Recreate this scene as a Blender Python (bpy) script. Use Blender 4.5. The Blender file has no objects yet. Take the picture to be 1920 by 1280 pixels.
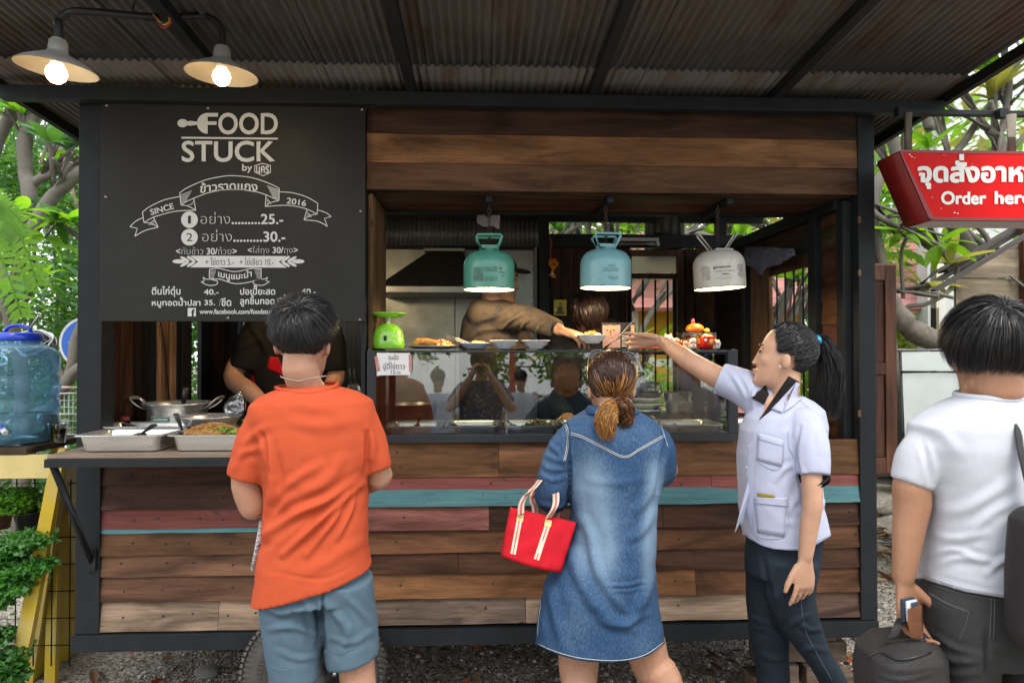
import bpy,bmesh,math,random
import numpy as np
from mathutils import Vector,Matrix,Euler,noise,geometry
from mathutils.bvhtree import BVHTree
R=math.radians
sc=bpy.context.scene
col=sc.collection
random.seed(7)
EYE=1.62
PITCH,YAW,ROLL,FPX=R(0.8),R(2.6),R(0.0),1280.0
cam_d=bpy.data.cameras.new('camera')
cam=bpy.data.objects.new('camera',cam_d)
col.objects.link(cam)
cam.location=(0,0,EYE)
CM=Euler((R(90)+PITCH,0,-YAW),'XYZ').to_matrix()@Matrix.Rotation(ROLL,3,'Z')
cam.rotation_euler=CM.to_euler()
cam_d.sensor_width=36.0
cam_d.lens=36.0*FPX/1920.0
cam_d.clip_start=0.02
cam_d.clip_end=400
cam_d.dof.use_dof=True
cam_d.dof.focus_distance=2.7
cam_d.dof.aperture_fstop=4.5
sc.camera=cam
world=bpy.data.worlds.new('World')
sc.world=world
world.use_nodes=True
nt=world.node_tree
bg=nt.nodes['Background']
sky=nt.nodes.new('ShaderNodeTexSky')
sky.sky_type='NISHITA'
sky.sun_disc=False
SUN_EL,SUN_AZ=R(58),R(168)
sky.sun_elevation=SUN_EL
sky.sun_rotation=SUN_AZ
sky.dust_density=4.0
sky.ozone_density=0.6
mixw=nt.nodes.new('ShaderNodeMix');mixw.data_type='RGBA'
mixw.inputs[0].default_value=0.62
mixw.inputs[7].default_value=(13.0,13.3,13.8,1)
nt.links.new(sky.outputs[0],mixw.inputs[6])
nt.links.new(mixw.outputs[2],bg.inputs[0])
bg.inputs[1].default_value=0.13
sun_d=bpy.data.lights.new('sun','SUN')
sun_d.energy=1.5
sun_d.angle=R(25)
sun_d.color=(1.0,0.95,0.88)
sun=bpy.data.objects.new('sun',sun_d)
col.objects.link(sun)
sd=Vector((math.sin(SUN_AZ)*math.cos(SUN_EL),math.cos(SUN_AZ)*math.cos(SUN_EL),math.sin(SUN_EL)))
sun.rotation_euler=(-sd).to_track_quat('-Z','Y').to_euler()
sun.location=sd*30
sc.view_settings.view_transform='Standard'
sc.view_settings.look='None'
sc.view_settings.exposure=0.78
sc.view_settings.gamma=1.0
sc.render.engine='CYCLES'
sc.cycles.use_denoising=True
sc.cycles.max_bounces=8
sc.cycles.transparent_max_bounces=12
sc.cycles.sample_clamp_indirect=6.0
sc.cycles.caustics_reflective=False
sc.cycles.caustics_refractive=False
def P(px,py,Y):
 d=CM@Vector(((px-960)/FPX,(640-py)/FPX,-1.0))
 return Vector((0,0,EYE))+d*(Y/d.y)
def PX(px,py,X):
 d=CM@Vector(((px-960)/FPX,(640-py)/FPX,-1.0))
 return Vector((0,0,EYE))+d*(X/d.x)
def PZ(px,py,Z):
 d=CM@Vector(((px-960)/FPX,(640-py)/FPX,-1.0))
 return Vector((0,0,EYE))+d*((Z-EYE)/d.z)
def uvpix(v):
 q=CM.transposed()@(Vector(v)-Vector((0,0,EYE)))
 return 960+FPX*q.x/-q.z,640-FPX*q.y/-q.z
def link(o,parent=None):
 col.objects.link(o)
 if parent is not None:
  o.parent=parent
  o.matrix_parent_inverse=parent.matrix_world.inverted()if False else Matrix.Translation(-parent.location)if parent.get('_e')else Matrix()
 return o
def tag(o,label=None,cat=None,group=None,kind=None):
 if label:o['label']=label
 if cat:o['category']=cat
 if group:o['group']=group
 if kind:o['kind']=kind
 return o
def thing(name,label,cat,loc=(0,0,0),group=None):
 o=bpy.data.objects.new(name,None)
 o.empty_display_size=0.05
 o.location=loc
 col.objects.link(o)
 return tag(o,label,cat,group)
def put(name,me,m=None,parent=None,smooth=False,color=None,auto=None):
 if isinstance(me,bmesh.types.BMesh):
  d=bpy.data.meshes.new(name)
  me.normal_update();me.to_mesh(d);me.free()
  me=d
 me.name=name
 if m is not None:
  ms=m if isinstance(m,(list,tuple))else[m]
  if not me.materials:
   for q in ms:me.materials.append(q)
 if smooth:
  me.polygons.foreach_set('use_smooth',[True]*len(me.polygons))
 if auto is not None:
  me.polygons.foreach_set('use_smooth',[True]*len(me.polygons))
  me.set_sharp_from_angle(angle=R(auto))
 o=bpy.data.objects.new(name,me)
 if color:o.color=tuple(color)+(1,)if len(color)==3 else color
 if parent is None:
  n=len(me.vertices)
  co=np.empty(n*3,np.float32);me.vertices.foreach_get('co',co);co=co.reshape(-1,3)
  c=Vector(((co[:,0].min()+co[:,0].max())/2,(co[:,1].min()+co[:,1].max())/2,co[:,2].min()))
  me.transform(Matrix.Translation(-c));o.location=c
  col.objects.link(o)
  return o
 wl=Vector((0,0,0));q=parent
 while q is not None:
  wl+=q.location;q=q.parent
 n=len(me.vertices)
 if n:
  co=np.empty(n*3,np.float32);me.vertices.foreach_get('co',co);co=co.reshape(-1,3)
  c=Vector([float(v)for v in(co.min(0)+co.max(0))/2])
  me.transform(Matrix.Translation(-c));o.location=c-wl
 o.parent=parent
 col.objects.link(o)
 return o
def copy_tree(o,loc=None,parent=None,rz=None):
 c=o.copy();col.objects.link(c)
 if parent is not None:c.parent=parent
 if loc is not None:c.location=loc
 if rz is not None:c.rotation_euler=(0,0,rz)
 for ch in o.children:copy_tree(ch,None,c)
 return c
MATS={}
def N(nt,typ,**kw):
 n=nt.nodes.new(typ)
 for k,v in kw.items():
  if k in n.inputs:n.inputs[k].default_value=v
  else:setattr(n,k,v)
 return n
def mat(name,color=(0.5,0.5,0.5),rough=0.6,metal=0.0,bump=0.0,bscale=40.0,var=0.0,vscale=6.0,spec=0.5,emit=0.0,ecolor=None,sss=0.0,coat=0.0,stretch=(1,1,1),objcol=False,trans=0.0,rvar=0.0,alpha=1.0,var2=None,sheen=0.0,detail=5.0):
 if name in MATS:return MATS[name]
 m=bpy.data.materials.new(name);m.use_nodes=True
 t=m.node_tree;b=t.nodes['Principled BSDF']
 b.inputs['Roughness'].default_value=rough
 b.inputs['Metallic'].default_value=metal
 b.inputs['Specular IOR Level'].default_value=spec
 b.inputs['Coat Weight'].default_value=coat
 b.inputs['Coat Roughness'].default_value=0.15
 b.inputs['Transmission Weight'].default_value=trans
 b.inputs['Alpha'].default_value=alpha
 b.inputs['Sheen Weight'].default_value=sheen
 c4=(*color,1)
 b.inputs['Base Color'].default_value=c4
 tc=N(t,'ShaderNodeTexCoord');mp=N(t,'ShaderNodeMapping',Scale=stretch)
 oi=N(t,'ShaderNodeObjectInfo')
 ad=N(t,'ShaderNodeVectorMath',operation='ADD')
 mu=N(t,'ShaderNodeMath',operation='MULTIPLY');mu.inputs[1].default_value=17.3
 t.links.new(oi.outputs['Random'],mu.inputs[0])
 t.links.new(tc.outputs['Object'],ad.inputs[0]);t.links.new(mu.outputs[0],ad.inputs[1])
 t.links.new(ad.outputs[0],mp.inputs['Vector'])
 src=None
 if objcol:src=oi.outputs['Color']
 if var>0 or var2:
  nz=N(t,'ShaderNodeTexNoise',Scale=vscale,Detail=detail,Roughness=0.6)
  t.links.new(mp.outputs[0],nz.inputs['Vector'])
  if var2:
   rp=N(t,'ShaderNodeValToRGB')
   rp.color_ramp.elements[0].position=0.42;rp.color_ramp.elements[1].position=0.62
   t.links.new(nz.outputs[0],rp.inputs[0])
   mx=N(t,'ShaderNodeMix',data_type='RGBA')
   mx.inputs[6].default_value=c4;mx.inputs[7].default_value=(*var2,1)
   t.links.new(rp.outputs[0],mx.inputs[0])
   if src:t.links.new(src,mx.inputs[6])
   src=mx.outputs[2]
  if var>0:
   mr=N(t,'ShaderNodeMapRange');mr.inputs[1].default_value=0.3;mr.inputs[2].default_value=0.7
   mr.inputs[3].default_value=1-var;mr.inputs[4].default_value=1+var
   t.links.new(nz.outputs[0],mr.inputs[0])
   hs=N(t,'ShaderNodeHueSaturation',Color=c4)
   if src:t.links.new(src,hs.inputs['Color'])
   t.links.new(mr.outputs[0],hs.inputs['Value']);src=hs.outputs[0]
 if src:t.links.new(src,b.inputs['Base Color'])
 if rvar>0:
  n3=N(t,'ShaderNodeTexNoise',Scale=vscale*1.7,Detail=4.0)
  t.links.new(mp.outputs[0],n3.inputs['Vector'])
  m3=N(t,'ShaderNodeMapRange');m3.inputs[3].default_value=rough-rvar;m3.inputs[4].default_value=rough+rvar
  t.links.new(n3.outputs[0],m3.inputs[0]);t.links.new(m3.outputs[0],b.inputs['Roughness'])
 if bump>0:
  n2=N(t,'ShaderNodeTexNoise',Scale=bscale,Detail=4.0)
  t.links.new(mp.outputs[0],n2.inputs['Vector'])
  bp=N(t,'ShaderNodeBump',Strength=bump,Distance=0.004)
  t.links.new(n2.outputs[0],bp.inputs['Height']);t.links.new(bp.outputs[0],b.inputs['Normal'])
 if sss>0:
  b.inputs['Subsurface Weight'].default_value=sss
  b.inputs['Subsurface Radius'].default_value=(0.012,0.005,0.003)
  b.inputs['Subsurface Scale'].default_value=1.0
 if emit>0:
  b.inputs['Emission Color'].default_value=(*(ecolor or color),1)
  b.inputs['Emission Strength'].default_value=emit
 MATS[name]=m
 return m
def wood_mat(name,grain_axis=0,gloss=0.5,paint=False,dark=(0.012,0.007,0.005),con=0.62,sc_=1.0):
 if name in MATS:return MATS[name]
 m=bpy.data.materials.new(name);m.use_nodes=True
 t=m.node_tree;b=t.nodes['Principled BSDF'];L=t.links.new
 tc=N(t,'ShaderNodeTexCoord');oi=N(t,'ShaderNodeObjectInfo')
 mu=N(t,'ShaderNodeMath',operation='MULTIPLY');mu.inputs[1].default_value=31.7
 L(oi.outputs['Random'],mu.inputs[0])
 ad=N(t,'ShaderNodeVectorMath',operation='ADD');L(tc.outputs['Object'],ad.inputs[0]);L(mu.outputs[0],ad.inputs[1])
 s=[7*sc_]*3;s[grain_axis]=1.3*sc_
 mp=N(t,'ShaderNodeMapping',Scale=s);L(ad.outputs[0],mp.inputs[0])
 n1=N(t,'ShaderNodeTexNoise',Scale=1.6,Detail=6.0,Roughness=0.62,Distortion=0.6);L(mp.outputs[0],n1.inputs['Vector'])
 s2=[110*sc_]*3;s2[grain_axis]=5*sc_
 mp2=N(t,'ShaderNodeMapping',Scale=s2);L(ad.outputs[0],mp2.inputs[0])
 n2=N(t,'ShaderNodeTexNoise',Scale=1.0,Detail=4.0,Roughness=0.7);L(mp2.outputs[0],n2.inputs['Vector'])
 r1=N(t,'ShaderNodeMapRange');r1.inputs[1].default_value=0.36;r1.inputs[2].default_value=0.66
 r1.inputs[3].default_value=1-con;r1.inputs[4].default_value=1.3;L(n1.outputs[0],r1.inputs[0])
 r2=N(t,'ShaderNodeMapRange');r2.inputs[1].default_value=0.3;r2.inputs[2].default_value=0.7
 r2.inputs[3].default_value=0.72;r2.inputs[4].default_value=1.2;L(n2.outputs[0],r2.inputs[0])
 mm=N(t,'ShaderNodeMath',operation='MULTIPLY');L(r1.outputs[0],mm.inputs[0]);L(r2.outputs[0],mm.inputs[1])
 hs=N(t,'ShaderNodeHueSaturation');L(oi.outputs['Color'],hs.inputs['Color'])
 out=hs.outputs[0]
 if paint:
  r1.inputs[3].default_value=0.85;r1.inputs[4].default_value=1.1
  n3=N(t,'ShaderNodeTexNoise',Scale=9.0,Detail=8.0,Roughness=0.78);m4=N(t,'ShaderNodeMapping',Scale=(.6,1.5,1.7));L(ad.outputs[0],m4.inputs[0]);L(m4.outputs[0],n3.inputs['Vector'])
  rp=N(t,'ShaderNodeValToRGB');rp.color_ramp.elements[0].position=0.6;rp.color_ramp.elements[1].position=0.62
  L(n3.outputs[0],rp.inputs[0])
  L(mm.outputs[0],hs.inputs['Value'])
  mx=N(t,'ShaderNodeMix',data_type='RGBA');mx.inputs[7].default_value=(0.09,0.055,0.04,1)
  L(rp.outputs[0],mx.inputs[0]);L(hs.outputs[0],mx.inputs[6]);out=mx.outputs[2]
 else:
  L(mm.outputs[0],hs.inputs['Value'])
 v=N(t,'ShaderNodeTexVoronoi',Scale=2.3);mp3=N(t,'ShaderNodeMapping',Scale=[1 if i==grain_axis else 1.9 for i in range(3)])
 L(ad.outputs[0],mp3.inputs[0]);L(mp3.outputs[0],v.inputs['Vector'])
 rk=N(t,'ShaderNodeValToRGB');rk.color_ramp.elements[0].position=0.02;rk.color_ramp.elements[1].position=0.05
 L(v.outputs['Distance'],rk.inputs[0])
 mk=N(t,'ShaderNodeMix',data_type='RGBA');mk.inputs[6].default_value=(*dark,1);L(rk.outputs[0],mk.inputs[0]);L(out,mk.inputs[7])
 L(mk.outputs[2],b.inputs['Base Color'])
 b.inputs['Roughness'].default_value=gloss
 b.inputs['Specular IOR Level'].default_value=0.14
 bp=N(t,'ShaderNodeBump',Strength=0.45,Distance=0.003);L(mm.outputs[0],bp.inputs['Height']);L(bp.outputs[0],b.inputs['Normal'])
 MATS[name]=m
 return m
def glass_mat(name='glass',tint=(0.93,0.97,0.95),refl=1.0):
 if name in MATS:return MATS[name]
 m=bpy.data.materials.new(name);m.use_nodes=True
 t=m.node_tree;t.nodes.clear();L=t.links.new
 o=N(t,'ShaderNodeOutputMaterial');tr=N(t,'ShaderNodeBsdfTransparent',Color=(*tint,1))
 gl=N(t,'ShaderNodeBsdfGlossy',Roughness=0.0);fr=N(t,'ShaderNodeFresnel',IOR=1.52)
 mu=N(t,'ShaderNodeMath',operation='MULTIPLY',use_clamp=True);mu.inputs[1].default_value=refl
 L(fr.outputs[0],mu.inputs[0])
 mx=N(t,'ShaderNodeMixShader');L(mu.outputs[0],mx.inputs[0]);L(tr.outputs[0],mx.inputs[1]);L(gl.outputs[0],mx.inputs[2])
 L(mx.outputs[0],o.inputs[0])
 MATS[name]=m
 return m
def B():return bmesh.new()
def box(bm,c,s,rot=None,bev=0.0,mi=0):
 hx,hy,hz=s[0]/2,s[1]/2,s[2]/2
 M=rot if isinstance(rot,Matrix)else(Euler(rot).to_matrix()if rot else Matrix.Identity(3))
 c=Vector(c)
 vs=[bm.verts.new(c+M@Vector((x*hx,y*hy,z*hz)))for x in(-1,1)for y in(-1,1)for z in(-1,1)]
 fs=[]
 for idx in((0,1,3,2),(4,6,7,5),(0,4,5,1),(2,3,7,6),(0,2,6,4),(1,5,7,3)):
  f=bm.faces.new([vs[i]for i in idx]);f.material_index=mi;fs.append(f)
 if bev>0:
  es=list({e for f in fs for e in f.edges})
  bmesh.ops.bevel(bm,geom=es,offset=bev,segments=2,profile=0.6,affect='EDGES')
 return bm
def bx(x0,x1,y0,y1,z0,z1,bev=0.0):
 return box(B(),((x0+x1)/2,(y0+y1)/2,(z0+z1)/2),(abs(x1-x0),abs(y1-y0),abs(z1-z0)),None,bev)
def frame_for(d,up=Vector((0,0,1))):
 d=Vector(d).normalized()
 if abs(d.dot(up))>0.98:up=Vector((0,1,0))
 a=d.cross(up).normalized();b=a.cross(d).normalized()
 return a,b
def tube(bm,pts,r,n=10,cap=True,ry=None,mi=0,closed=False):
 pts=[Vector(p)for p in pts];k=len(pts)
 rs=r if isinstance(r,(list,tuple))else[r]*k
 rings=[];a=None
 for i,p in enumerate(pts):
  if closed:d=pts[(i+1)%k]-pts[i-1]
  else:d=(pts[min(i+1,k-1)]-pts[max(i-1,0)])
  if d.length<1e-9:d=Vector((0,0,1))
  d.normalize()
  if a is None:a,b=frame_for(d)
  else:
   a=(a-d*a.dot(d))
   if a.length<1e-6:a,b=frame_for(d)
   a.normalize();b=d.cross(a).normalized()
  rr=rs[i];rb=rr*(ry if ry else 1)
  rings.append([bm.verts.new(p+a*(rr*math.cos(2*math.pi*j/n))+b*(rb*math.sin(2*math.pi*j/n)))for j in range(n)])
 K=k if closed else k-1
 for i in range(K):
  A,C=rings[i],rings[(i+1)%k]
  for j in range(n):
   f=bm.faces.new((A[j],A[(j+1)%n],C[(j+1)%n],C[j]));f.material_index=mi;f.smooth=True
 if cap and not closed:
  bm.faces.new(rings[0][::-1]).material_index=mi;bm.faces.new(rings[-1]).material_index=mi
 return bm
def lathe(bm,prof,c=(0,0,0),n=32,axis=None,mi=0,sx=1.0,sy=1.0,closed=False):
 c=Vector(c)
 M=Matrix.Identity(3)
 if axis is not None:M=Vector((0,0,1)).rotation_difference(Vector(axis).normalized()).to_matrix()
 rings=[]
 for r,z in prof:
  if r<1e-6:rings.append([bm.verts.new(c+M@Vector((0,0,z)))])
  else:rings.append([bm.verts.new(c+M@Vector((sx*r*math.cos(2*math.pi*j/n),sy*r*math.sin(2*math.pi*j/n),z)))for j in range(n)])
 prs=list(zip(rings,rings[1:]))
 if closed:prs.append((rings[-1],rings[0]))
 for A,C in prs:
  for j in range(n):
   q=[A[j%len(A)],A[(j+1)%len(A)],C[(j+1)%len(C)],C[j%len(C)]]
   q=list(dict.fromkeys(q))
   if len(q)>=3:
    try:f=bm.faces.new(q);f.material_index=mi;f.smooth=True
    except ValueError:pass
 return bm
def loft(bm,rings,cap=True,mi=0):
 R_=[[bm.verts.new(p)for p in r]for r in rings];n=len(R_[0])
 for A,C in zip(R_,R_[1:]):
  for j in range(n):
   f=bm.faces.new((A[j],A[(j+1)%n],C[(j+1)%n],C[j]));f.material_index=mi;f.smooth=True
 if cap:
  bm.faces.new(R_[0][::-1]).material_index=mi;bm.faces.new(R_[-1]).material_index=mi
 return bm
def poly(bm,pts,th=0.0,d=(0,1,0),mi=0):
 vs=[bm.verts.new(p)for p in pts]
 f=bm.faces.new(vs);f.material_index=mi
 if th:
  dd=Vector(d)*th
  ws=[bm.verts.new(Vector(p)+dd)for p in pts]
  bm.faces.new(ws[::-1]).material_index=mi
  n=len(pts)
  for i in range(n):bm.faces.new((vs[i],ws[i],ws[(i+1)%n],vs[(i+1)%n])).material_index=mi
 return bm
def ball(bm,c,r,s=(1,1,1),seg=16,rng=10,rot=None,mi=0):
 M=Matrix.LocRotScale(Vector(c),Euler(rot).to_quaternion()if rot else None,Vector((r*s[0],r*s[1],r*s[2])))
 g=bmesh.ops.create_uvsphere(bm,u_segments=seg,v_segments=rng,radius=1.0,matrix=M)
 for v in g['verts']:
  for f in v.link_faces:f.smooth=True;f.material_index=mi
 return bm
def bez(p0,p1,p2,p3,n=12):
 p0,p1,p2,p3=map(Vector,(p0,p1,p2,p3));out=[]
 for i in range(n+1):
  t=i/n;u=1-t
  out.append(p0*u**3+p1*(3*u*u*t)+p2*(3*u*t*t)+p3*t**3)
 return out
def spline(pts,n=8):
 pts=[Vector(p)for p in pts];q=[pts[0]]+pts+[pts[-1]];out=[]
 for i in range(1,len(q)-2):
  for j in range(n):
   t=j/n;a,b,c,d=q[i-1],q[i],q[i+1],q[i+2]
   out.append(0.5*((2*b)+(c-a)*t+(2*a-5*b+4*c-d)*t*t+(3*b-a-3*c+d)*t**3))
 out.append(pts[-1]);return out
def lerp(a,b,t):return a+(b-a)*t
def remesh(bm,voxel,smooth=2,name='m'):
 d=bpy.data.meshes.new(name);bm.to_mesh(d);bm.free()
 o=bpy.data.objects.new('tmp',d);col.objects.link(o)
 md=o.modifiers.new('r','REMESH');md.mode='VOXEL';md.voxel_size=voxel;md.adaptivity=0
 if smooth:
  ms=o.modifiers.new('s','SMOOTH');ms.factor=0.5;ms.iterations=smooth
 dg=bpy.context.evaluated_depsgraph_get()
 ev=o.evaluated_get(dg)
 me=bpy.data.meshes.new_from_object(ev,depsgraph=dg)
 bpy.data.objects.remove(o);bpy.data.meshes.remove(d)
 me.name=name
 me.polygons.foreach_set('use_smooth',[True]*len(me.polygons))
 return me
def get_co(me):
 a=np.empty(len(me.vertices)*3,np.float64);me.vertices.foreach_get('co',a);return a.reshape(-1,3)
def set_co(me,a):
 me.vertices.foreach_set('co',a.astype(np.float32).ravel());me.update()
def get_no(me):
 a=np.empty(len(me.vertices)*3,np.float32);me.vertex_normals.foreach_get('vector',a);return a.reshape(-1,3).astype(np.float64)
def pixgrid(co):
 M=np.array(CM.transposed());q=(co-np.array([0,0,EYE]))@M.T
 return np.stack([960+FPX*q[:,0]/-q[:,2],640-FPX*q[:,1]/-q[:,2]],1)
M_steelframe=mat('painted_steel',(0.0125,0.015,0.0175),0.5,0.0,spec=.25,bump=0.15,bscale=90,var=0.22,vscale=9,rvar=0.12)
M_wood=wood_mat('plank_wood',0,0.5)
M_woodz=wood_mat('plank_wood_upright',2,0.5)
M_woody=wood_mat('plank_wood_deep',1,0.5)
M_paint=wood_mat('plank_paint',0,0.6,paint=True)
M_white=mat('white_print',(0.62,0.63,0.63),0.6,var=0.05,vscale=60)
M_screw=mat('screw',(0.35,0.34,0.32),0.35,1.0)
M_inox=mat('stainless',(0.66,0.66,0.64),0.3,0.8,bump=0.06,bscale=30,rvar=0.1,vscale=8,stretch=(1,8,8))
M_inox2=mat('worn_sheet_steel',(0.32,0.335,0.315),0.42,0.9,bump=0.5,bscale=7,var=0.3,vscale=5,rvar=0.14)
M_alu=mat('dull_aluminium',(0.5,0.5,0.49),0.38,0.45,bump=0.1,bscale=60,var=0.12,vscale=20)
M_blackp=mat('black_plastic',(0.015,0.015,0.016),0.35)
M_rust=mat('rusty_galvanised',(0.155,0.15,0.145),0.5,0.4,bump=0.3,bscale=50,var=0.45,vscale=9,stretch=(1,0.18,1),var2=(0.07,0.054,0.044),rvar=0.15)
M_tread=mat('tyre_rubber',(0.07,0.066,0.06),0.8,bump=0.3,bscale=80,var=0.25,vscale=20)
M_dirtyblack=mat('dusty_black',(0.03,0.03,0.03),0.7,var=0.3,vscale=12)
M_ply=wood_mat('shelf_ply',0,0.55,con=0.3)
M_hood=mat('extractor_black',(0.035,0.033,0.03),0.5,0.3,bump=0.1,bscale=20,var=0.2,vscale=4)
def planks(parent,x0,x1,ytop,ybot,color,m=None,joints=(),Y=3.0,tilt=8.5,th=0.018,pxr=1000,lab=None,name='plank',cols=None):
 zt,zb=P(pxr,ytop,Y).z+0.006,P(pxr,ybot,Y).z
 xs=[x0]+list(joints)+[x1]
 for k,(a,b)in enumerate(zip(xs,xs[1:])):
  h=(zt-zb)
  rr=random.Random(int(zt*1e4)+k)
  ta=R(-tilt+rr.uniform(-0.8,0.8));ns=max(3,int((b-a)/.07));rings=[]
  for q in range(ns+1):
   x=lerp(a+.001,b-.001,q/ns);w0,w1=(noise.noise(Vector((x*5,zt*9,s_)))*.0028+noise.noise(Vector((x*21,zt*9,s_)))*.0012 for s_ in(0,7));cs=[]
   for yy,zz in((-1,-1),(-1,-.96),(-1,.97),(-.8,1),(1,1),(1,-1),(-.8,-1.015)):
    yl,zl=yy*th/2,zz*h/2+(w0 if zz<0 else w1);cs.append(Vector((x,Y-.012+w0*.5+yl*math.cos(ta)-zl*math.sin(ta),(zt+zb)/2+yl*math.sin(ta)+zl*math.cos(ta))))
   rings.append(cs)
  bm=loft(B(),rings)
  for f_ in bm.faces:f_.smooth=False
  c=cols[k]if cols else color
  v=rr.uniform(0.85,1.15)
  o=put(name,bm,m or M_wood,parent,color=[q*v for q in c])
  if lab:o['label']=lab
stall=thing('food_stall','dark timber food stall on a black steel frame with lapped plank front and open hatch','food stall',(0,3.9,0))
def bar(x0,x1,y0,y1,z0,z1,name='beam',m=None,parent=None,bev=0.002):
 return put(name,bx(x0,x1,y0,y1,z0,z1,bev),m or M_steelframe,parent or stall)
XL,XR,YB=-1.70,1.757,4.80
bar(-1.705,-1.605,2.965,3.065,0.43,2.69,'post')
bar(1.682,1.757,2.965,3.04,0.43,2.69,'post')
bar(1.64,1.68,3.02,3.08,1.20,2.30,'post')
bar(XL-.015,XR,2.955,3.03,0.358,0.428,'beam')
bar(XL-.015,XR,YB,YB+0.07,0.358,0.428,'beam')
for x in(XL,XR-0.07):bar(x,x+0.07,3.035,YB-.005,0.36,0.426,'beam')
for x in(-0.9,0.0,0.9):bar(x-.03,x+.03,3.035,YB-.005,0.37,0.424,'beam')
for x in(XL,XR-0.07):bar(x,x+0.07,YB,YB+0.07,0.43,2.62,'post')
px_post=P(1018,500,4.74).x
bar(px_post-.03,px_post+.04,4.70,4.77,0.45,2.66,'post')
bar(XL,XR,2.97,3.03,2.692,2.722,'beam')
bar(XL,XR,YB,YB+0.05,2.60,2.64,'beam')
put('floor',bx(XL+.05,XR-.05,3.03,YB,0.43,0.46),wood_mat('floor_wood',0,0.6),stall,color=(0.08,0.05,0.035))
def X3(px,Y=3.0):return P(px,700,Y).x
jx=X3(560)
BR,DK,MD,RB=(0.15,0.075,0.037),(0.075,0.036,0.022),(0.13,0.06,0.03),(0.19,0.08,0.033)
PINK,TEAL,PALE=(0.23,0.075,0.065),(0.10,0.24,0.26),(0.26,0.185,0.13)
xr=X3(1606)
planks(stall,jx,xr,829,891,BR,joints=(X3(935),X3(1385)),cols=[(0.16,0.078,0.036),(0.17,0.082,0.04),(0.12,0.06,0.026)],tilt=4)
planks(stall,jx,xr,890,920,PINK,M_paint,joints=(X3(1330),),lab='faded pink board',tilt=5)
planks(stall,jx,xr+.003,917,945.5,TEAL,M_paint,lab='peeling teal board',tilt=9,Y=2.992)
planks(stall,jx,xr,944,989,PINK,None,joints=(X3(917),X3(1240)),cols=[(0.2,0.08,0.065),DK,DK],lab=None)
planks(stall,jx,xr,987,1031,MD,joints=(X3(1205),))
planks(stall,jx,xr+.002,1029,1069,DK,joints=(X3(860),))
planks(stall,jx,xr,1066,1115,RB,joints=(X3(1300),),cols=[(0.18,0.085,0.037),(0.12,0.055,0.027)])
planks(stall,jx,xr,1113,1163,PALE,joints=(X3(985),X3(1400)),cols=[(0.18,0.13,0.1),PALE,(0.1,0.06,0.045)])
xl=X3(178)
for(a,b,c,kw)in((874,908,DK,{}),(906,953,(0.085,0.04,0.028),{}),(951,988,PINK,dict(m=M_paint,lab='faded pink board')),(986,997,TEAL,dict(m=M_paint,lab='narrow teal strip',tilt=14)),(995,1037,BR,{}),(1035,1077,(0.15,0.077,0.045),{}),(1075,1123,(0.12,0.06,0.036),{}),(1121,1178,PALE,dict(joints=(X3(416),),cols=[PALE,(0.24,0.17,0.12)]))):
 planks(stall,xl,jx-0.003,a,b,c,pxr=330,**kw)
bm=B()
rr=random.Random(3)
for(xa,xb,ys)in((jx+.03,xr-.02,(845,875,905,932,965,1010,1050,1090,1135)),(xl+.02,jx-.02,(890,930,970,1015,1055,1100,1150))):
 for y in ys:
  z=P(1000 if xa>-1 else 330,y,3.0).z
  for x in np.linspace(xa,xb,7):
   xx=x+rr.uniform(-.03,.03)
   lathe(bm,[(0,0),(.0048,0),(.0048,.006),(0,.007)],(xx,2.982,z+rr.uniform(-.008,.008)),6,axis=(0,-1,0))
o=put('nail_heads',bm,M_dirtyblack,stall);o['kind']='stuff'
fx0,fx1=X3(688),X3(1604)
for a,b,c in((204,257,(0.05,0.027,0.018)),(255,311,(0.2,0.098,0.045)),(308,361,(0.14,0.07,0.038))):
 planks(stall,fx0,fx1,a,b,c,tilt=3.5,pxr=1000,Y=2.995)
bar(X3(160),1.76,2.972,2.99,P(1000,204,2.98).z+.002,2.692,'beam')
sz=2.315
for i in range(4):
 y0=3.02+i*0.092
 put('soffit_board',bx(-0.47,1.68,y0,y0+.089,sz,sz+.018,.002),M_wood,stall,color=(0.075*(0.8+.15*i),0.038,0.02))
bar(-0.50,1.66,3.39,3.43,2.303,2.345,'beam')
for px in(703,916,1132,1345):
 x=P(px,380,3.2).x
 bar(x-.014,x+.014,3.03,3.385,sz-.03,sz-.002,'beam')
bar(-0.515,-0.497,2.962,3.03,1.17,2.33,'post')
put('jamb_board',bx(-0.494,-0.474,3.012,3.43,1.22,2.31,.002),M_woodz,stall,color=(0.16,0.095,0.045))
put('jamb_board',bx(-0.513,-0.497,3.035,3.43,1.15,2.69,.002),M_woodz,stall,color=(0.1,0.055,0.03))
def sidew(y0,y1,z0,z1,c,name='plank',m=M_woody,x=1.66,th=.02):
 return put(name,bx(x,x+th,y0,y1,z0,z1,.002),m,stall,color=c)
for i in range(10):
 z0=1.16+i*.117
 rr=random.Random(i)
 o=put('plank',box(B(),(1.67,3.16,z0+.058),(.018,.19,.117),(0,R(4),0),.002),M_woody,stall,color=(0.10*rr.uniform(.6,1.2),0.048*rr.uniform(.6,1.1),0.024))
bar(1.63,1.70,3.255,3.335,0.43,2.30,'post')
bar(1.63,1.70,4.14,4.20,0.43,2.30,'post')
bar(1.62,1.70,3.06,YB,2.27,2.33,'beam')
sidew(3.337,3.38,1.17,2.12,(0.14,0.075,0.04),'window_stile',M_woodz)
sidew(3.86,4.135,1.17,2.12,(0.24,0.13,0.062),'window_stile',M_woodz)
sidew(3.337,4.135,2.19,2.268,(0.07,0.035,0.02),'window_head')
sidew(3.38,3.86,2.05,2.12,(0.11,0.055,0.03),'window_rail')
sidew(3.38,4.135,2.121,2.189,(0.03,0.03,0.03),'fanlight',M_hood)
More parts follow.
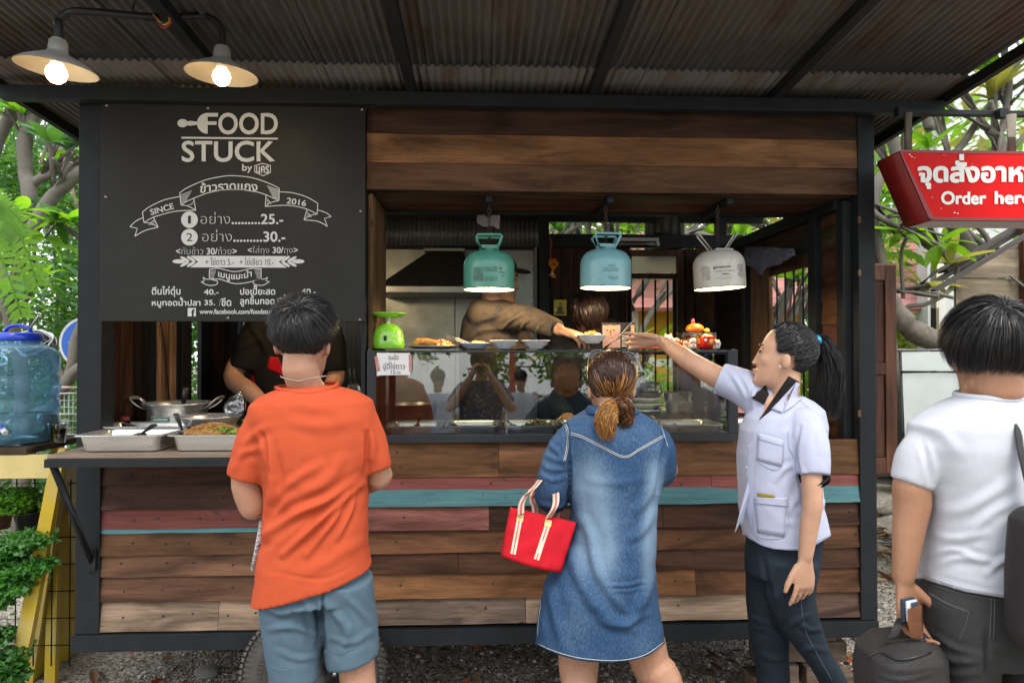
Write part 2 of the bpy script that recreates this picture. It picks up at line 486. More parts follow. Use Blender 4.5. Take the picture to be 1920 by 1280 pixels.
for i in range(4):
 y=3.47+i*.105
 put('window_bar',tube(B(),[(1.672,y,1.17),(1.672,y,2.05)],.005,8),M_steelframe,stall)
for i in range(14):
 z0=.43+i*.132
 if z0<1.12:sidew(3.05,4.72,z0,z0+.13,(0.05,0.028,0.018))
 sidew(4.2,4.79,z0,z0+.13,(0.035,0.02,0.014))
def YX(px,X):return PX(px,700,X).y
XW=-1.665
segs=[(200,226,(0.03,0.014,0.01)),(226,250,(0.055,0.026,0.015)),(250,266,(0.02,0.012,0.01)),(266,281,(0.018,0.014,0.012)),(281,292,'p'),(292,303,(0.5,0.31,0.19)),(303,319,(0.27,0.15,0.095)),(319,331,(0.55,0.34,0.21)),(331,340,'p'),(342,360,'q'),(376,388,'p'),(388,400,(0.02,0.014,0.01)),(400,418,(0.07,0.033,0.02)),(418,430,(0.05,0.025,0.018)),(430,446,'q')]
for a,b,c in segs:
 y0,y1=YX(a,XW),YX(b,XW)
 y0=max(y0,3.07)
 if c=='p':bar(XW-.02,XW+.004,y0,y1,1.15,2.66,'post')
 elif c=='q':put('plank',bx(XW-.02,XW,y0,y1-.003,1.15,2.66,.002),M_hood,stall)
 else:put('plank',bx(XW-.02,XW,y0,y1-.003,1.15,2.66,.002),M_woodz,stall,color=c)
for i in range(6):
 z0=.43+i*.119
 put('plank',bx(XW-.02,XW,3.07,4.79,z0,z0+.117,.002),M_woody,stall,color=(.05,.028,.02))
put('cable',tube(B(),spline([PX(301,604,XW+.012),PX(309,660,XW+.012),PX(318,750,XW+.012)],5),.004,6),M_blackp,stall)
def Bk(px,py,Y=4.74):return P(px,py,Y)
def backboard(p0,p1,y0,y1,c,name='plank',m=None,Y=4.74,th=.02):
 a,b=P(p0,y0,Y),P(p1,y1,Y)
 if p1-p0>11 and name=='plank':b.x+=.0025
 return put(name,bx(a.x,b.x,Y,Y+th,b.z,a.z,.002),m or M_woodz,stall,color=c)
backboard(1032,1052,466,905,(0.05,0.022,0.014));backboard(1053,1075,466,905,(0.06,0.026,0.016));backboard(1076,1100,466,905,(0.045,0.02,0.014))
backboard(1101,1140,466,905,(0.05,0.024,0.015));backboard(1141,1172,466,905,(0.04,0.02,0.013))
a,b=Bk(1030,440),Bk(1392,466)
bar(a.x,b.x,4.72,4.76,b.z,a.z+.004,'beam')
fr=put('window_frame',bx(Bk(1172,500).x,Bk(1183,500).x,4.715,4.76,Bk(0,896).z,Bk(0,468).z),M_woodz,stall,color=(.1,.05,.03))
for(p0,p1,y0,y1,c)in((1270,1284,468,896,(.1,.05,.03)),(1183,1270,468,480,(.1,.05,.03)),(1183,1270,512,522,(.05,.03,.02)),(1183,1270,888,896,(.1,.05,.03))):
 backboard(p0,p1,y0,y1,c,'window_frame',None,4.716,.045)
a,b=Bk(1184,481),Bk(1269,511)
M_milk=mat('frosted_glass',(0.75,0.8,0.78),0.35,trans=0.85,bump=0.3,bscale=12)
put('window_pane',bx(a.x,b.x,4.735,4.74,b.z,a.z),M_milk,stall)
for px in(1178+0,1203,1226,1249):
 x=Bk(px,600).x
 put('window_bar',tube(B(),[(x,4.70,Bk(0,892).z),(x,4.70,Bk(0,520).z)],.007,8),M_steelframe,stall)
backboard(1262,1270,522,888,(0.02,0.015,0.012),'casement',None,4.69,.02)
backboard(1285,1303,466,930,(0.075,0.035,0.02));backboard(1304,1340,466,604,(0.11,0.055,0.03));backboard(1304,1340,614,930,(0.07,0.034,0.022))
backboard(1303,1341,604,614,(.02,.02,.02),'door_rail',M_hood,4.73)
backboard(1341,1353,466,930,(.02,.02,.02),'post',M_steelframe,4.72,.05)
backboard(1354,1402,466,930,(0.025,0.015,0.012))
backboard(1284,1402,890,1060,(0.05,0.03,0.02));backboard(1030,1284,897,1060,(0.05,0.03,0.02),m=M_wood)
for(p0,p1)in((690,852),(854,1006)):
 o=backboard(p0,p1,464,900,(1,1,1),'splashback_panel',M_inox2,4.71,.012)
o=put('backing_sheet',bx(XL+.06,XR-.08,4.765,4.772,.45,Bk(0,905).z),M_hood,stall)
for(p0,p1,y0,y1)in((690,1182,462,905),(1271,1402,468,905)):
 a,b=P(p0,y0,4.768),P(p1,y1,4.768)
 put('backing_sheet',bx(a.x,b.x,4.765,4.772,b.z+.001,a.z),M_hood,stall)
put('splashback_trim',tube(B(),[Bk(1004,464,4.70),Bk(1004,900,4.70)],.012,6),M_alu,stall)
bm=B()
for i in range(18):lathe(bm,[(0,0),(.006,0),(.004,.004),(0,.005)],Bk(1000.5,480+i*11,4.694),6,axis=(0,-1,0))
put('rivets',bm,M_screw,stall)['kind']='stuff'
bar(Bk(690,0).x,Bk(1010,0).x,4.70,4.75,Bk(0,464).z,Bk(0,456).z+0,'beam')
def corrugated(name,x0,x1,z0,z1,Y,m,parent,pitch=.032,amp=.006,horiz=False,label=None):
 n=int((x1-x0)/pitch*8)
 bm=B();rows=[]
 for z in(z0,z1):
  rows.append([bm.verts.new((x0+(x1-x0)*i/n,Y+amp*math.cos(2*math.pi*(i/8)),z))for i in range(n+1)])
 for i in range(n):bm.faces.new((rows[0][i],rows[0][i+1],rows[1][i+1],rows[1][i])).smooth=True
 o=put(name,bm,m,parent)
 sm=o.modifiers.new('s','SOLIDIFY');sm.thickness=.0012
 if label:o['label']=label
 return o
M_corr=mat('grey_corrugated',(0.17,0.185,0.19),0.45,0.5,var=0.3,vscale=6,stretch=(1,1,.2),bump=.1,bscale=20)
a,b=Bk(696,411,4.83),Bk(1012,462,4.83)
corrugated('corrugated_sheet',a.x,b.x,b.z,a.z,4.83,M_corr,stall)
corrugated('corrugated_sheet',XL+.06,Bk(700,0,4.80).x,1.15,Bk(0,450,4.8).z,4.78,M_corr,stall)
for i in range(5):
 z0=.43+i*.15
 put('plank',bx(XL+.06,XR-.06,4.78,4.80,z0,z0+.147,.002),M_wood,stall,color=(.05,.028,.02))
M_top=mat('worktop_steel',(0.5,0.5,0.48),0.3,1.0,var=.15,vscale=4,bump=.05,bscale=20)
put('worktop',bx(-0.50,1.62,3.02,3.52,1.075,1.095,.002),wood_mat('worktop_wood',0,.5),stall,color=(.16,.1,.06))
put('worktop',bx(-0.7,1.62,4.2,4.70,1.02,1.05,.002),M_top,stall)
bar(-0.5,1.62,3.48,3.52,1.03,1.073,'beam')
for x in(-.48,.55,1.58):bar(x-.02,x+.02,3.46,3.5,.46,1.03,'post')
a,b=P(108,856,2.66),P(690,856,2.66)
sz0=P(400,858,2.66).z
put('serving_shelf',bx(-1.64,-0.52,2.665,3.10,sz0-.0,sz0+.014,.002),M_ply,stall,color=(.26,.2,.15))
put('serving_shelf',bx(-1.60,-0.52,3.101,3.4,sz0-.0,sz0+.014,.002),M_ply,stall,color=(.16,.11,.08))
bar(-1.645,-0.52,2.655,2.685,sz0-.033,sz0-.001,'shelf_edge')
bar(-1.645,-1.62,2.69,2.955,sz0-.033,sz0-.001,'shelf_edge')
put('shelf_bracket',tube(B(),[(-1.632,2.69,sz0-.03),(-1.632,2.955,.74)],.017,4),M_steelframe,stall)
bar(-1.652,-1.612,2.945,2.963,.70,.79,'bracket_plate')
for y in(412,512,775):
 p=P(1611,y,2.96)
 lk=put('latch',box(B(),p,(.012,.012,.03),None,.002),mat('brass',(.14,.09,.05),.5,.5,var=.3,vscale=30),stall)
sh=thing('window_shutter','open brown panelled wooden shutter swung out past the right corner post','shutter',(2.0,3.4,.98))
ang=math.atan2(.09,.36)
def shp(u0,u1,z0,z1,th,c,name,off=0):
 cx=1.775+math.cos(ang)*(u0+u1)/2+math.sin(ang)*off;cy=3.335+math.sin(ang)*(u0+u1)/2-math.cos(ang)*off
 return put(name,box(B(),(cx,cy,(z0+z1)/2),(u1-u0,th,z1-z0),(0,0,ang),.003),M_woodz,sh,color=c)
shp(.0,.07,1.0,2.06,.035,(.1,.045,.028),'stile');shp(.29,.36,1.0,2.06,.035,(.12,.05,.03),'stile')
for z0,z1 in((1.0,1.08),(1.5,1.56),(1.98,2.06)):shp(.071,.289,z0,z1,.033,(.1,.045,.028),'rail')
shp(.071,.289,1.081,1.499,.015,(.085,.038,.024),'panel');shp(.071,.289,1.561,1.979,.015,(.085,.038,.024),'panel')
wc=Vector((P(585,1263,2.86).x,2.93,.285))
whl=put('tyre',lathe(B(),[(.165,-.085),(.19,-.1),(.23,-.105),(.259,-.098),(.275,-.08),(.281,-.05),(.283,0),(.281,.05),(.275,.08),(.259,.098),(.23,.105),(.19,.1),(.165,.085)],wc,64,axis=(0,1,0),closed=True),M_tread,stall)
bm=B()
for i in range(72):
 a=2*math.pi*i/72
 for(y,r,ty,s)in((-.075,.2785,-.35,(.011,.038,.013)),(-.025,.2835,0,(.012,.04,.008)),(.03,.2835,0,(.012,.04,.008)),(.078,.277,.35,(.011,.035,.013))):
  aa=a+(R(2.5)if y>0 else 0)
  c=wc+Vector((math.cos(aa)*r,y,math.sin(aa)*r))
  box(bm,c,(s[0]*1.3,s[1],s[2]),Euler((0,-aa+math.pi/2,0)).to_matrix()@Euler((ty,0,R(25 if y<0 else-25))).to_matrix())
 c=wc+Vector((math.cos(a)*.251,-.1,math.sin(a)*.251))
 box(bm,c,(.009,.01,.036),Euler((0,-a+math.pi/2,0)).to_matrix())
 c=wc+Vector((math.cos(a)*.205,-.105,math.sin(a)*.205))
 box(bm,c,(.004,.006,.022),Euler((0,-a+math.pi/2,0)).to_matrix())
t_=put('tread',bm,M_tread,whl);t_['kind']='stuff'
M_rim=mat('dark_rim',(.03,.03,.032),.35,.6,var=.4,vscale=20)
rim=put('rim',lathe(B(),[(0,-.03),(.05,-.03),(.055,-.05),(.08,-.05),(.12,-.02),(.15,-.04),(.168,-.085),(.176,-.09),(.18,-.07),(.172,.09),(0,.09)],wc,48,axis=(0,1,0)),M_rim,stall)
for i in range(5):
 a=2*math.pi*i/5
 put('wheel_nut',lathe(B(),[(0,.016),(.009,.016),(.011,0),(.011,-.01)],wc+Vector((math.cos(a)*.09,-.05,math.sin(a)*.09)),6,axis=(0,-1,0)),M_screw,rim)
bar(wc.x-.05,wc.x+.05,3.04,3.2,.28,.36,'axle')
put('axle',tube(B(),[(wc.x,2.96,.285),(wc.x,4.7,.285)],.03,12),M_steelframe,stall)
M_oldwood=wood_mat('old_wood',0,.8)
blk=thing('timber_prop','stacked weathered timber blocks propping the stall under its right corner','timber blocks',(1.5,3.3,0))
for(x,y,z,sx,sy,s_z,a)in((1.52,3.22,.045,.5,.16,.09,3),(1.55,3.22,.135,.13,.3,.085,0),(1.40,3.24,.135,.13,.3,.085,-3),(1.5,3.2,.225,.4,.16,.09,-2),(1.5,3.22,.313,.3,.2,.085,2)):
 put('timber_block',box(B(),(x,y,z),(sx,sy,s_z),(0,0,R(a)),.004),M_oldwood,blk,color=(.15,.11,.08))
can=thing('canopy','rusty corrugated iron canopy on black steel rafters over the whole stall','canopy',(0,2.8,2.7))
def rz(y):return 2.757-.062*(y-3.1)
def roofsheet(x0,x1,y0,y1,dz,c=None):
 pitch,amp=.034,.0065
 n=int(round((x1-x0)/pitch))*8
 bm=B();rows=[]
 ys=np.linspace(y0,y1,4)
 for y in ys:
  rows.append([bm.verts.new((x0+(x1-x0)*i/n,y,rz(y)+dz+amp*math.cos(2*math.pi*(i/8+x0/pitch))))for i in range(n+1)])
 for A,C in zip(rows,rows[1:]):
  for i in range(n):bm.faces.new((A[i],A[i+1],C[i+1],C[i])).smooth=True
 o=put('corrugated_sheet',bm,M_rust,can)
 sm=o.modifiers.new('s','SOLIDIFY');sm.thickness=.0015
xs=np.linspace(-2.03,2.07,7)
for k in range(6):
 roofsheet(xs[k]-.02,xs[k+1]+.02,1.75,2.86,.028+(.004 if k%2 else 0))
 roofsheet(xs[k]-.02,xs[k+1]+.02,2.78,5.1,.006+(.004 if k%2 else 0))
def raft(x0,x1,y0,y1,zt=0.0,h=.045,name='rafter'):
 L_=math.hypot(y1-y0,rz(y1)-rz(y0));c=Vector(((x0+x1)/2,(y0+y1)/2,(rz(y0)+rz(y1))/2-h/2-.004+zt))
 put(name,box(B(),c,(x1-x0,L_,h),(math.atan2(rz(y1)-rz(y0),y1-y0),0,0),.002),M_steelframe,can)
for px,py in((372,113),(756,120),(1140,120),(1545,110)):
 x=PZ(px,py,2.72).x
 raft(x-.02,x+.02,1.77,4.95)
raft(-2.045,-2.015,1.75,5.1);raft(2.055,2.085,1.75,5.1)
put('purlin',bx(-1.99,2.04,2.90,2.95,2.665,2.722,.002),M_steelframe,can)
put('purlin',bx(-2.0,2.05,1.78,1.83,rz(1.8)-.1,rz(1.8)-.05,.002),M_steelframe,can)
put('purlin',bx(-2.0,2.05,4.86,4.9,rz(4.9)-.1,rz(4.9)-.05,.002),M_steelframe,can)
put('purlin',bx(1.80,3.6,2.86,2.89,P(1780,212,2.87).z-.01,P(1780,212,2.87).z+.012,.002),M_steelframe,can)
for i in range(2):
 x=(-1.97,2.0)[i]
 for yy in(1.8,):put('canopy_post',tube(B(),[(x,yy,0),(x,yy,rz(yy)-.06)],.025,12),M_steelframe,can)
put('canopy_post',tube(B(),[(3.55,2.875,0),(3.55,2.875,P(1780,212,2.87).z)],.025,12),M_steelframe,can)
def gravel_mat():
 m=bpy.data.materials.new('gravel');m.use_nodes=True
 t=m.node_tree;b=t.nodes['Principled BSDF'];L=t.links.new
 tc=N(t,'ShaderNodeTexCoord')
 v=N(t,'ShaderNodeTexVoronoi',Scale=75.0);L(tc.outputs['Object'],v.inputs['Vector'])
 v2=N(t,'ShaderNodeTexVoronoi',Scale=33.0);L(tc.outputs['Object'],v2.inputs['Vector'])
 sp=N(t,'ShaderNodeSeparateColor');L(v.outputs['Color'],sp.inputs[0])
 rp=N(t,'ShaderNodeValToRGB');e=rp.color_ramp.elements
 e[0].color=(0.13,0.11,0.09,1);e[1].color=(0.5,0.46,0.4,1);e[1].position=.9
 L(sp.outputs[0],rp.inputs[0])
 n=N(t,'ShaderNodeTexNoise',Scale=1.6,Detail=6.0);L(tc.outputs['Object'],n.inputs['Vector'])
 r2=N(t,'ShaderNodeValToRGB');r2.color_ramp.elements[0].position=.42;r2.color_ramp.elements[1].position=.62
 L(n.outputs[0],r2.inputs[0])
 mx=N(t,'ShaderNodeMix',data_type='RGBA');mx.inputs[7].default_value=(0.17,0.13,0.1,1)
 mf=N(t,'ShaderNodeMath',operation='MULTIPLY');mf.inputs[1].default_value=.5;L(r2.outputs[0],mf.inputs[0])
 L(mf.outputs[0],mx.inputs[0]);L(rp.outputs[0],mx.inputs[6]);L(mx.outputs[2],b.inputs['Base Color'])
 ad=N(t,'ShaderNodeMath',operation='ADD');L(v.outputs['Distance'],ad.inputs[0]);L(v2.outputs['Distance'],ad.inputs[1])
 bp=N(t,'ShaderNodeBump',Strength=1.0,Distance=0.012,invert=True);L(ad.outputs[0],bp.inputs['Height']);L(bp.outputs[0],b.inputs['Normal'])
 b.inputs['Roughness'].default_value=.95;b.inputs['Specular IOR Level'].default_value=.2
 return m
M_gravel=gravel_mat()
bm=B()
n=60
vs={}
def gcoord(i):
 t=(i/n)*2-1
 return math.copysign(abs(t)**3*90,t)
for i in range(n+1):
 for j in range(n+1):
  x,y=gcoord(i),gcoord(j)+4
  far=min(1,max(0,(math.hypot(x,y-3)-3)/6))
  vs[i,j]=bm.verts.new((x,y,.035*far*noise.noise(Vector((x*.35,y*.35,0)))-.004))
for i in range(n):
 for j in range(n):bm.faces.new((vs[i,j],vs[i+1,j],vs[i+1,j+1],vs[i,j+1])).smooth=True
g=bpy.data.meshes.new('ground');bm.to_mesh(g);bm.free();g.materials.append(M_gravel)
go=bpy.data.objects.new('ground',g);col.objects.link(go);go['kind']='structure'
def pebbles(name,label,regions,count,cols,smin,smax,seed):
 rr=np.random.RandomState(seed)
 ico=bmesh.new();bmesh.ops.create_icosphere(ico,subdivisions=1,radius=1.0)
 bv=np.array([v.co[:]for v in ico.verts]);bf=np.array([[v.index for v in f.verts]for f in ico.faces]);ico.free()
 V,F,MI=[],[],[]
 k=0
 for(x0,x1,y0,y1,w)in regions:
  for _ in range(int(count*w)):
   x,y=rr.uniform(x0,x1),rr.uniform(y0,y1);s=rr.uniform(smin,smax)*rr.choice([1,1,1,1.6])
   sc_=s*rr.uniform(.6,1.2,3);sc_[2]*=.7
   a=rr.uniform(0,6.28);ca,sa=math.cos(a),math.sin(a)
   q=bv*sc_*(1+rr.uniform(-.15,.15,(len(bv),1)))
   q=np.stack([q[:,0]*ca-q[:,1]*sa,q[:,0]*sa+q[:,1]*ca,q[:,2]],1)+[x,y,s*.25]
   V.append(q);F.append(bf+k*len(bv));MI.append(np.full(len(bf),rr.randint(len(cols))));k+=1
 me=bpy.data.meshes.new(name);V=np.concatenate(V);F=np.concatenate(F)
 me.from_pydata(V.tolist(),[],F.tolist())
 for i,c in enumerate(cols):me.materials.append(mat(f'pebble {i}',c,.9,bump=.3,bscale=200))
 me.polygons.foreach_set('material_index',np.concatenate(MI).astype(np.int32))
 o=bpy.data.objects.new(name,me);col.objects.link(o);o['kind']='stuff';o['label']=label
 return o
pebbles('gravel','loose grey gravel in front of and beneath the stall',[(-1.9,2.3,2.5,5.0,.62),(1.75,3.6,2.6,6.5,.38)],15000,[(.3,.28,.25),(.42,.39,.34),(.16,.14,.12),(.5,.47,.42),(.22,.17,.13)],.004,.0095,3)
def drop_leaves(name,label,regions,count,cols,seed,size=.04):
 rr=random.Random(seed);bm=B()
 for(x0,x1,y0,y1,w)in regions:
  for _ in range(int(count*w)):
   x,y=rr.uniform(x0,x1),rr.uniform(y0,y1);s=size*rr.uniform(.5,1.6);a=rr.uniform(0,6.28);c=rr.uniform(.1,.35)
   M=Matrix.Translation((x,y,.014))@Euler((rr.uniform(-.4,.4),rr.uniform(-.4,.4),a)).to_matrix().to_4x4()
   P_=[(-1,0,.1),(-.5,.28,c),(.3,.3,c),(1,0,.15),(.3,-.3,c),(-.5,-.28,c)]
   vs=[bm.verts.new(M@Vector((p[0]*s,p[1]*s,p[2]*s)))for p in P_];mi=rr.randrange(len(cols))
   m1=bm.verts.new(M@Vector((0,0,0)))
   for i in range(6):bm.faces.new((vs[i],vs[(i+1)%6],m1)).material_index=mi
 o=put(name,bm,[mat(f'dead leaf {i}',c,.8,var=.25,vscale=60)for i,c in enumerate(cols)])
 o['kind']='stuff';o['label']=label
drop_leaves('leaf_litter','dry fallen leaves scattered over the gravel',[(-1.9,2.2,2.9,4.8,.75),(1.8,3.4,2.8,6,.25)],420,[(.16,.08,.04),(.3,.2,.11),(.09,.05,.03),(.35,.1,.04)],5)
for(px,py,lab,c)in((1703,1050,'large curled pale dry leaf lying on the gravel beside the stall',(.5,.45,.33)),(1650,998,'brown dry leaf against the gravel near the corner post',(.2,.13,.07)),(388,1258,'flat grey stone on the ground under the stall',None)):
 p=PZ(px,py,.012)
 if c:
  bm=B();pts=bez((-.09,0,0),(-.03,.05,.04),(.03,-.03,.05),(.1,.03,.01),10);W=[0.002,.012,.02,.026,.028,.028,.025,.02,.014,.008,.002]
  A=[(p+q+Vector((0,w,w*.8)),p+q,p+q+Vector((0,-w,w*.6)))for q,w in zip(pts,W)]
  rows=[[bm.verts.new(v)for v in r]for r in A]
  for a,b in zip(rows,rows[1:]):
   for k in range(2):bm.faces.new((a[k],a[k+1],b[k+1],b[k])).smooth=True
  tag(put('dead_leaf',bm,mat('dry leaf %d'%px,c,.7,var=.2,vscale=40)),lab,'leaf')
 else:
  bm=B();bmesh.ops.create_icosphere(bm,subdivisions=3,radius=.06)
  for v in bm.verts:v.co*=1+.25*noise.noise(v.co*18);v.co.z*=.45;v.co+=p
  tag(put('stone',bm,mat('stone',(.25,.24,.22),.9,bump=.4,bscale=80,var=.2),smooth=True),lab,'stone')
h_=[PZ(x,y,.03)for x,y in((1560,1013),(1640,1016),(1700,1017),(1760,1016),(1850,1015),(1990,1010))]
tag(put('hose',tube(B(),spline(h_,4),.009,8),mat('hose_blue_grey',(.12,.14,.18),.4)),'thin dark hose lying straight across the gravel','hose')
def leaf_mat(name,c,tr=.5,rough=.45):
 if name in MATS:return MATS[name]
 m=bpy.data.materials.new(name);m.use_nodes=True
 t=m.node_tree;b=t.nodes['Principled BSDF'];L=t.links.new;o=t.nodes['Material Output']
 oi=N(t,'ShaderNodeObjectInfo');tc=N(t,'ShaderNodeTexCoord')
 n=N(t,'ShaderNodeTexNoise',Scale=5.0,Detail=2.0);L(tc.outputs['Object'],n.inputs['Vector'])
 ad=N(t,'ShaderNodeMath',operation='ADD');L(n.outputs[0],ad.inputs[0]);L(oi.outputs['Random'],ad.inputs[1])
 mr=N(t,'ShaderNodeMapRange');mr.inputs[1].default_value=.3;mr.inputs[2].default_value=1.7;mr.inputs[3].default_value=.6;mr.inputs[4].default_value=1.45
 L(ad.outputs[0],mr.inputs[0])
 hs=N(t,'ShaderNodeHueSaturation',Color=(*c,1));L(mr.outputs[0],hs.inputs['Value'])
 L(hs.outputs[0],b.inputs['Base Color']);b.inputs['Roughness'].default_value=rough;b.inputs['Specular IOR Level'].default_value=.35
 h2=N(t,'ShaderNodeHueSaturation',Saturation=1.1,Value=1.7,Hue=.485);L(hs.outputs[0],h2.inputs['Color'])
 ts=N(t,'ShaderNodeBsdfTranslucent');L(h2.outputs[0],ts.inputs[0])
 mx=N(t,'ShaderNodeMixShader');mx.inputs[0].default_value=tr
 L(b.outputs[0],mx.inputs[1]);L(ts.outputs[0],mx.inputs[2]);L(mx.outputs[0],o.inputs[0])
 MATS[name]=m;return m
M_leafA=leaf_mat('leaf_bright',(.15,.33,.04),.55)
M_leafB=leaf_mat('leaf_deep',(.06,.16,.03),.45)
M_leafC=leaf_mat('leaf_bluegreen',(.09,.2,.09),.4)
M_leafY=leaf_mat('leaf_yellow',(.3,.3,.07),.5)
M_bark=mat('bark_grey',(.155,.14,.115),.8,bump=.5,bscale=25,var=.3,vscale=7,var2=(.085,.078,.065))
M_bark2=mat('bark_brown',(.16,.13,.1),.85,bump=.6,bscale=30,var=.35,vscale=8)
def leaf_mesh(name,L_,W_,m,droop=.25,fold=.18,nseg=6):
 bm=B();rows=[]
 for i in range(nseg+1):
  t=i/nseg;w=W_*(math.sin(math.pi*min(1,t**.8*.96+.03))**.8)if 0<i<nseg else .004
  x=L_*t;z=-droop*L_*t*t
  rows.append([bm.verts.new((x,-w/2,z+fold*w)),bm.verts.new((x,0,z)),bm.verts.new((x,w/2,z+fold*w))])
 for a,b in zip(rows,rows[1:]):
  for k in range(2):bm.faces.new((a[k],a[k+1],b[k+1],b[k])).smooth=True
 d=bpy.data.meshes.new(name);bm.to_mesh(d);bm.free();d.materials.append(m)
 return d
LEAFM={k:[leaf_mesh('leaf',.30*s,.085*s,m,dr)for s,dr in((1,.2),(.8,.4),(1.1,.1))]for k,m in(('A',M_leafA),('B',M_leafB),('C',M_leafC),('Y',M_leafY))}
def leaf_obj(parent,p,d,roll,key,rr,s=1.0):
 me=rr.choice(LEAFM[key]);o=bpy.data.objects.new('leaf',me)
 d=Vector(d).normalized()
 up=Vector((0,0,1));y=up.cross(d)
 if y.length<1e-3:y=Vector((0,1,0))
 y.normalize();z=d.cross(y)
 M=Matrix((d,y,z)).transposed()@Matrix.Rotation(roll,3,'X')
 o.matrix_basis=Matrix.LocRotScale(Vector(p)-parent.location,M.to_quaternion(),Vector((s,s*rr.uniform(.85,1.15),s)))
 o.parent=parent;col.objects.link(o);return o
def plumeria(label,limbs,seed,key='A',keys=None,twigs=2,leaves=9,ls=1.0,maxleaf=280,m=None,up=.7,twl=.28,name='frangipani_tree',wild=.9,group=None,trunk_n=1):
 rr=random.Random(seed);m=m or M_bark
 base=Vector(limbs[0][0][0])
 root=thing(name,label,'tree',(base.x,base.y,0),group)
 tips=[];bmT,bmB=B(),B()
 for k,(pts,r0,r1,nt_)in enumerate(limbs):
  sp=spline(pts,6);n=len(sp)
  sp=[p+Vector((noise.noise(p*3+Vector((k,0,0))),noise.noise(p*3+Vector((0,k+5,0))),0))*.03 for p in sp]
  rad=[lerp(r0,r1,i/(n-1))*(1+.12*noise.noise(p*9))for i,p in enumerate(sp)]
  tube(bmT if k<trunk_n else bmB,sp,rad,12)
  for q in range(nt_):
   i=int(lerp(n*.35,n-1,(q+rr.random()*.6)/max(1,nt_)))
   i=min(i,n-1);d=(sp[min(i+1,n-1)]-sp[max(0,i-1)]).normalized()
   tips.append((sp[i],d,rad[i]))
  if nt_:tips.append((sp[-1],(sp[-1]-sp[-3]).normalized(),rad[-1]))
 cnt=0;ends=[]
 for(p,d,r)in tips:
  for q in range(twigs):
   dd=(d+Vector((rr.uniform(-1,1),rr.uniform(-1,1),rr.uniform(-.2,1)*up))*wild).normalized()
   l1=twl*rr.uniform(.6,1.5)
   mid=p+dd*l1*.5+Vector((0,0,.03));e=p+dd*l1+Vector((0,0,.08*up))
   rt=min(r*.7,.022);tube(bmB,[p,mid,e],[rt,rt*.75,rt*.6],7)
   ends.append((e,(e-mid).normalized()))
   if rr.random()<.6:
    d2=(dd+Vector((rr.uniform(-1,1),rr.uniform(-1,1),rr.uniform(0,.8)))*.8).normalized();e2=mid+d2*l1*.7
    tube(bmB,[mid,(mid+e2)/2+Vector((0,0,.015)),e2],[rt*.7,rt*.6,rt*.5],7);ends.append((e2,d2))
 put('trunk',bmT,m,root);put('branches',bmB,m,root)
 rr.shuffle(ends)
 for(e,d)in ends:
  kk=rr.choice(keys)if keys else key
  nl=rr.randint(max(3,leaves-3),leaves+2)
  for q in range(nl):
   if cnt>=maxleaf:break
   a=q/nl*6.28+rr.random()*.6;el=rr.uniform(-.25,.75)
   h=Vector((math.cos(a)*math.cos(el),math.sin(a)*math.cos(el),math.sin(el)))
   ld=(h+d*.5).normalized()
   leaf_obj(root,e+ld*.01,ld,rr.uniform(-.4,.4),kk,rr,ls*rr.uniform(.55,1.15));cnt+=1
 return root
def foliage(parent,name,centers,n,size,mats,seed,m_elong=2.2,flat=.5,stuff=True,droop=0.0):
 rr=np.random.RandomState(seed)
 C=np.array([c for c,r in centers],float);Rr=np.array([r for c,r in centers],float)
 w=np.prod(Rr,1);w=w/w.sum()
 idx=rr.choice(len(C),n,p=w)
 u=rr.normal(size=(n,3));u/=np.linalg.norm(u,axis=1)[:,None]
 pos=C[idx]+u*(rr.uniform(0,1,(n,1))**.45)*Rr[idx]
 sd_=pos[rr.choice(n,max(4,n//40))]
 near=sd_[rr.choice(len(sd_),n)];close=np.linalg.norm(near-pos,axis=1)<Rr[idx].mean(1)*.5
 pos[close]=pos[close]*.45+near[close]*.55+rr.normal(scale=size*1.2,size=(close.sum(),3))
 s=size*rr.uniform(.5,1.3,(n,1))
 a=rr.normal(size=(n,3));a[:,2]=a[:,2]*.6-droop;a/=np.linalg.norm(a,axis=1)[:,None]
 b=np.cross(a,rr.normal(size=(n,3))+[0,0,1.2]);b/=np.linalg.norm(b,axis=1)[:,None]
 q=np.stack([pos,pos+a*s*.5+b*s/m_elong*.5,pos+a*s,pos+a*s*.5-b*s/m_elong*.5],1)
 me=bpy.data.meshes.new(name)
 F=np.arange(n*4).reshape(n,4)
 me.vertices.add(n*4);me.vertices.foreach_set('co',q.astype(np.float32).ravel())
 me.loops.add(n*4);me.loops.foreach_set('vertex_index',F.ravel().astype(np.int32))
 me.polygons.add(n);me.polygons.foreach_set('loop_start',(np.arange(n)*4).astype(np.int32));me.polygons.foreach_set('loop_total',np.full(n,4,np.int32))
 for m in mats:me.materials.append(m)
 me.polygons.foreach_set('material_index',rr.randint(0,len(mats),n).astype(np.int32))
 me.update();me.validate()
 o=put(name,me,None,parent)
 if stuff and parent is None:o['kind']='stuff'
 return o
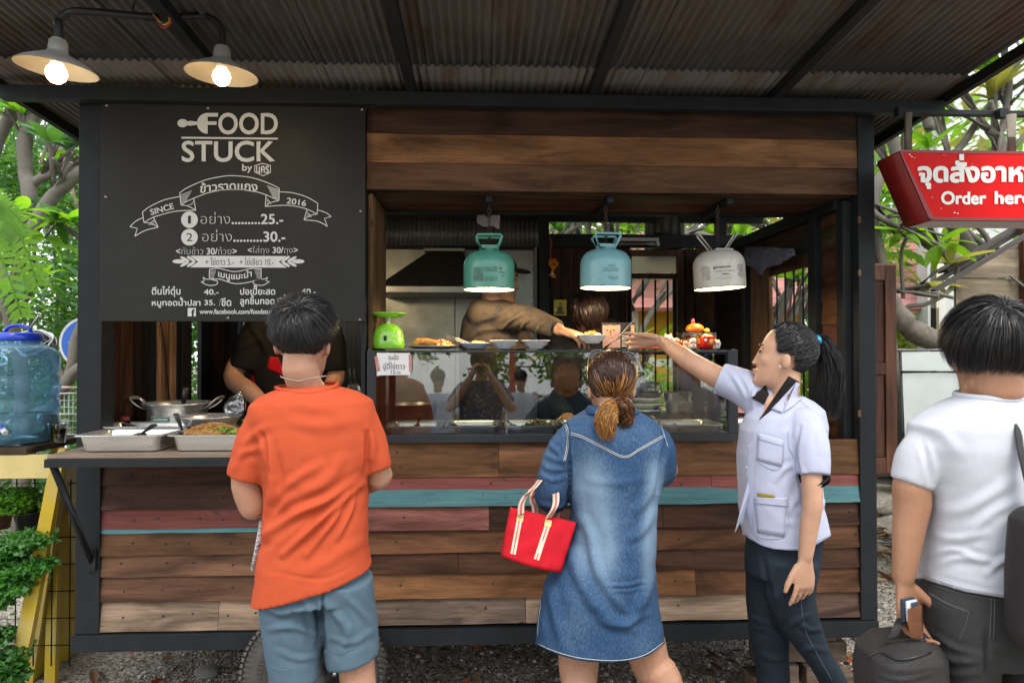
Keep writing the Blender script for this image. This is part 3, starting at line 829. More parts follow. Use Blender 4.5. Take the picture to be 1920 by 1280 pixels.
def leafy_tree(label,x,y,h,r,seed,n=5000,size=.07,mats=None,trunk_r=.08,name='tree',crown_z=.35,group=None,lean=0.0,m=None,ry=None):
 rr=random.Random(seed)
 root=thing(name,label,'tree',(x,y,0),group)
 top=Vector((x+lean,y,h*.95));bm=B()
 tr=spline([(x,y,-.02),(x+lean*.3+rr.uniform(-.1,.1),y,h*.35),(x+lean*.7+rr.uniform(-.1,.1),y+rr.uniform(-.1,.1),h*.7),top],5)
 tube(bm,tr,[lerp(trunk_r,trunk_r*.25,i/(len(tr)-1))for i in range(len(tr))],10)
 put('trunk',bm,m or M_bark2,root)
 cs=[];bl=B()
 for k in range(16):
  t=rr.uniform(crown_z,1);c=tr[min(len(tr)-1,int(t*(len(tr)-1)))]
  a=rr.uniform(0,6.28);rad=r*rr.uniform(.3,.9)
  e=c+Vector((math.cos(a)*rad,math.sin(a)*rad*(ry or 1),rr.uniform(-.1,.35)*r))
  tube(bl,[c,(c+e)/2+Vector((0,0,-.05)),e],[trunk_r*.3,trunk_r*.18,trunk_r*.06],6)
  cs.append((e,[r*rr.uniform(.25,.5)]*3))
 put('branches',bl,m or M_bark2,root)
 foliage(root,'crown',cs,n,size,mats or[M_leafA,M_leafB],seed)
 return root
def pts(Y,*pp):return[P(a,b,Y)for a,b in pp]
plumeria('grey barked frangipani with a broad curved limb beside the left corner post',[(pts(5.2,(30,1010),(52,800),(100,760),(135,690),(150,620),(185,520)),.045,.035,0),(pts(5.3,(10,470),(60,430),(85,385),(110,355),(160,318),(230,270)),.052,.048,1),(pts(5.3,(60,430),(100,395),(120,420),(158,455)),.03,.02,1),(pts(5.2,(112,740),(140,700),(175,670),(230,600)),.05,.03,1),(pts(5.2,(85,650),(110,690),(130,720)),.02,.02,0)],11,keys=['C','A','B','A'],twigs=4,leaves=9,ls=1.0,maxleaf=220)
plumeria('slender forked frangipani at the left edge with a pale upright trunk',[(pts(5.9,(40,1000),(38,700),(12,560),(-10,480)),.06,.045,1),(pts(6.0,(-10,470),(50,390),(55,350),(45,320),(50,240),(65,175),(75,60)),.062,.052,1),(pts(6.0,(55,350),(75,335),(100,325)),.04,.035,1),(pts(6.1,(-20,340),(0,250),(30,200),(60,120)),.06,.05,1)],12,keys=['C','A','A'],twigs=5,leaves=9,ls=1.0,maxleaf=200)
for i,(x,y,h,r,lb)in enumerate(((-6.6,9.0,6.5,1.3,'tall bamboo-like tree with small bright leaves, farthest left behind the stall'),(-5.4,10.5,7.5,1.2,'slim tall tree with airy light green leaves behind the left limb'),(-4.2,9.6,6.8,1.1,'thin dark stemmed tree with fine leaves just left of the stall'),(-7.6,11.5,8,1.4,'bushy tall tree rising in the far left distance'))):
 leafy_tree(lb,x,y,h,r,30+i,n=7000,size=.11,mats=[M_leafA,M_leafA,M_leafC],trunk_r=.07,crown_z=.15,name='slender_tree')
bm=B();rr=random.Random(5)
for i in range(46):
 x,y=rr.uniform(-8.5,-3.2),rr.uniform(8,10.5)
 tube(bm,[(x,y,0),(x+rr.uniform(-.3,.3),y,2.5),(x+rr.uniform(-.7,.7),y,6)],[.03,.025,.012],6)
bam=thing('bamboo_clump','dense clump of thin bamboo stems filling the left background','bamboo',(-6,9.3,0))
o=put('stems',bm,M_bark2,bam);o['kind']='stuff'
foliage(bam,'crown',[(Vector((rr.uniform(-8.5,-3.2),rr.uniform(8.3,10.5),rr.uniform(.8,4.6))),(.5,.5,.5))for _ in range(50)],16000,.10,[M_leafB,M_leafA,M_leafC],8,m_elong=3.5)
foliage(None,'undergrowth',[(Vector((rr.uniform(-6.5,-2.4),rr.uniform(6.2,7.6),rr.uniform(.1,1.1))),(.45,.4,.4))for _ in range(34)],9000,.09,[M_leafB,M_leafB,M_leafC],9)['label']='dark low undergrowth behind the left side of the stall'
fern=thing('fern_frond','drooping fern frond hanging in at the left edge above the water bottle','fern',(P(0,480,3.9).x,3.9,0))
for k,(p0,p1,p2)in enumerate((((-30,400),(30,430),(70,530)),((-40,450),(0,480),(40,590)),((-40,380),(-5,400),(30,440)))):
 q=spline(pts(3.9,p0,p1,p2),8);bm=B();tube(bm,q,.004,6)
 for i in range(2,len(q)):
  for sgn in(-1,1):
   d=(q[i]-q[i-1]).normalized();sd_=Vector((d.z,0,-d.x))*sgn;L_=.16*(1-.5*i/len(q))
   a=q[i];e=a+(sd_+d*.5).normalized()*L_;w=d*.012
   vs=[bm.verts.new(v)for v in(a-w,(a+e)/2-w*1.5+Vector((0,-.01,0)),e,(a+e)/2+w*1.5+Vector((0,-.01,0)),a+w)]
   bm.faces.new(vs)
 put('frond',bm,M_leafA,fern)
put('stem',tube(B(),spline([Vector((fern.location.x-.2,3.95,0)),Vector((fern.location.x-.22,3.95,1.3)),P(-40,440,3.9)],5),.014,8),M_bark2,fern)
for i,(px,Y,r0,tilt,lb)in enumerate(((1215,6.6,.085,-.25,'thick pale grey frangipani trunk seen through the back window bars'),(1420,7.6,.06,.3,'leaning frangipani behind the right half of the back wall'),(960,7.0,.1,.15,'leafy frangipani whose crown shows over the steel splashback'),(780,7.2,.09,-.1,'bright leaved frangipani above the left end of the back wall'))):
 b=P(px,900,Y);x=b.x
 limbs=[([(x,Y,-.02),(x+.05,Y,.8),(x+tilt*.5,Y,1.6),(x+tilt,Y,2.2)],r0*.8,r0*.5,1)]
 rq=random.Random(40+i)
 for q in range(6):
  a=q*1.05+rq.random();rad=rq.uniform(.5,1.2)
  limbs.append(([(x+tilt*.6,Y,1.7+.08*q),(x+tilt+math.cos(a)*rad*.5,Y+math.sin(a)*rad*.4,2.2+.1*q),(x+tilt+math.cos(a)*rad,Y+math.sin(a)*rad*.8,2.4+rq.uniform(0,.9))],r0*.42,r0*.25,3))
 plumeria(lb,limbs,50+i,key='A',keys=['A','A','A','B'],twigs=3,leaves=9,ls=.9,maxleaf=290)
foliage(None,'shrubs',[(Vector((P(px,0,Y).x,Y,z)),(.35,.3,.3))for px,Y,z in[(random.Random(k).uniform(1150,1420),6.0+(k%5)*.25,.25+(k%4)*.33)for k in range(26)]],5200,.08,[M_leafA,M_leafA,M_leafY],15)['label']='light green shrubs growing behind the back window of the stall'
hs_=thing('house','small house with faded pink tiled roof and orange yellow wall behind the stall','house',(2.3,9.5,0))
M_or=mat('orange_wall',(.55,.3,.02),.8,var=.1,vscale=3);M_ww=mat('white_wall',(.72,.72,.68),.8,var=.06,vscale=3)
Yh=8.5
xa,xb=P(1100,600,Yh).x,P(1500,600,Yh).x
zb_,zt_=P(1220,625,Yh).z,P(1220,566,Yh).z
put('wall',bx(xa,xb,Yh,Yh+.2,0,zb_+.35),M_or,hs_)
put('wall',bx(xa-3.2,P(1196,600,Yh-.1).x,Yh-.12,Yh-.005,0,P(1190,572,Yh-.1).z),M_ww,hs_)
M_tile=mat('pink_tile',(.38,.15,.14),.7,var=.25,vscale=5)
bm=B()
for r_ in range(9):
 z=zb_+.36+r_*.14;y=Yh-.25+r_*.24
 for c_ in range(26):
  x=xa-1.5+c_*.27+(r_%2)*.13
  box(bm,(x,y,z),(.262,.3,.03),(R(28),0,0))
o=put('roof_tile',bm,M_tile,hs_);o['kind']='stuff'
put('roof',box(B(),(xa+1.8,Yh+.75,zb_+.93),(7.1,2.6,.05),(R(30),0,0)),M_tile,hs_)
fn=thing('white_fence','white painted low fence with pillars seen low through the back window','fence',(1.6,7.4,0))
for i in range(9):
 x=.6+i*.3
 put('pillar',bx(x,x+.11,7.4,7.5,0,1.55,.004),M_ww,fn)
for z in(.35,.9,1.45):put('rail',bx(.5,3.2,7.42,7.48,z,z+.08,.003),M_ww,fn)
rr=random.Random(77)
foliage(None,'far_foliage',[(Vector((rr.uniform(-3.5,10),rr.uniform(12,15),rr.uniform(.5,4.8))),(.9,.8,.8))for _ in range(90)],26000,.2,[M_leafA,M_leafB,M_leafY,M_leafC],19)['label']='mass of distant trees closing the view behind the stall'
for k,(x0,x1,y0,y1,z1,n_,mm,lab)in enumerate(((2.8,8.5,8.6,10.5,4.6,26000,[M_leafA,M_leafY,M_leafA],'bright yellow green foliage filling the view at the right'),(-9,-2.6,7.4,9.0,4.4,26000,[M_leafB,M_leafC,M_leafA,M_leafB],'leafy foliage filling the view at the left'),(-2.5,3,7.9,9.5,4.6,18000,[M_leafA,M_leafA,M_leafY],'bright foliage above the back wall'),(2.9,6.5,5.2,6.6,3.9,2600,[M_leafA,M_leafY,M_leafA,M_leafB],'broad bright leaves hanging among the limbs at the right'))):
 foliage(None,'dense_foliage',[(Vector((rr.uniform(x0,x1),rr.uniform(y0,y1),rr.uniform((.3,.3,2.3,2.2)[k],z1))),(.55,.45,.55))for _ in range(55)],n_,.1 if k<3 else .19,mm,90+k,m_elong=2.2 if k<3 else 3.2)['label']=lab
chim=tag(put('stove_pipe',lathe(B(),[(.145,0),(.145,.6),(.15,.6),(.15,.63),(.14,.63)],(P(1248,440,4.95).x,4.98,2.30),28),mat('dark_pipe',(.05,.05,.05),.3,.8,var=.3,vscale=8)),'wide dark metal stove pipe rising behind the back wall','pipe')
plumeria('big frangipani with bare winding grey limbs behind the red sign',[(pts(4.3,(1850,760),(1830,640),(1805,515),(1775,480),(1735,445),(1705,410),(1690,330),(1672,250),(1660,170),(1640,60)),.058,.028,3),(pts(4.4,(1835,620),(1830,495),(1790,430),(1765,400),(1720,330),(1700,260),(1715,130)),.052,.028,3),(pts(4.5,(1775,480),(1800,420),(1850,360),(1875,285),(1868,255),(1850,243)),.045,.03,2),(pts(4.5,(1868,258),(1885,225),(1895,150),(1880,60)),.028,.018,2),(pts(4.6,(1700,420),(1760,330),(1830,235),(1900,130),(1960,60)),.03,.018,3),(pts(4.2,(1690,300),(1650,340),(1640,430),(1655,520),(1680,545)),.035,.03,1),(pts(4.1,(1585,330),(1640,395),(1690,425)),.022,.02,1),(pts(4.3,(1745,245),(1738,200),(1755,120)),.035,.02,2),(pts(4.4,(1790,415),(1835,455),(1880,480),(1960,440)),.025,.018,2),(pts(4.3,(1810,410),(1850,450),(1858,500),(1905,550)),.018,.015,1),(pts(4.2,(1678,600),(1700,575),(1735,570),(1780,545),(1800,500)),.016,.012,0),(pts(4.2,(1692,560),(1690,500),(1700,450),(1740,415)),.012,.01,0)],21,keys=['A','A','Y','A'],twigs=3,leaves=7,ls=1.0,maxleaf=290,trunk_n=2,twl=.3)
plumeria('frangipani with long forked branches seen through the side window',[(pts(5.4,(1430,800),(1445,660),(1470,560),(1490,490),(1500,430)),.03,.018,2),(pts(5.4,(1440,700),(1480,600),(1530,520),(1590,420)),.022,.015,2),(pts(5.5,(1490,700),(1500,600),(1495,540)),.022,.02,1),(pts(5.4,(1500,470),(1460,440),(1400,415)),.025,.015,3),(pts(5.3,(1550,460),(1500,420),(1470,405)),.02,.015,3)],22,key='A',twigs=2,leaves=7,ls=.9,maxleaf=150)
st=thing('old_tree','stout rough barked limb sawn off short behind the swung shutter','tree',(P(1675,700,4.0).x,4.0,0))
q=spline(pts(4.0,(1668,900),(1655,760),(1648,640),(1640,560),(1650,500)),6)
put('trunk',tube(B(),q,[.12-.002*i for i in range(len(q))],14),mat('rough_bark',(.2,.18,.14),.9,bump=1.0,bscale=28,var=.5,vscale=14,var2=(.08,.07,.06)),st)
q=spline(pts(3.95,(1645,520),(1672,575),(1700,610),(1728,628),(1768,645)),6)
bm=B();tube(bm,q,[.05+.014*noise.noise(p*12)+.002*i*(1 if i<12 else .3)for i,p in enumerate(q)],14)
put('limb',bm,MATS['rough_bark'],st)
bw=thing('building','pale grey concrete building wall beyond the frangipani limbs','building',(P(1790,500,8).x,8,0))
M_conc=mat('pale_concrete',(.5,.53,.52),.85,var=.1,vscale=2.5)
put('wall',bx(P(1739,500,8).x,P(2200,500,8).x,8,8.2,0,P(1780,120,8).z),M_conc,bw)
put('pilaster',bx(P(1762,500,7.9).x,P(1776,500,7.9).x,7.92,7.998,0,P(1780,120,8).z),mat('concrete_light',(.6,.6,.57),.85),bw)
put('drain_pipe',tube(B(),[P(1750,700,7.7),P(1750,455,7.7)],.03,10),M_blackp,bw)
put('drain_pipe',tube(B(),[P(1758,700,7.7),P(1758,455,7.7)],.012,8),mat('cream_pipe',(.55,.5,.3),.5),bw)
put('pipe_box',bx(P(1760,0,7.7).x,P(1774,0,7.7).x,7.7,7.8,P(0,665,7.7).z,P(0,622,7.7).z),mat('grey_box',(.15,.17,.18),.6),bw)
h2=thing('house','far small house with pale rose roof and plank wall between the branches','house',(P(1705,600,11).x,11,0))
a,b=P(1640,600,11),P(1742,540,11)
put('wall',bx(a.x,b.x,11,11.2,0,a.z+.02),mat('faded_rose',(.5,.36,.32),.8,var=.15,vscale=4),h2)
put('roof',box(B(),((a.x+b.x)/2,11,a.z+.33),(b.x-a.x+.6,1.4,.06),(R(35),0,0)),mat('rose_roof',(.4,.24,.2),.8,var=.2,vscale=6),h2)
for i in range(6):put('plank',bx(a.x,b.x,10.975,10.998,.3+i*.26,.52+i*.26,.004),mat('faded_rose',(.5,.36,.32)),h2)
cb=thing('sheet_metal_screen','dented galvanised sheet screen in a dark steel frame beside the wooden hut','metal screen',(P(1750,700,3.8).x,3.8,0))
M_galv=mat('galvanised',(.55,.6,.58),.38,.75,bump=.6,bscale=5,var=.08,vscale=4)
Yc=3.8
A_,B_,C_,D_=P(1688,660,Yc),P(1806,658,Yc),P(1806,960,Yc),P(1703,960,Yc)
mz=P(1740,695,Yc)
poly(bmq:=B(),[A_,B_,Vector((B_.x,Yc,mz.z)),Vector((A_.x+.012,Yc,mz.z))],.01);put('upper_sheet',bmq,M_galv,cb)
poly(bmq:=B(),[Vector((A_.x+.013,Yc+.004,mz.z-.012)),Vector((B_.x,Yc+.004,mz.z-.012)),C_,D_],.01);put('lower_sheet',bmq,M_galv,cb)
put('frame_bar',tube(B(),[A_,Vector((D_.x-.02,Yc-.01,D_.z)),Vector((D_.x-.01,Yc-.01,0))],.008,6),M_steelframe,cb)
put('frame_bar',tube(B(),[Vector((A_.x,Yc-.01,mz.z-.006)),Vector((B_.x,Yc-.01,mz.z-.006))],.008,6),M_steelframe,cb)
put('frame_bar',tube(B(),[Vector((B_.x,Yc-.01,A_.z)),Vector((B_.x,Yc-.01,0))],.014,6),M_steelframe,cb)
put('top_cap',tube(B(),[A_+Vector((-.02,0,.01)),B_+Vector((0,0,.01))],.01,6),M_white,cb)
hut=thing('wooden_hut','weathered plank hut with a sloping dark roof edge at the right','hut',(P(1900,700,4.3).x,4.3,0))
Yq=4.2;xh=P(1793,600,Yq).x
for i in range(19):
 z0=.05+i*.185
 z1=z0+.182
 xr_=xh+1.7
 def slope(x):return P(1793,522,Yq).z+(x-xh)*.60
 if z0>slope(xr_):break
 pp=[(xh,z0),(xr_,z0),(xr_,min(z1,slope(xr_)))]
 if slope(xh)<z1:
  if slope(xr_)>z1:pp.append((xh+(z1-slope(xh))/.62,z1))
  if slope(xh)>z0:pp.append((xh,slope(xh)))
  else:pp[0]=(xh+(z0-slope(xh))/.62,z0)
 else:pp.append((xh,z1))
 bm=poly(B(),[Vector((x,Yq-.01*(i%2),z))for x,z in pp],.02)
 put('plank',bm,wood_mat('hut_wood',0,.8,con=.35),hut,color=[v*(.85+.3*((i*7)%5)/4)for v in(.28,.23,.165)])
put('corner_post',bx(P(1903,0,Yq).x,P(1915,0,Yq).x,Yq-.05,Yq-.012,0,2.5),M_woodz,hut,color=(.12,.05,.03))
a,b=P(1757,548,Yq-.25),P(1925,447,Yq-.25)
d=(b-a).normalized();nrm=Vector((-d.z,0,d.x))
for nm_,t0,dep,off,th,m_ in(('roof_edge',0,.05,0,.022,mat('felt_roof',(.06,.05,.045),.8,var=.3,vscale=8)),('roof_edge',.06,.05,-.026,.024,M_hood),('roof',.3,.10,.001,.02,MATS['felt_roof'])):
 A0=a+d*t0+(Vector((0,.262,0))if t0 else Vector());A1=a+d*2.2+(Vector((0,.262,0))if t0 else Vector())
 put(nm_,poly(B(),[A0+nrm*off,A1+nrm*off,A1+nrm*(off+th),A0+nrm*(off+th)],dep),m_,hut)
fl=thing('flowering_shrub','low shrub with small white flowers behind the shutter','shrub',(P(1680,800,4.6).x,4.6,0))
foliage(fl,'leaves',[(P(px,py,4.7),(.12,.12,.12))for px,py in((1680,720),(1690,760),(1680,800),(1695,840),(1670,870),(1700,900),(1660,840))],1500,.05,[M_leafA,M_leafB],61)
foliage(fl,'flowers',[(P(px,py,4.6),(.13,.1,.13))for px,py in((1680,720),(1690,760),(1682,800),(1690,830))],900,.035,[mat('petal',(.8,.78,.8),.6)],62,m_elong=1.2)
pot=tag(put('clay_pot',lathe(B(),[(0,0),(.2,0),(.27,.12),(.3,.25),(.33,.27),(.33,.31),(.29,.31),(.27,.2),(0,.18)],PZ(1690,930,0)+Vector((.25,.15,0)),28),mat('mossy_clay',(.33,.25,.12),.8,var=.3,vscale=9,bump=.2)),'mossy tan clay pot on the gravel beyond the corner post','flower pot')
lg=tag(put('log',tube(B(),spline([PZ(1640,962,.04),PZ(1700,950,.045),PZ(1790,957,.04),PZ(1900,965,.04)],4),.045,10),M_bark2),'old log edging the gravel beside the clay pot','log')
drop_leaves('log_litter','dry litter along the log',[(2.2,4.2,4.6,6.2,1)],220,[(.3,.24,.16),(.4,.34,.25)],9,.06)
TONES='่้๊๋'
UPPER='ัิีึื็ํ'
def raw_contours(s):
 c=bpy.data.curves.new('t','FONT');c.body=s;c.size=1.0
 o=bpy.data.objects.new('t',c);col.objects.link(o)
 dg=bpy.context.evaluated_depsgraph_get();dg.update()
 cu=o.evaluated_get(dg).to_curve(dg)
 out=[]
 for sp in cu.splines:
  bp=sp.bezier_points;n=len(bp);pl=[]
  for i in range(n):
   a,b=bp[i],bp[(i+1)%n]
   p0,p1,p2,p3=a.co.xy,a.handle_right.xy,b.handle_left.xy,b.co.xy
   st=1 if((p1-p0).length<1e-5 and(p3-p2).length<1e-5)else 4
   d=(p3-p0)
   if st==4 and d.length>0 and abs((p1-p0).cross(d))<1e-5 and abs((p2-p0).cross(d))<1e-5:st=1
   for k in range(st):
    t=k/st;u=1-t
    pl.append((p0*u**3+p1*(3*u*u*t)+p2*(3*u*t*t)+p3*t**3)[:])
  if len(pl)>2:out.append(np.array(pl))
 o.evaluated_get(dg).to_curve_clear()
 bpy.data.objects.remove(o);bpy.data.curves.remove(c)
 return out
def contours(s,bold=0.0):
 st=[i for i,ch in enumerate(s)if ch in TONES and((i and s[i-1]in UPPER)or(i+1<len(s)and s[i+1]=='ำ'))]
 base=''.join(ch for i,ch in enumerate(s)if i not in st)
 out=raw_contours(base)
 for i in st:
  pre=''.join(ch for k,ch in enumerate(s[:i])if k not in st)
  if not pre:continue
  a=raw_contours(pre);b=raw_contours(pre+s[i])
  for cn in b[len(a):]:out.append(cn+np.array([0.0,.2]))
 if bold:
  res=[]
  big=max(out,key=lambda c:np.prod(c.max(0)-c.min(0)))
  sgn=1 if np.sum(big[:,0]*np.roll(big[:,1],-1)-np.roll(big[:,0],-1)*big[:,1])>0 else-1
  for c in out:
   e=np.roll(c,-1,0)-np.roll(c,1,0);l=np.linalg.norm(e,axis=1,keepdims=True);l[l==0]=1
   nrm=np.stack([e[:,1],-e[:,0]],1)/l
   res.append(c+nrm*(bold*sgn))
  out=res
 return out
def fill(bm,cs,to3,mi=0):
 V,E_=[],[]
 for c in cs:
  k=len(V);V+=[Vector(p)for p in c];E_+=[(k+i,k+(i+1)%len(c))for i in range(len(c))]
 vs,_,fs,_,_,_=geometry.delaunay_2d_cdt(V,E_,[],0,1e-5)
 A=np.concatenate([c for c in cs]);Bn=np.concatenate([np.roll(c,-1,0)for c in cs])
 cen=np.array([sum((vs[i]for i in f),Vector((0,0)))/len(f)for f in fs])
 y=cen[:,1][:,None];x=cen[:,0][:,None]
 up=(A[:,1]<=y)&(Bn[:,1]>y);dn=(A[:,1]>y)&(Bn[:,1]<=y)
 cr=(Bn[:,0]-A[:,0])*(y-A[:,1])-(x-A[:,0])*(Bn[:,1]-A[:,1])
 wn=(up&(cr>0)).sum(1)-(dn&(cr<0)).sum(1)
 bv={}
 for f,w in zip(fs,wn):
  if w==0:continue
  for i in f:
   if i not in bv:bv[i]=bm.verts.new(to3(*vs[i]))
  try:bm.faces.new([bv[i]for i in f]).material_index=mi
  except ValueError:pass
 return bm
def text(name,s,x0,x1,y0,y1,Y,m,parent,bold=0.0,warp=None,rot=0.0,label=None):
 cs=contours(s,bold);al=np.concatenate(cs);mn,mx=al.min(0),al.max(0)
 cx,cy=(x0+x1)/2,(y0+y1)/2;cr,sr=math.cos(R(rot)),math.sin(R(rot))
 def to3(a,b):
  u=x0+(a-mn[0])/(mx[0]-mn[0])*(x1-x0);v=y1-(b-mn[1])/(mx[1]-mn[1])*(y1-y0)
  if warp:u,v=warp(u,v)
  if rot:du,dv=u-cx,v-cy;u,v=cx+du*cr-dv*sr,cy+du*sr+dv*cr
  return P(u,v,Y)
 bm=fill(B(),cs,to3)
 o=put(name,bm,m,parent)
 if label:o['label']=label
 return o
def stroke(bm,pp,w,Y,closed=False,sm=0):
 pp=[Vector((a,b,0))for a,b in pp]
 if sm:pp=spline(pp,sm)
 n=len(pp);L_,R_=[],[]
 for i,p in enumerate(pp):
  a=pp[i-1]if(i or closed)else p;b=pp[(i+1)%n]if(i<n-1 or closed)else p
  d=(b-a);d=d.normalized()if d.length else Vector((1,0,0));q=Vector((-d.y,d.x,0))*w/2
  L_.append(bm.verts.new(P(*(p+q).xy,Y)));R_.append(bm.verts.new(P(*(p-q).xy,Y)))
 for i in range(n if closed else n-1):
  j=(i+1)%n;bm.faces.new((L_[i],L_[j],R_[j],R_[i]))
 return bm
def disc(bm,cx,cy,rx,ry,Y,n=32,rot=0):
 c,s=math.cos(R(rot)),math.sin(R(rot))
 bm.faces.new([bm.verts.new(P(cx+rx*math.cos(t)*c-ry*math.sin(t)*s,cy+rx*math.cos(t)*s+ry*math.sin(t)*c,Y))for t in[6.28318*i/n for i in range(n)]])
 return bm
M_chalk=mat('chalkboard',(0.0155,0.015,0.0142),0.5,spec=.3,var=.25,vscale=3.5,bump=.12,bscale=160,rvar=.08)
YF=2.944
mb=thing('menu_board','big dark grey menu board with white Thai and English lettering','menu board',(-1.06,2.95,1.75))
a,b=P(190,186,2.945),P(684,603,2.945)
put('panel',bx(a.x,b.x,2.946,2.962,b.z,2.69,.002),M_chalk,mb)
for zx,zy in((30,52),(595,68),(1455,75),(25,562),(1447,642),(707,1237),(1443,1247)):
 put('screw',lathe(B(),[(0,.004),(.004,.003),(.006,0)],P(190+zx/2.976,180+zy/2.976,2.945),10,axis=(0,-1,0)),M_screw,mb)
T=lambda n_,s,x0,x1,y0,y1,**k:text('lettering',s,x0,x1,y0,y1,YF,k.pop('m',M_white),mb,label=None,**k)
bm=B()
pc=[(389.3,251)]+[(389.3-20*math.sin(t),231.5+19.5*math.cos(t))for t in np.linspace(.05,math.pi,24)]+[(408.8,212),(408.8,219),(389.3,219),(389.3,227.8),(406,227.8),(406,234.4),(389.3,234.4)]
geo=[np.array([(x,-y)for x,y in pc])]
fill(bm,geo,lambda x,y:P(x,-y,YF))
disc(bm,342.3,231.2,9.7,7.8,YF)
bm.faces.new([bm.verts.new(P(x,y,YF-.0004))for x,y in((351,228),(357,226.8),(370,228.5),(370,234),(357,236),(351,235.2))])
stroke(bm,[(340,258.4),(521,260.2)],3.4,YF)
o=put('fork_emblem',bm,M_white,mb)
T('','OOD',409,521,211.5,252.5,bold=.022);T('','STUCK',340.6,515.5,264,304,bold=.02)
T('','by',454,473,307.7,324.5,bold=.015)
bm=B();hx=[(492,306.5),(507,310.5),(507,323.5),(493.5,329.8),(477.5,322.5),(477.5,311)]
stroke(bm,hx,1.9,YF,closed=True);put('badge_outline',bm,M_white,mb)
T('','นคร',480,504.5,311,325.5,bold=.03)
def Z7(l):return[(220+x/4.571,320+y/4.571)for x,y in l]
bm=B()
for l in([(535,190),(600,147),(750,82),(900,50),(1000,44),(1150,60),(1290,105),(1388,152)],[(545,295),(620,252),(800,185),(1000,162),(1180,180),(1275,208),(1385,258)],[(535,222),(400,252),(280,308),(215,355)],[(228,445),(320,395),(500,348),(672,340)],[(215,405),(160,432),(108,480)],[(150,562),(240,512),(350,485)],[(228,445),(290,452),(350,485)],[(545,295),(610,305),(672,340)],[(1388,182),(1500,190),(1620,225),(1718,280)],[(1713,372),(1600,322),(1450,297),(1268,308)],[(1268,308),(1320,272),(1385,258)],[(1720,337),(1790,362),(1832,393)],[(1800,478),(1720,435),(1600,422)],[(1600,422),(1650,385),(1713,372)]):
 stroke(bm,Z7(l),1.6,YF,sm=5)
for l in([(535,190),(545,295)],[(1388,152),(1385,258)],[(655,240),(672,340)],[(215,355),(228,445)],[(108,480),(172,495),(150,562)],[(310,400),(350,485)],[(1275,208),(1268,308)],[(1718,280),(1713,372)],[(1832,393),(1775,410),(1800,478)],[(1625,335),(1600,422)]):
 stroke(bm,Z7(l),1.6,YF+.0003)
for i in range(9):
 y=205+i*9;L_=100-i*6
 stroke(bm,Z7([(540,y+4),(540+L_,y-34+i*2)]),.7,YF)
 y=165+i*10;stroke(bm,Z7([(1384,y),(1384-L_,y-34+i*2)]),1.0,YF)
for i in range(5):
 stroke(bm,Z7([(655-i*3,262+i*7),(628-i*12,292+i*2)]),.7,YF)
 stroke(bm,Z7([(320,415+i*12),(290-i*6,440+i*6)]),.7,YF)
 stroke(bm,Z7([(1280,235+i*12),(1305+i*4,262+i*5)]),.7,YF)
 stroke(bm,Z7([(1622,350+i*12),(1650+i*4,375+i*5)]),.7,YF)
o=put('ribbon_drawing',bm,M_white,mb);o['kind']='stuff'
T('','ข้าวราดแกง',375,483,338,357.5,bold=.02,warp=lambda u,v:(u,v+5.5*((u-442)/66)**2-.5))
T('','SINCE',281,326,386.5,398,bold=.02,rot=-16);T('','2016',537.5,574.5,373,384.5,bold=.02,rot=9)
bm=B();disc(bm,355.2,411.9,15.6,15.6,YF);disc(bm,355.2,444.7,15.6,15.6,YF);put('number_disc',bm,M_white,mb)['kind']='stuff'
for s,y in(('1',411.9),('2',444.7)):
 text('lettering',s,352.5 if s=='1' else 349.5,358 if s=='1' else 361,y-7.5,y+7.5,YF-.0006,M_chalk,mb)
T('','อย่าง.........25.-',376,531,397.7,420.6,bold=.02);T('','อย่าง.........30.-',379,535,430.5,453.5,bold=.02)
T('','<กับข้าว 30/ถ้วย>',330,444,462.8,477.5,bold=.02);T('','<ใส่ถุง 30/ถุง>',464.5,558.5,461,478.5,bold=.02)
bm=B()
def Z8(l):return[(240+x/4.267,460+y/4.267)for x,y in l]
fill(bm,[np.array([(x,-y)for x,y in Z8([(497,83),(1270,86),(1207,132),(1272,178),(497,176),(562,130)])])],lambda x,y:P(x,-y,YF))
for sgn,cx in((1,0),(-1,1767)):
 def q(x):return x if sgn==1 else 1767-x
 for(x,y,rx,ry,rt)in((405,128,50,17,0),(455,110,42,12,28),(455,148,42,12,-28),(505,108,40,12,32),(505,150,40,12,-32),(470,130,10,3,0),(530,128,18,2.5,0)):
  z=Z8([(q(x),y)])[0];disc(bm,z[0],z[1],rx/4.267,ry/4.267,YF-.0003,16,rt*sgn)
put('banner',bm,M_white,mb)['kind']='stuff'
text('lettering','+ ไข่ดาว 5.-   + ไข่เจียว 10.-',385,513,483,497,YF-.0007,M_chalk,mb)
bm=B()
for l in([(652,192),(720,183),(850,210),(960,190),(1000,184),(1065,190)],[(650,268),(740,272),(850,305),(960,296),(1065,264)],[(600,255),(625,270),(650,270)],[(585,292),(640,318),(700,316),(716,300),(712,285),(680,276),(650,268)],[(1117,255),(1095,268),(1067,270)],[(1132,290),(1080,318),(1020,314),(1003,300),(1006,285),(1030,275),(1065,264)]):
 stroke(bm,Z8(l),1.5,YF,sm=5)
for l in([(652,190),(650,270)],[(1065,188),(1065,266)],[(600,255),(612,285),(585,292)],[(1117,255),(1105,285),(1132,290)]):stroke(bm,Z8(l),1.5,YF+.0003)
for i in range(7):
 stroke(bm,Z8([(655,200+i*10),(705-i*3,200+i*10)]),.7,YF);stroke(bm,Z8([(1060,198+i*10),(1012+i*3,200+i*10)]),.7,YF)
put('ribbon_drawing',bm,M_white,mb)['kind']='stuff'
T('','เมนูแนะนำ',409,472,506,524,bold=.02,warp=lambda u,v:(u,v+4-5.5*((u-440)/32)**2))
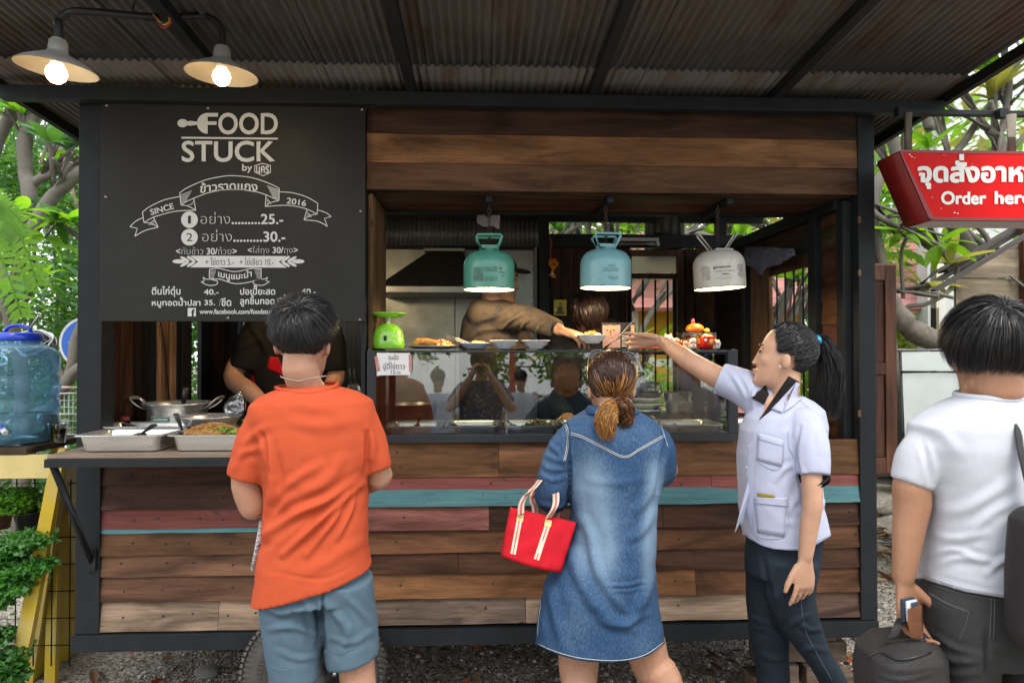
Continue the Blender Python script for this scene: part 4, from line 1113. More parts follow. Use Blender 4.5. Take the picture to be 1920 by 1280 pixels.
for s,x0,x1,y0,y1 in(('ตีนไก่ตุ๋น',284.5,338.4,536.5,556.8),('40.-',382.3,410,542,552.6),('ปอเปี๊ยะสด',450.2,516,534.5,552.6),('40.-',564.6,592,541,552),('หมูทอดน้ำปลา',284.5,376,557,577.2),('35.',383,403,562,572.2),('/ขีด',410.4,433.5,558,574),('ลูกชิ้นทอด',450,514.7,552.5,575),('เริ่ม',520.5,549,552,570.3),('www.facebook.com/foodstucko',374,523,579,588.6)):
 T('',s,x0,x1,y0,y1,bold=.02)
bm=B();fill(bm,[np.array([(352,-577.2),(367.3,-577.2),(367.3,-592.9),(352,-592.9)])],lambda x,y:P(x,-y,YF));put('square_icon',bm,M_white,mb)
text('lettering','f',358.5,365.5,579.5,592.8,YF-.0006,M_chalk,mb,bold=.04)
M_red=mat('sign_red',(.62,.003,.002),.45,spec=.15,var=.05,vscale=4)
M_redd=mat('sign_edge_red',(.22,.012,.012),.35,var=.2,vscale=8)
sg=thing('order_sign','red light box sign reading Order here in white, hanging from the side beam','sign',(2.3,2.75,P(1700,412,2.7).z))
Ya,Yb_=2.70,2.86
tl,bl=P(1684,281,Ya),P(1742,413,Ya);W_=1.06
def face(y,ins=0.0,rad=.02):
 pp=[]
 cs=[(tl.x+ins,tl.z-ins,rad),(tl.x+W_-ins,tl.z-ins,rad),(bl.x+W_-(bl.x-tl.x)*2-ins*1.3,bl.z+ins,rad),(bl.x+ins*1.3,bl.z+ins,rad)]
 out=[]
 for i,(x,z,r_)in enumerate(cs):
  p=Vector((x,0,z));a=Vector((cs[i-1][0],0,cs[i-1][1]));c=Vector((cs[(i+1)%4][0],0,cs[(i+1)%4][1]))
  A=p+(a-p).normalized()*r_;C=p+(c-p).normalized()*r_
  for t in(0,.25,.5,.75,1):out.append(A*(1-t)**2+p*2*t*(1-t)+C*t*t+Vector((0,y,0)))
 return out
bm=B();loft(bm,[face(Ya+.004),face(Yb_)],cap=True);put('box',bm,M_redd,sg)
bm=B();poly(bm,face(Ya-.002,.012,.018),.006);put('face_panel',bm,M_red,sg)
bm=B();loft(bm,[face(Ya-.004,0),face(Ya+.003,0)],cap=False)
A_,C_=face(Ya-.004,0),face(Ya-.004,.012,.018)
va=[bm.verts.new(p)for p in A_];vc=[bm.verts.new(p)for p in C_]
for i in range(len(va)):bm.faces.new((va[i],va[(i+1)%len(va)],vc[(i+1)%len(vc)],vc[i]))
put('trim',bm,M_redd,sg)
bm=B();poly(bm,[Vector((bl.x+.012,Ya+.006,bl.z-.0015)),Vector((bl.x+W_-2*(bl.x-tl.x)-.012,Ya+.006,bl.z-.0015)),Vector((bl.x+W_-2*(bl.x-tl.x)-.012,Yb_-.003,bl.z-.0015)),Vector((bl.x+.012,Yb_-.003,bl.z-.0015))]);put('underside',bm,mat('dull_grey_sheet',(.42,.38,.38),.5),sg)
M_wr=mat('sign_white',(.78,.78,.74),.4)
text('lettering','จุดสั่งอาหาร',1720.5,1966,289,354.5,Ya-.005,M_wr,sg,bold=.042)
text('lettering','Order',1764.5,1849.5,358.5,384,Ya-.005,M_wr,sg,bold=.035)
text('lettering','here',1865,1934,358.5,383.5,Ya-.005,M_wr,sg,bold=.035)
bm=B()
for x,y,s,a in((1706,290,1.4,40),(1710,294,1.2,40),(1715,296,.7,-40),(1748,370,.8,0),(1765,391,.8,0),(1770,291,.5,0),(1823,308,.5,0),(1790,399,1.4,10),(1796,400,1.2,0)):disc(bm,x,y,s*1.6,s*.7,Ya-.005,8,a)
put('chips',bm,M_wr,sg)['kind']='stuff'
for px in(1711,1906):
 t_=P(px,214,2.76);bz=face(Ya)[0].z
 put('hanger_pole',tube(B(),[(t_.x,2.79,P(1780,214,2.79).z),(t_.x,2.79,tl.z-.004)],.0165 if px<1800 else .02,12),mat('pale_pole',(.2,.175,.14),.7,var=.2,vscale=10),sg)
 put('hanger_clamp',bx(t_.x-.02,t_.x+.02,2.825,2.858,P(1780,212,2.87).z-.03,P(1780,212,2.87).z+.01,.003),M_steelframe,sg)
M_bulb=mat('bulb_glow',(1,.8,.5),.4,emit=7,ecolor=(1,.72,.38))
M_shin=mat('reflector_inside',(.62,.55,.42),.34,.75,bump=.1,bscale=60)
tw=thing('twin_pipe_lamp','lit pair of round aluminium reflector lamps on one bent black pipe under the canopy','lamp',(-1.15,2.35,2.5))
la,lb=P(110,74,2.22),P(417,88,2.48)
ta,tb=P(108,22,2.24),P(415,34,2.48)
mid=P(296,33,2.38)
pp=spline([la+Vector((0,0,-.03)),la+Vector((0,0,.05)),ta+Vector((.0,0,-.035)),ta+Vector((.03,0,-.005)),ta+Vector((.09,0,.002)),mid,tb+Vector((-.08,0,.004)),tb+Vector((-.03,0,-.006)),tb+Vector((0,0,-.04)),lb+Vector((0,0,.03)),lb+Vector((0,0,-.03))],6)
put('pipe',tube(B(),pp,.0125,12),mat('pipe_black',(.025,.025,.028),.4,.3,bump=.1),tw)
put('pipe_clamp',tube(B(),[mid+Vector((-.01,0,-.012)),mid+Vector((0,.01,.012)),mid+Vector((0,.02,.2))],.012,8),M_steelframe,tw)
for c,r_,pts_ in(((.45,.35,.02),.003,((285,25),(305,46),(318,40),(314,28))),((.35,.03,.02),.003,((290,30),(305,52),(320,44),(318,30))),((.02,.02,.02),.0035,((252,5),(250,25),(275,40),(300,46),(312,40)))):
 put('wire',tube(B(),spline([P(x,y,2.36)for x,y in pts_],6),r_,6),mat('wire %s'%c[0],c,.5),tw)
def reflector(c,tiltx,tilty,s=1.0):
 ax=Euler((R(tiltx),R(tilty),0)).to_matrix()@Vector((0,0,1))
 prof=[(.024,.0),(.024,-.004),(.03,-.008),(.032,-.04),(.036,-.05),(.075,-.07),(.11,-.088),(.132,-.105),(.134,-.108)]
 pr2=[(.132,-.1085),(.108,-.091),(.073,-.073),(.03,-.055),(0,-.052)]
 prof=[(r_*s,z*s)for r_,z in prof];pr2=[(r_*s,z*s)for r_,z in pr2]
 sh=put('lamp_shade',lathe(B(),prof,c,40,axis=ax),M_alu,tw)
 put('reflector',lathe(B(),pr2,c,40,axis=ax),M_shin,sh)
 put('socket',lathe(B(),[(.018,-.05),(.02,-.075),(0,-.076)],c,16,axis=ax),mat('ceramic',(.6,.58,.5),.4),sh)
 bc=c+ax*(-.108)
 put('bulb',lathe(B(),[(0,-.032),(.014,-.029),(.026,-.018),(.0315,0),(.028,.015),(.018,.028),(.014,.04)],bc,20,axis=ax),M_bulb,sh)
 l=bpy.data.lights.new('lamp_light','POINT');l.energy=.9;l.color=(1,.7,.38);l.shadow_soft_size=.033
 lo=bpy.data.objects.new('lamp_light',l);lo.location=bc+ax*(-.042)-tw.location;lo.parent=tw;col.objects.link(lo)
reflector(la,3,5,.88);reflector(lb,2,2,.93)
M_inner=mat('lamp_inner',(.85,.8,.65),.5)
def canister(px,py,Y,colr,label,name,tiltd,kind,marks,nm):
 c=P(px,py,Y)
 L0=thing('canister_lamp',label,'lamp',c,'hanging lamps made of old gas canisters')
 m=mat(nm,colr,.32,coat=.25,var=.08,vscale=9,bump=.05,bscale=30,rvar=.1)
 ax=Vector((math.sin(R(tiltd)),0,math.cos(R(tiltd))));r_=.116;H=.178
 prof=[(r_,0),(r_,.105),(r_*.985,.122),(r_*.92,.142),(r_*.78,.160),(r_*.6,.171),(r_*.45,.175),(.0,.176)]
 put('canister',lathe(B(),prof,c,48,axis=ax),m,L0)
 put('rim',lathe(B(),[(r_+.0012,-.001),(r_+.0012,.004),(r_-.002,.004),(r_-.002,-.001)],c,48,axis=ax,closed=True),mat('rust_edge',(.14,.07,.035),.8,var=.5,vscale=60,var2=colr),L0)
 put('lining',lathe(B(),[(r_-.003,.0),(r_-.003,.1),(r_*.9,.137),(r_*.5,.165),(0,.17)],c,40,axis=ax),M_inner,L0)
 q=Vector((0,0,1)).rotation_difference(ax).to_matrix()
 def T3(x,y,z):return c+q@Vector((x,y,z))
 if kind=='collar':
  put('neck_ring',lathe(B(),[(.046,.172),(.046,.185),(.042,.185),(.042,.172)],c,28,axis=ax,closed=True),m,L0)
  for yy,sg_ in((-.04,1),(.04,-1)):
   w0,w1=.034,.058
   loop=[T3(-w0,yy,.18),T3(-w1,yy*1.15,.232),T3(-w1+.008,yy*1.15,.244),T3(w1-.008,yy*1.15,.244),T3(w1,yy*1.15,.236),T3(w0,yy,.18)]
   put('handle',tube(B(),loop,.0062,8,closed=True),m,L0)
   bm=B();poly(bm,[T3(-w0,yy,.178),T3(w0,yy,.178),T3(w0+.006,yy*1.03,.198),T3(-w0-.006,yy*1.03,.198)],.003);put('handle_plate',bm,m,L0)
   for s_ in(-1,1):
    bm=B();poly(bm,[T3(s_*w0,yy,.18),T3(s_*(w0+.004),yy*.5,.18),T3(s_*w1,yy*.7,.235),T3(s_*w1,yy*1.15,.24)],.003);put('handle_side',bm,m,L0)
 else:
  put('neck_ring',bx(c.x-.04+.012,c.x+.04+.012,c.y-.03,c.y+.03,c.z+.173,c.z+.183,.003),m,L0)
  for s_ in(-1,1):
   loop=[T3(s_*.035,-.02,.178),T3(s_*.085,-.022,.245),T3(s_*.09,-.018,.252),T3(s_*.09,.018,.252),T3(s_*.085,.022,.245),T3(s_*.035,.02,.178)]
   put('handle',tube(B(),loop,.0038,8,closed=True),m,L0)
 put('bulb_socket',tube(B(),[T3(0,0,.168),T3(0,0,.11)],.018,14),M_blackp,L0)
 bc=T3(0,0,.07)
 put('bulb',lathe(B(),[(0,-.03),(.02,-.022),(.03,0),(.022,.02),(.013,.042)],bc,18),M_bulb,L0)
 l=bpy.data.lights.new('lamp_light','POINT');l.energy=6.5;l.color=(1,.76,.45);l.shadow_soft_size=.03
 lo=bpy.data.objects.new('lamp_light',l);lo.location=T3(0,0,.03)-L0.location;lo.parent=L0;col.objects.link(lo)
 top=Vector((T3(0,0,.2).x,Y,2.29));z=T3(0,0,.176).z;k=0;bm=B()
 put('valve',tube(B(),[T3(0,0,.175),T3(0,0,.215)],.008,8),M_steelframe,L0)
 while z<2.29:
  cc=Vector((lerp(T3(0,0,.2).x,top.x,0),Y,z+.011));ring=[]
  for j in range(10):
   t=j/10*6.283;u,v=math.cos(t)*.0065,math.sin(t)*.0125
   ring.append(cc+(Vector((u,0,v))if k%2 else Vector((0,u,v))))
  tube(bm,ring,.0022,5,closed=True);z+=.019;k+=1
 put('chain',bm,mat('chain_brown',(.08,.045,.035),.55,.6),L0)
 M_ink=mat('canister_ink',(.03,.05,.05),.6)
 def wrap(u,v,e=.0009):
  a=u/r_;return T3(math.sin(a)*(r_+e),-math.cos(a)*(r_+e),v)
 bm=B()
 for(kindm,u0,u1,v,h)in marks:
  if kindm=='l':
   n=max(1,int((u1-u0)/.006));rr=random.Random(int((u0+v)*1e5))
   for i in range(n):
    if rr.random()<.12:continue
    a0=lerp(u0,u1,i/n);a1=lerp(u0,u1,(i+.85)/n)
    bm.faces.new([bm.verts.new(p)for p in(wrap(a0,v),wrap(a1,v),wrap(a1,v+h),wrap(a0,v+h))])
 if len(bm.verts):put('fine_print',bm,M_ink,L0)['kind']='stuff'
 else:bm.free()
 for(kindm,u0,u1,v,h)in marks:
  if kindm!='l':
   cs=contours(kindm,.02);al=np.concatenate(cs);mn,mx=al.min(0),al.max(0)
   put('lettering',fill(B(),cs,lambda a,b:wrap(u0+(a-mn[0])/(mx[0]-mn[0])*(u1-u0),v+(b-mn[1])/(mx[1]-mn[1])*h)),M_ink,L0)
 bm=B();rr=random.Random(px)
 for i in range(26):
  u,v,s_=rr.uniform(-.17,.17),abs(rr.gauss(0,.03))+.004 if i%2 else rr.uniform(.01,.12),rr.uniform(.0008,.003)
  if v>.12:continue
  bm.faces.new([bm.verts.new(wrap(u+s_*math.cos(t)*rr.uniform(.6,1.6),v+s_*.8*math.sin(t),.0006))for t in(0,1,2,3,4,5)])
 put('rust_specks',bm,MATS['rust_edge'],L0)['kind']='stuff'
 return L0
fine=lambda u0,u1,v0,v1,st=.0055:[('l',u0,u1,v,.0018)for v in np.arange(v0,v1,st)]
canister(917,543,3.10,(.09,.33,.25),'sea green canister lamp hanging over the plates, nearest the menu board','c',0,'collar',fine(-.075,-.025,.028,.09,.0035)+fine(-.02,.035,.028,.05,.0045)+fine(-.02,.035,.07,.09,.0045)+[('DY',.045,.06,.078,.011),('22',.057,.068,.049,.009),('l',.043,.075,.065,.004)],'can_green')
canister(1135,540,3.10,(.2,.45,.5),'pale turquoise canister lamp, the middle one over the display case','c',1,'collar',[('l',-.01,.025,.088,.003)]+fine(-.03,.04,.065,.078,.006)+fine(-.01,.04,.03,.045,.005),'can_turquoise')
canister(1350,541,3.10,(.55,.54,.48),'scuffed cream white canister lamp with wire handles at the right end','c',-3,'wire',[('genetron',-.065,.012,.079,.014),('30lbs.',-.03,.008,.052,.008)]+[('l',-.06,.03,.07,.0014),('l',-.06,.03,.067,.0012),('l',-.055,.02,.04,.0014),('l',-.035,.02,.034,.0014)]+fine(-.12,-.078,.035,.1,.006)+fine(.045,.085,.04,.095,.0045),'can_cream')
case=thing('display_case','long glass fronted display case in a dark frame on the hatch counter','display case',(.3,3.15,1.225))
cx0,cx1=P(688,740,2.95).x,P(1384,740,2.95).x
cz0,cz1,cy0,cy1=1.226,1.622,2.95,3.40
M_case=mat('case_frame',(.028,.032,.038),.38,.2,bump=.05,bscale=60)
M_glass=glass_mat('glass',(.95,.97,.96),refl=2.4)
def cb_(x0,x1,y0,y1,z0,z1,n='frame_bar'):return put(n,bx(x0,x1,y0,y1,z0,z1,.0015),M_case,case)
cb_(cx0,cx1,cy0,cy0+.04,cz0,cz0+.034);cb_(cx0,cx0+.036,cy0,cy0+.04,cz0+.035,cz1)
cb_(cx1-.043,cx1,cy0,cy0+.03,cz0+.035,cz1);cb_(cx0+.037,cx1-.044,cy0+.002,cy0+.012,cz1-.008,cz1)
for x in(cx0+.037,cx1-.04):cb_(x,x+.03,cy1-.03,cy1,cz0+.001,cz1)
cb_(P(1298,740,3.4).x,P(1309,740,3.4).x,cy1-.03,cy1,cz0+.001,cz1)
cb_(cx0+.068,cx1-.041,cy1-.028,cy1-.002,cz0+.001,cz0+.03);cb_(cx0+.068,cx1-.041,cy1-.028,cy1-.002,cz1-.02,cz1)
for x in(cx0+.001,cx1-.02):cb_(x,x+.018,cy0+.042,cy1-.032,cz1-.014,cz1-.001);cb_(x,x+.018,cy0+.042,cy1-.032,cz0+.001,cz0+.03)
put('base_plate',bx(cx0+.02,cx1-.022,cy0+.041,cy1-.031,cz0+.002,cz0+.012),M_inox2,case)
put('glass_pane',bx(cx0+.038,cx1-.045,cy0+.014,cy0+.018,cz0+.036,cz1-.009),M_glass,case).rotation_euler=(R(-1.35),0,0)
put('glass_pane',bx(cx1-.012,cx1-.008,cy0+.045,cy1-.034,cz0+.032,cz1-.016),glass_mat('glass_side',refl=1.0),case)
put('glass_shelf',bx(cx0+.004,cx1-.004,cy0+.003,cy1-.002,cz1+.001,cz1+.007),glass_mat('glass_top',(.86,.94,.91),1.0),case)
SH=cz1+.0075
M_paper=mat('paper',(.78,.78,.76),.7,var=.03)
pn=thing('paper_notice','white handwritten paper notice taped to the display glass','notice',(P(737,700,2.945).x,2.945,P(737,702,2.945).z))
poly(b_:=B(),[P(706.5,661,2.948),P(769,662,2.945),P(769.5,702.5,2.946),P(707,703.5,2.944)],.0006);put('paper',b_,M_paper,pn)
M_tape=mat('tape',(.5,.25,.25),.4,var=.3,vscale=90)
for c_ in(((702,668),(707.5,667),(713,695),(706,697)),((766,664),(772,665),(772,696),(767,697))):
 poly(b_:=B(),[P(x,y,2.9435)for x,y in c_],.0004);put('tape',b_,M_tape,pn)
M_inkb=mat('pen_ink',(.02,.03,.08),.5)
text('lettering','วันนี้มี',728,747,664,674,2.9425,M_inkb,pn);text('lettering','ฉู่ฉี่ไข่ดาว',718,759,677,695,2.9425,M_inkb,pn);text('lettering','15',733,741,693.5,701,2.9425,M_inkb,pn);text('lettering','บาท',744,751,696,701,2.9425,M_inkb,pn)
def pan(name,label,x0,x1,y0,y1,zr,dep,group=None,rim=.012,m=None,cat='tray',rz_=0):
 c=Vector(((x0+x1)/2,(y0+y1)/2,zr-dep));bm=B();w,d=(x1-x0)/2,(y1-y0)/2
 def rr_(hw,hd,z,r=.025,n=5):
  o=[]
  for sx,sy,a0 in((1,1,0),(-1,1,90),(-1,-1,180),(1,-1,270)):
   for k in range(n):a=R(a0+90*k/(n-1));o.append(Vector((c.x+sx*(hw-r)+r*math.cos(a),c.y+sy*(hd-r)+r*math.sin(a),z)))
  return o
 rings=[rr_(w-rim-.02,d-rim-.02,c.z+.0005),rr_(w-rim-.012,d-rim-.012,c.z+.004,.03),rr_(w-rim-.002,d-rim-.002,zr-.003),rr_(w-.004,d-.004,zr-.001),rr_(w,d,zr-.004),rr_(w,d,zr-.001),rr_(w-.003,d-.003,zr+.001),rr_(w-rim,d-rim,zr+.0005),rr_(w-rim-.006,d-rim-.006,zr-.008),rr_(w-rim-.014,d-rim-.014,c.z+.006),rr_(w-rim-.02,d-rim-.02,c.z+.003)]
 loft(bm,rings);o=put(name,bm,m or M_inox,None,auto=50)
 return tag(o,label,cat,group)
def heap(name,label,c,rx,ry,h,cols,seed,n=120,size=.01,cat='food',base=None,elong=1.6,kind=None):
 rr=random.Random(seed);bm=B()
 if base:
  lathe(bm,[(rx*.95,0),(rx*.8,h*.45),(rx*.5,h*.75),(0,h*.85)],c,20,sy=ry/rx)
  for v in bm.verts:v.co+=Vector((0,0,noise.noise(v.co*60)*h*.3))
 for i in range(n):
  a,t=rr.uniform(0,6.283),math.sqrt(rr.random());z=h*(1-t*t)*(.85 if base else rr.uniform(.3,1))
  s=size*rr.uniform(.5,1.3)
  box(bm,Vector(c)+Vector((math.cos(a)*t*rx,math.sin(a)*t*ry,z+s*.2)),(s*elong,s,s*.6),(rr.uniform(-.7,.7),rr.uniform(-.7,.7),rr.uniform(0,3.1)),0,mi=rr.randrange(len(cols)))
 o=put(name,bm,[mat('food %s'%(c_,),c_,.35,bump=.3,bscale=200,var=.2,vscale=80)for c_ in cols],None,auto=60)
 return tag(o,label,cat,None,kind)
def spoon(name,label,p0,p1,r=.005,m=None,bowl=.03,hm=None,cat='spoon',up=(0,0,1)):
 p0,p1=Vector(p0),Vector(p1);d=(p1-p0).normalized();root=thing(name,label,cat,p0)
 put('handle',tube(B(),[p0+d*bowl*.8,lerp(p0,p1,.45),p1],[r*.7,r,r*1.7],8,ry=.45),hm or m or M_blackp,root)
 bm=B();ball(bm,p0,bowl,(1,.7,.25),14,8,rot=(0,-math.asin(max(-1,min(1,d.z)))*.5,math.atan2(d.y,d.x)))
 put('bowl',bm,m or M_blackp,root)
 return root
G_case='steel trays in the display case'
tz=P(780,799,3.0).z
case_pans=[]
for k,(a,b,lab)in enumerate(((718,829,'empty steel tray below the paper notice in the display case'),(833,942,'steel tray with clear sauce in the display case under the two plates'),(945,1052,'steel tray of stir fried meat bits in the display case'),(1056,1150,'steel tray in the display case right behind the woman in denim'),(1156,1226,'narrow steel tray right of the woman in denim'),(1228,1360,'steel tray with a few brown bits at the right end of the case'))):
 x0,x1=P(a,799,3.0).x,P(b,799,3.0).x
 pan('steel_tray',lab,x0,x1,3.0,3.27,tz,.05,G_case);case_pans.append(((x0+x1)/2,3.13))
pan('steel_tray','steel tray standing outside the right end of the display case',cx1+.015,cx1+.3,3.06,3.34,P(1400,787,3.2).z,.062)
heap('fried_bits','brown stir fried bits in the middle tray of the display case',(P(1010,799,3.13).x,3.15,tz-.035),.08,.07,.045,[(.3,.14,.05),(.4,.25,.1),(.2,.09,.04),(.1,.16,.04)],3,170,.012)
heap('sauce_bits','few dark bits in the tray at the right end of the case',(P(1300,799,3.13).x,3.15,tz-.043),.03,.03,.02,[(.16,.06,.03),(.25,.12,.05)],4,24,.01)
heap('dark_bits','dark braised pieces in the narrow tray right of the denim woman',(P(1262,799,3.13).x,3.12,tz-.04),.025,.03,.035,[(.12,.06,.02),(.25,.13,.03)],5,30,.014)
bm=B();x=case_pans[1][0];poly(bm,[(x-.1,3.04,tz-.02),(x+.1,3.04,tz-.02),(x+.1,3.23,tz-.02),(x-.1,3.23,tz-.02)]);tag(put('broth',bm,mat('broth',(.35,.33,.25),.05,spec=.6)),'thin pale broth in the tray under the two plates','food')
spoon('serving_spoon','dark brown spatula handle leaning in the first case tray',P(782,797,3.1),P(789,776,3.02),.007,mat('brown_handle',(.06,.02,.015),.4),.02)
spoon('serving_spoon','black spatula lying in the second case tray',P(848,797,3.1),P(866,800,3.02),.006,M_blackp,.03)
spoon('serving_spoon','black spoon lying over the left edge of the stir fry tray',P(962,797,3.1),P(948,786,3.02),.006,M_blackp,.025)
spoon('serving_spoon','steel ladle resting in the narrow tray right of the denim woman',P(1240,795,3.12),P(1222,779,3.05),.005,M_inox,.028)
spoon('serving_spoon','long steel spoon reaching over the last case tray',P(1350,794,3.1),P(1318,785,3.0),.004,M_inox,.024)
wk=thing('cooking_pan','wide grey metal basin inside the stall behind the first case trays','basin',(P(768,780,3.62).x,3.62,1.10))
c_=P(768,757,3.62);put('bowl',lathe(B(),[(.06,-.17),(.1,-.165),(.138,-.06),(.148,0),(.153,.003),(.148,.005),(.143,0),(.132,-.06),(.095,-.155),(0,-.16)],c_,40),mat('basin_grey',(.25,.27,.26),.35,.7,var=.15,vscale=5),wk)
put('handle',tube(B(),spline([c_+Vector((.13,-.06,-.02)),c_+Vector((.165,-.08,.01)),c_+Vector((.16,-.02,.015)),c_+Vector((.145,.0,-.01))],5),.005,8),M_inox,wk)
wk.location.z=c_.z-.17
for ch in wk.children:ch.location.z-=(c_.z-.17)-1.10
put_block=tag(put('gas_stove',bx(c_.x-.2,c_.x+.2,3.5,3.8,.462,c_.z-.171,.006),M_inox2),'steel stove box under the grey basin','stove')
M_green=mat('lime_plastic',(.24,.6,.04),.25,coat=.5)
sx_=P(727.5,650,3.06).x
ks=thing('kitchen_scale','lime green kitchen scale with a round pan on the glass shelf','kitchen scale',(sx_,3.06,SH))
put('body',lathe(B(),[(0,0),(.069,0),(.072,.004),(.072,.045),(.07,.047),(.07,.055),(.064,.078),(.052,.096),(.035,.108),(.015,.113),(0,.114)],(sx_,3.06,SH),40,sy=.85),M_green,ks)
put('neck',lathe(B(),[(.008,.112),(.008,.125),(.011,.126),(.011,.137)],(sx_,3.06,SH),16),mat('pale_grey',(.6,.6,.6),.4),ks)
put('pan',lathe(B(),[(0,.136),(.03,.137),(.06,.143),(.078,.154),(.083,.158),(.081,.160),(.058,.148),(.03,.142),(0,.141)],(sx_,3.06,SH),40),M_green,ks)
put('dial_window',box(B(),(sx_-.004,3.06-.0605,SH+.046),(.014,.006,.022),None,.001),mat('dial_dark',(.02,.05,.03),.2),ks)
def crockery(name,label,c,prof,m,cat,n=40,sy=1.0):return tag(put(name,lathe(B(),prof,c,n,sy=sy),m),label,cat)
M_por=mat('porcelain',(.75,.77,.8),.15,coat=.4);M_porb=mat('porcelain_blue',(.55,.63,.82),.15,coat=.4)
px_,pY=P(811,650,3.1).x,3.10
crockery('platter','oval steel platter of fried sausage beside the green scale',(px_,pY,SH),[(0,0),(.08,.0),(.1,.006),(.123,.014),(.121,.016),(.09,.006),(0,.003)],M_inox,'platter',sy=.7)
M_saus=mat('fried_batter',(.62,.2,.03),.5,bump=1.0,bscale=120,var=.35,vscale=50,var2=(.75,.36,.06))
sa=tag(put('fried_sausage',tube(B(),spline([(px_-.085,pY-.02,SH+.02),(px_-.06,pY-.025,SH+.032),(px_-.02,pY-.03,SH+.033),(px_+.03,pY-.035,SH+.022)],6),[.008,.013,.015,.015,.016,.016,.016,.015,.015,.015,.016,.015,.015,.014,.014,.013,.012,.009,.006],12),M_saus),'curved golden fried sausage on the platter','sausage')
heap('fried_rice','golden crumbed fried pieces heaped on the platter',(px_+.03,pY+.01,SH+.005),.07,.05,.032,[(.7,.25,.04),(.75,.4,.1),(.8,.65,.4),(.55,.15,.03)],6,190,.012,base=True)
c2x=P(891,650,3.1).x
pr_plate=[(0,.003),(.035,.002),(.04,0),(.045,.003),(.066,.022),(.071,.026),(.069,.028),(.05,.012),(0,.008)]
crockery('plate','pale blue white plate with yellow corn and tongs on the glass shelf',(c2x,3.08,SH),pr_plate,M_porb,'plate')
heap('corn_salad','yellow corn salad on the pale blue plate',(c2x+.01,3.08,SH+.012),.04,.035,.024,[(.8,.5,.05),(.7,.35,.04),(.5,.5,.08)],7,130,.008,base=True)
tg=thing('tongs','pale steel tongs leaning across the pale blue plate','tongs',P(838,630,3.05))
for s_ in(-1,1):put('arm',tube(B(),[P(837,630+s_*1.6,3.05+.006*s_),P(860,637+s_*2,3.06+.008*s_),P(884,645+s_*.8,3.07)],[.0045,.005,.003],8,ry=.4),mat('pale_steel',(.75,.7,.62),.3,.6),tg)
pr_bowl=[(0,.006),(.025,.005),(.027,0),(.032,.001),(.034,.008),(.052,.018),(.060,.034),(.066,.037),(.065,.039),(.058,.036),(.048,.02),(.03,.012),(0,.01)]
for px,lab in((945,'white bowl next to the corn plate on the glass shelf'),(1005,'white bowl under the outstretched sleeve, second from the corn plate')):
 crockery('bowl',lab,(P(px,650,3.08).x,3.08,SH),pr_bowl,M_por,'bowl')
hb=P(1110,644,3.02)
crockery('bowl','white bowl of food held over the display case by the cook in the brown jacket',(hb.x,3.02,hb.z),pr_bowl,M_por,'bowl')
heap('bowl_food','yellow and green food in the held bowl',(hb.x,3.02,hb.z+.022),.045,.045,.03,[(.8,.5,.08),(.8,.6,.2),(.1,.3,.05),(.6,.25,.05)],8,90,.011,base=True)
kc=thing('picture_card','dark printed card with a stern face standing on the glass shelf','card',P(1158,654,3.14))
a,b=P(1128,605,3.14),P(1190,653,3.14)
put('card',bx(a.x,b.x,3.14,3.155,SH,a.z,.002),M_blackp,kc)
def flat(name,pp,Y,m,par,sm=0):
 if sm:pp=[(v.x,v.y)for v in spline([Vector((x,y,0))for x,y in pp+pp[:1]],sm)][:-1]
 return put(name,fill(B(),[np.array([(x,-y)for x,y in pp])],lambda x,y:P(x,-y,Y)),m,par)
flat('print',[(1130,609),(1163,609),(1163,652),(1130,652)],3.138,mat('print_rose',(.45,.28,.26),.4,var=.2,vscale=20),kc)
flat('print',[(1136,607.5),(1143,606.5),(1152,607.5),(1155,616),(1153,625),(1147,631),(1142,631),(1135,625),(1133,616)],3.1375,mat('print_skin',(.55,.3,.2),.4),kc,4)
for pp in([(1136.5,617),(1142.5,619),(1136.5,620.5)],[(1146.5,619),(1152.5,617),(1152.5,620.5)],[(1140,627),(1147,626.4),(1147,628)],[(1133,606.5),(1155,606.5),(1154,610),(1144,608.5),(1134,610.5)],[(1144,619),(1145.5,619),(1146.5,624),(1143,624)]):
 flat('print',pp,3.137,mat('print_dark',(.06,.03,.03),.4),kc)
for i in range(7):flat('print',[(1166,625+i*3.8),(1174+(i*5)%7,625+i*3.8),(1174+(i*5)%7,626.6+i*3.8),(1166,626.6+i*3.8)],3.137,M_white,kc)
flat('print',[(1183,609),(1189.5,609),(1189.5,652),(1183,652)],3.137,MATS['print_skin'],kc)
tag(put('ladle',tube(B(),[P(1134,652,3.09),P(1160,633,3.09),P(1190,598,3.1)],[.006,.0045,.004],8),M_blackp),'thin black handle leaning across the picture card','ladle')
M_fig=mat('glazed_white',(.82,.78,.72),.15,coat=.5);M_rd=mat('glazed_red',(.6,.015,.01),.15,coat=.5);M_or_=mat('glazed_orange',(.8,.2,.01),.15,coat=.5);M_gold=mat('gold_paint',(.6,.4,.06),.3,.3);M_ink=mat('glaze_black',(.02,.02,.02),.2);M_yel=mat('glazed_yellow',(.8,.55,.04),.2);M_pk=mat('pale_peach',(.8,.5,.35),.3)
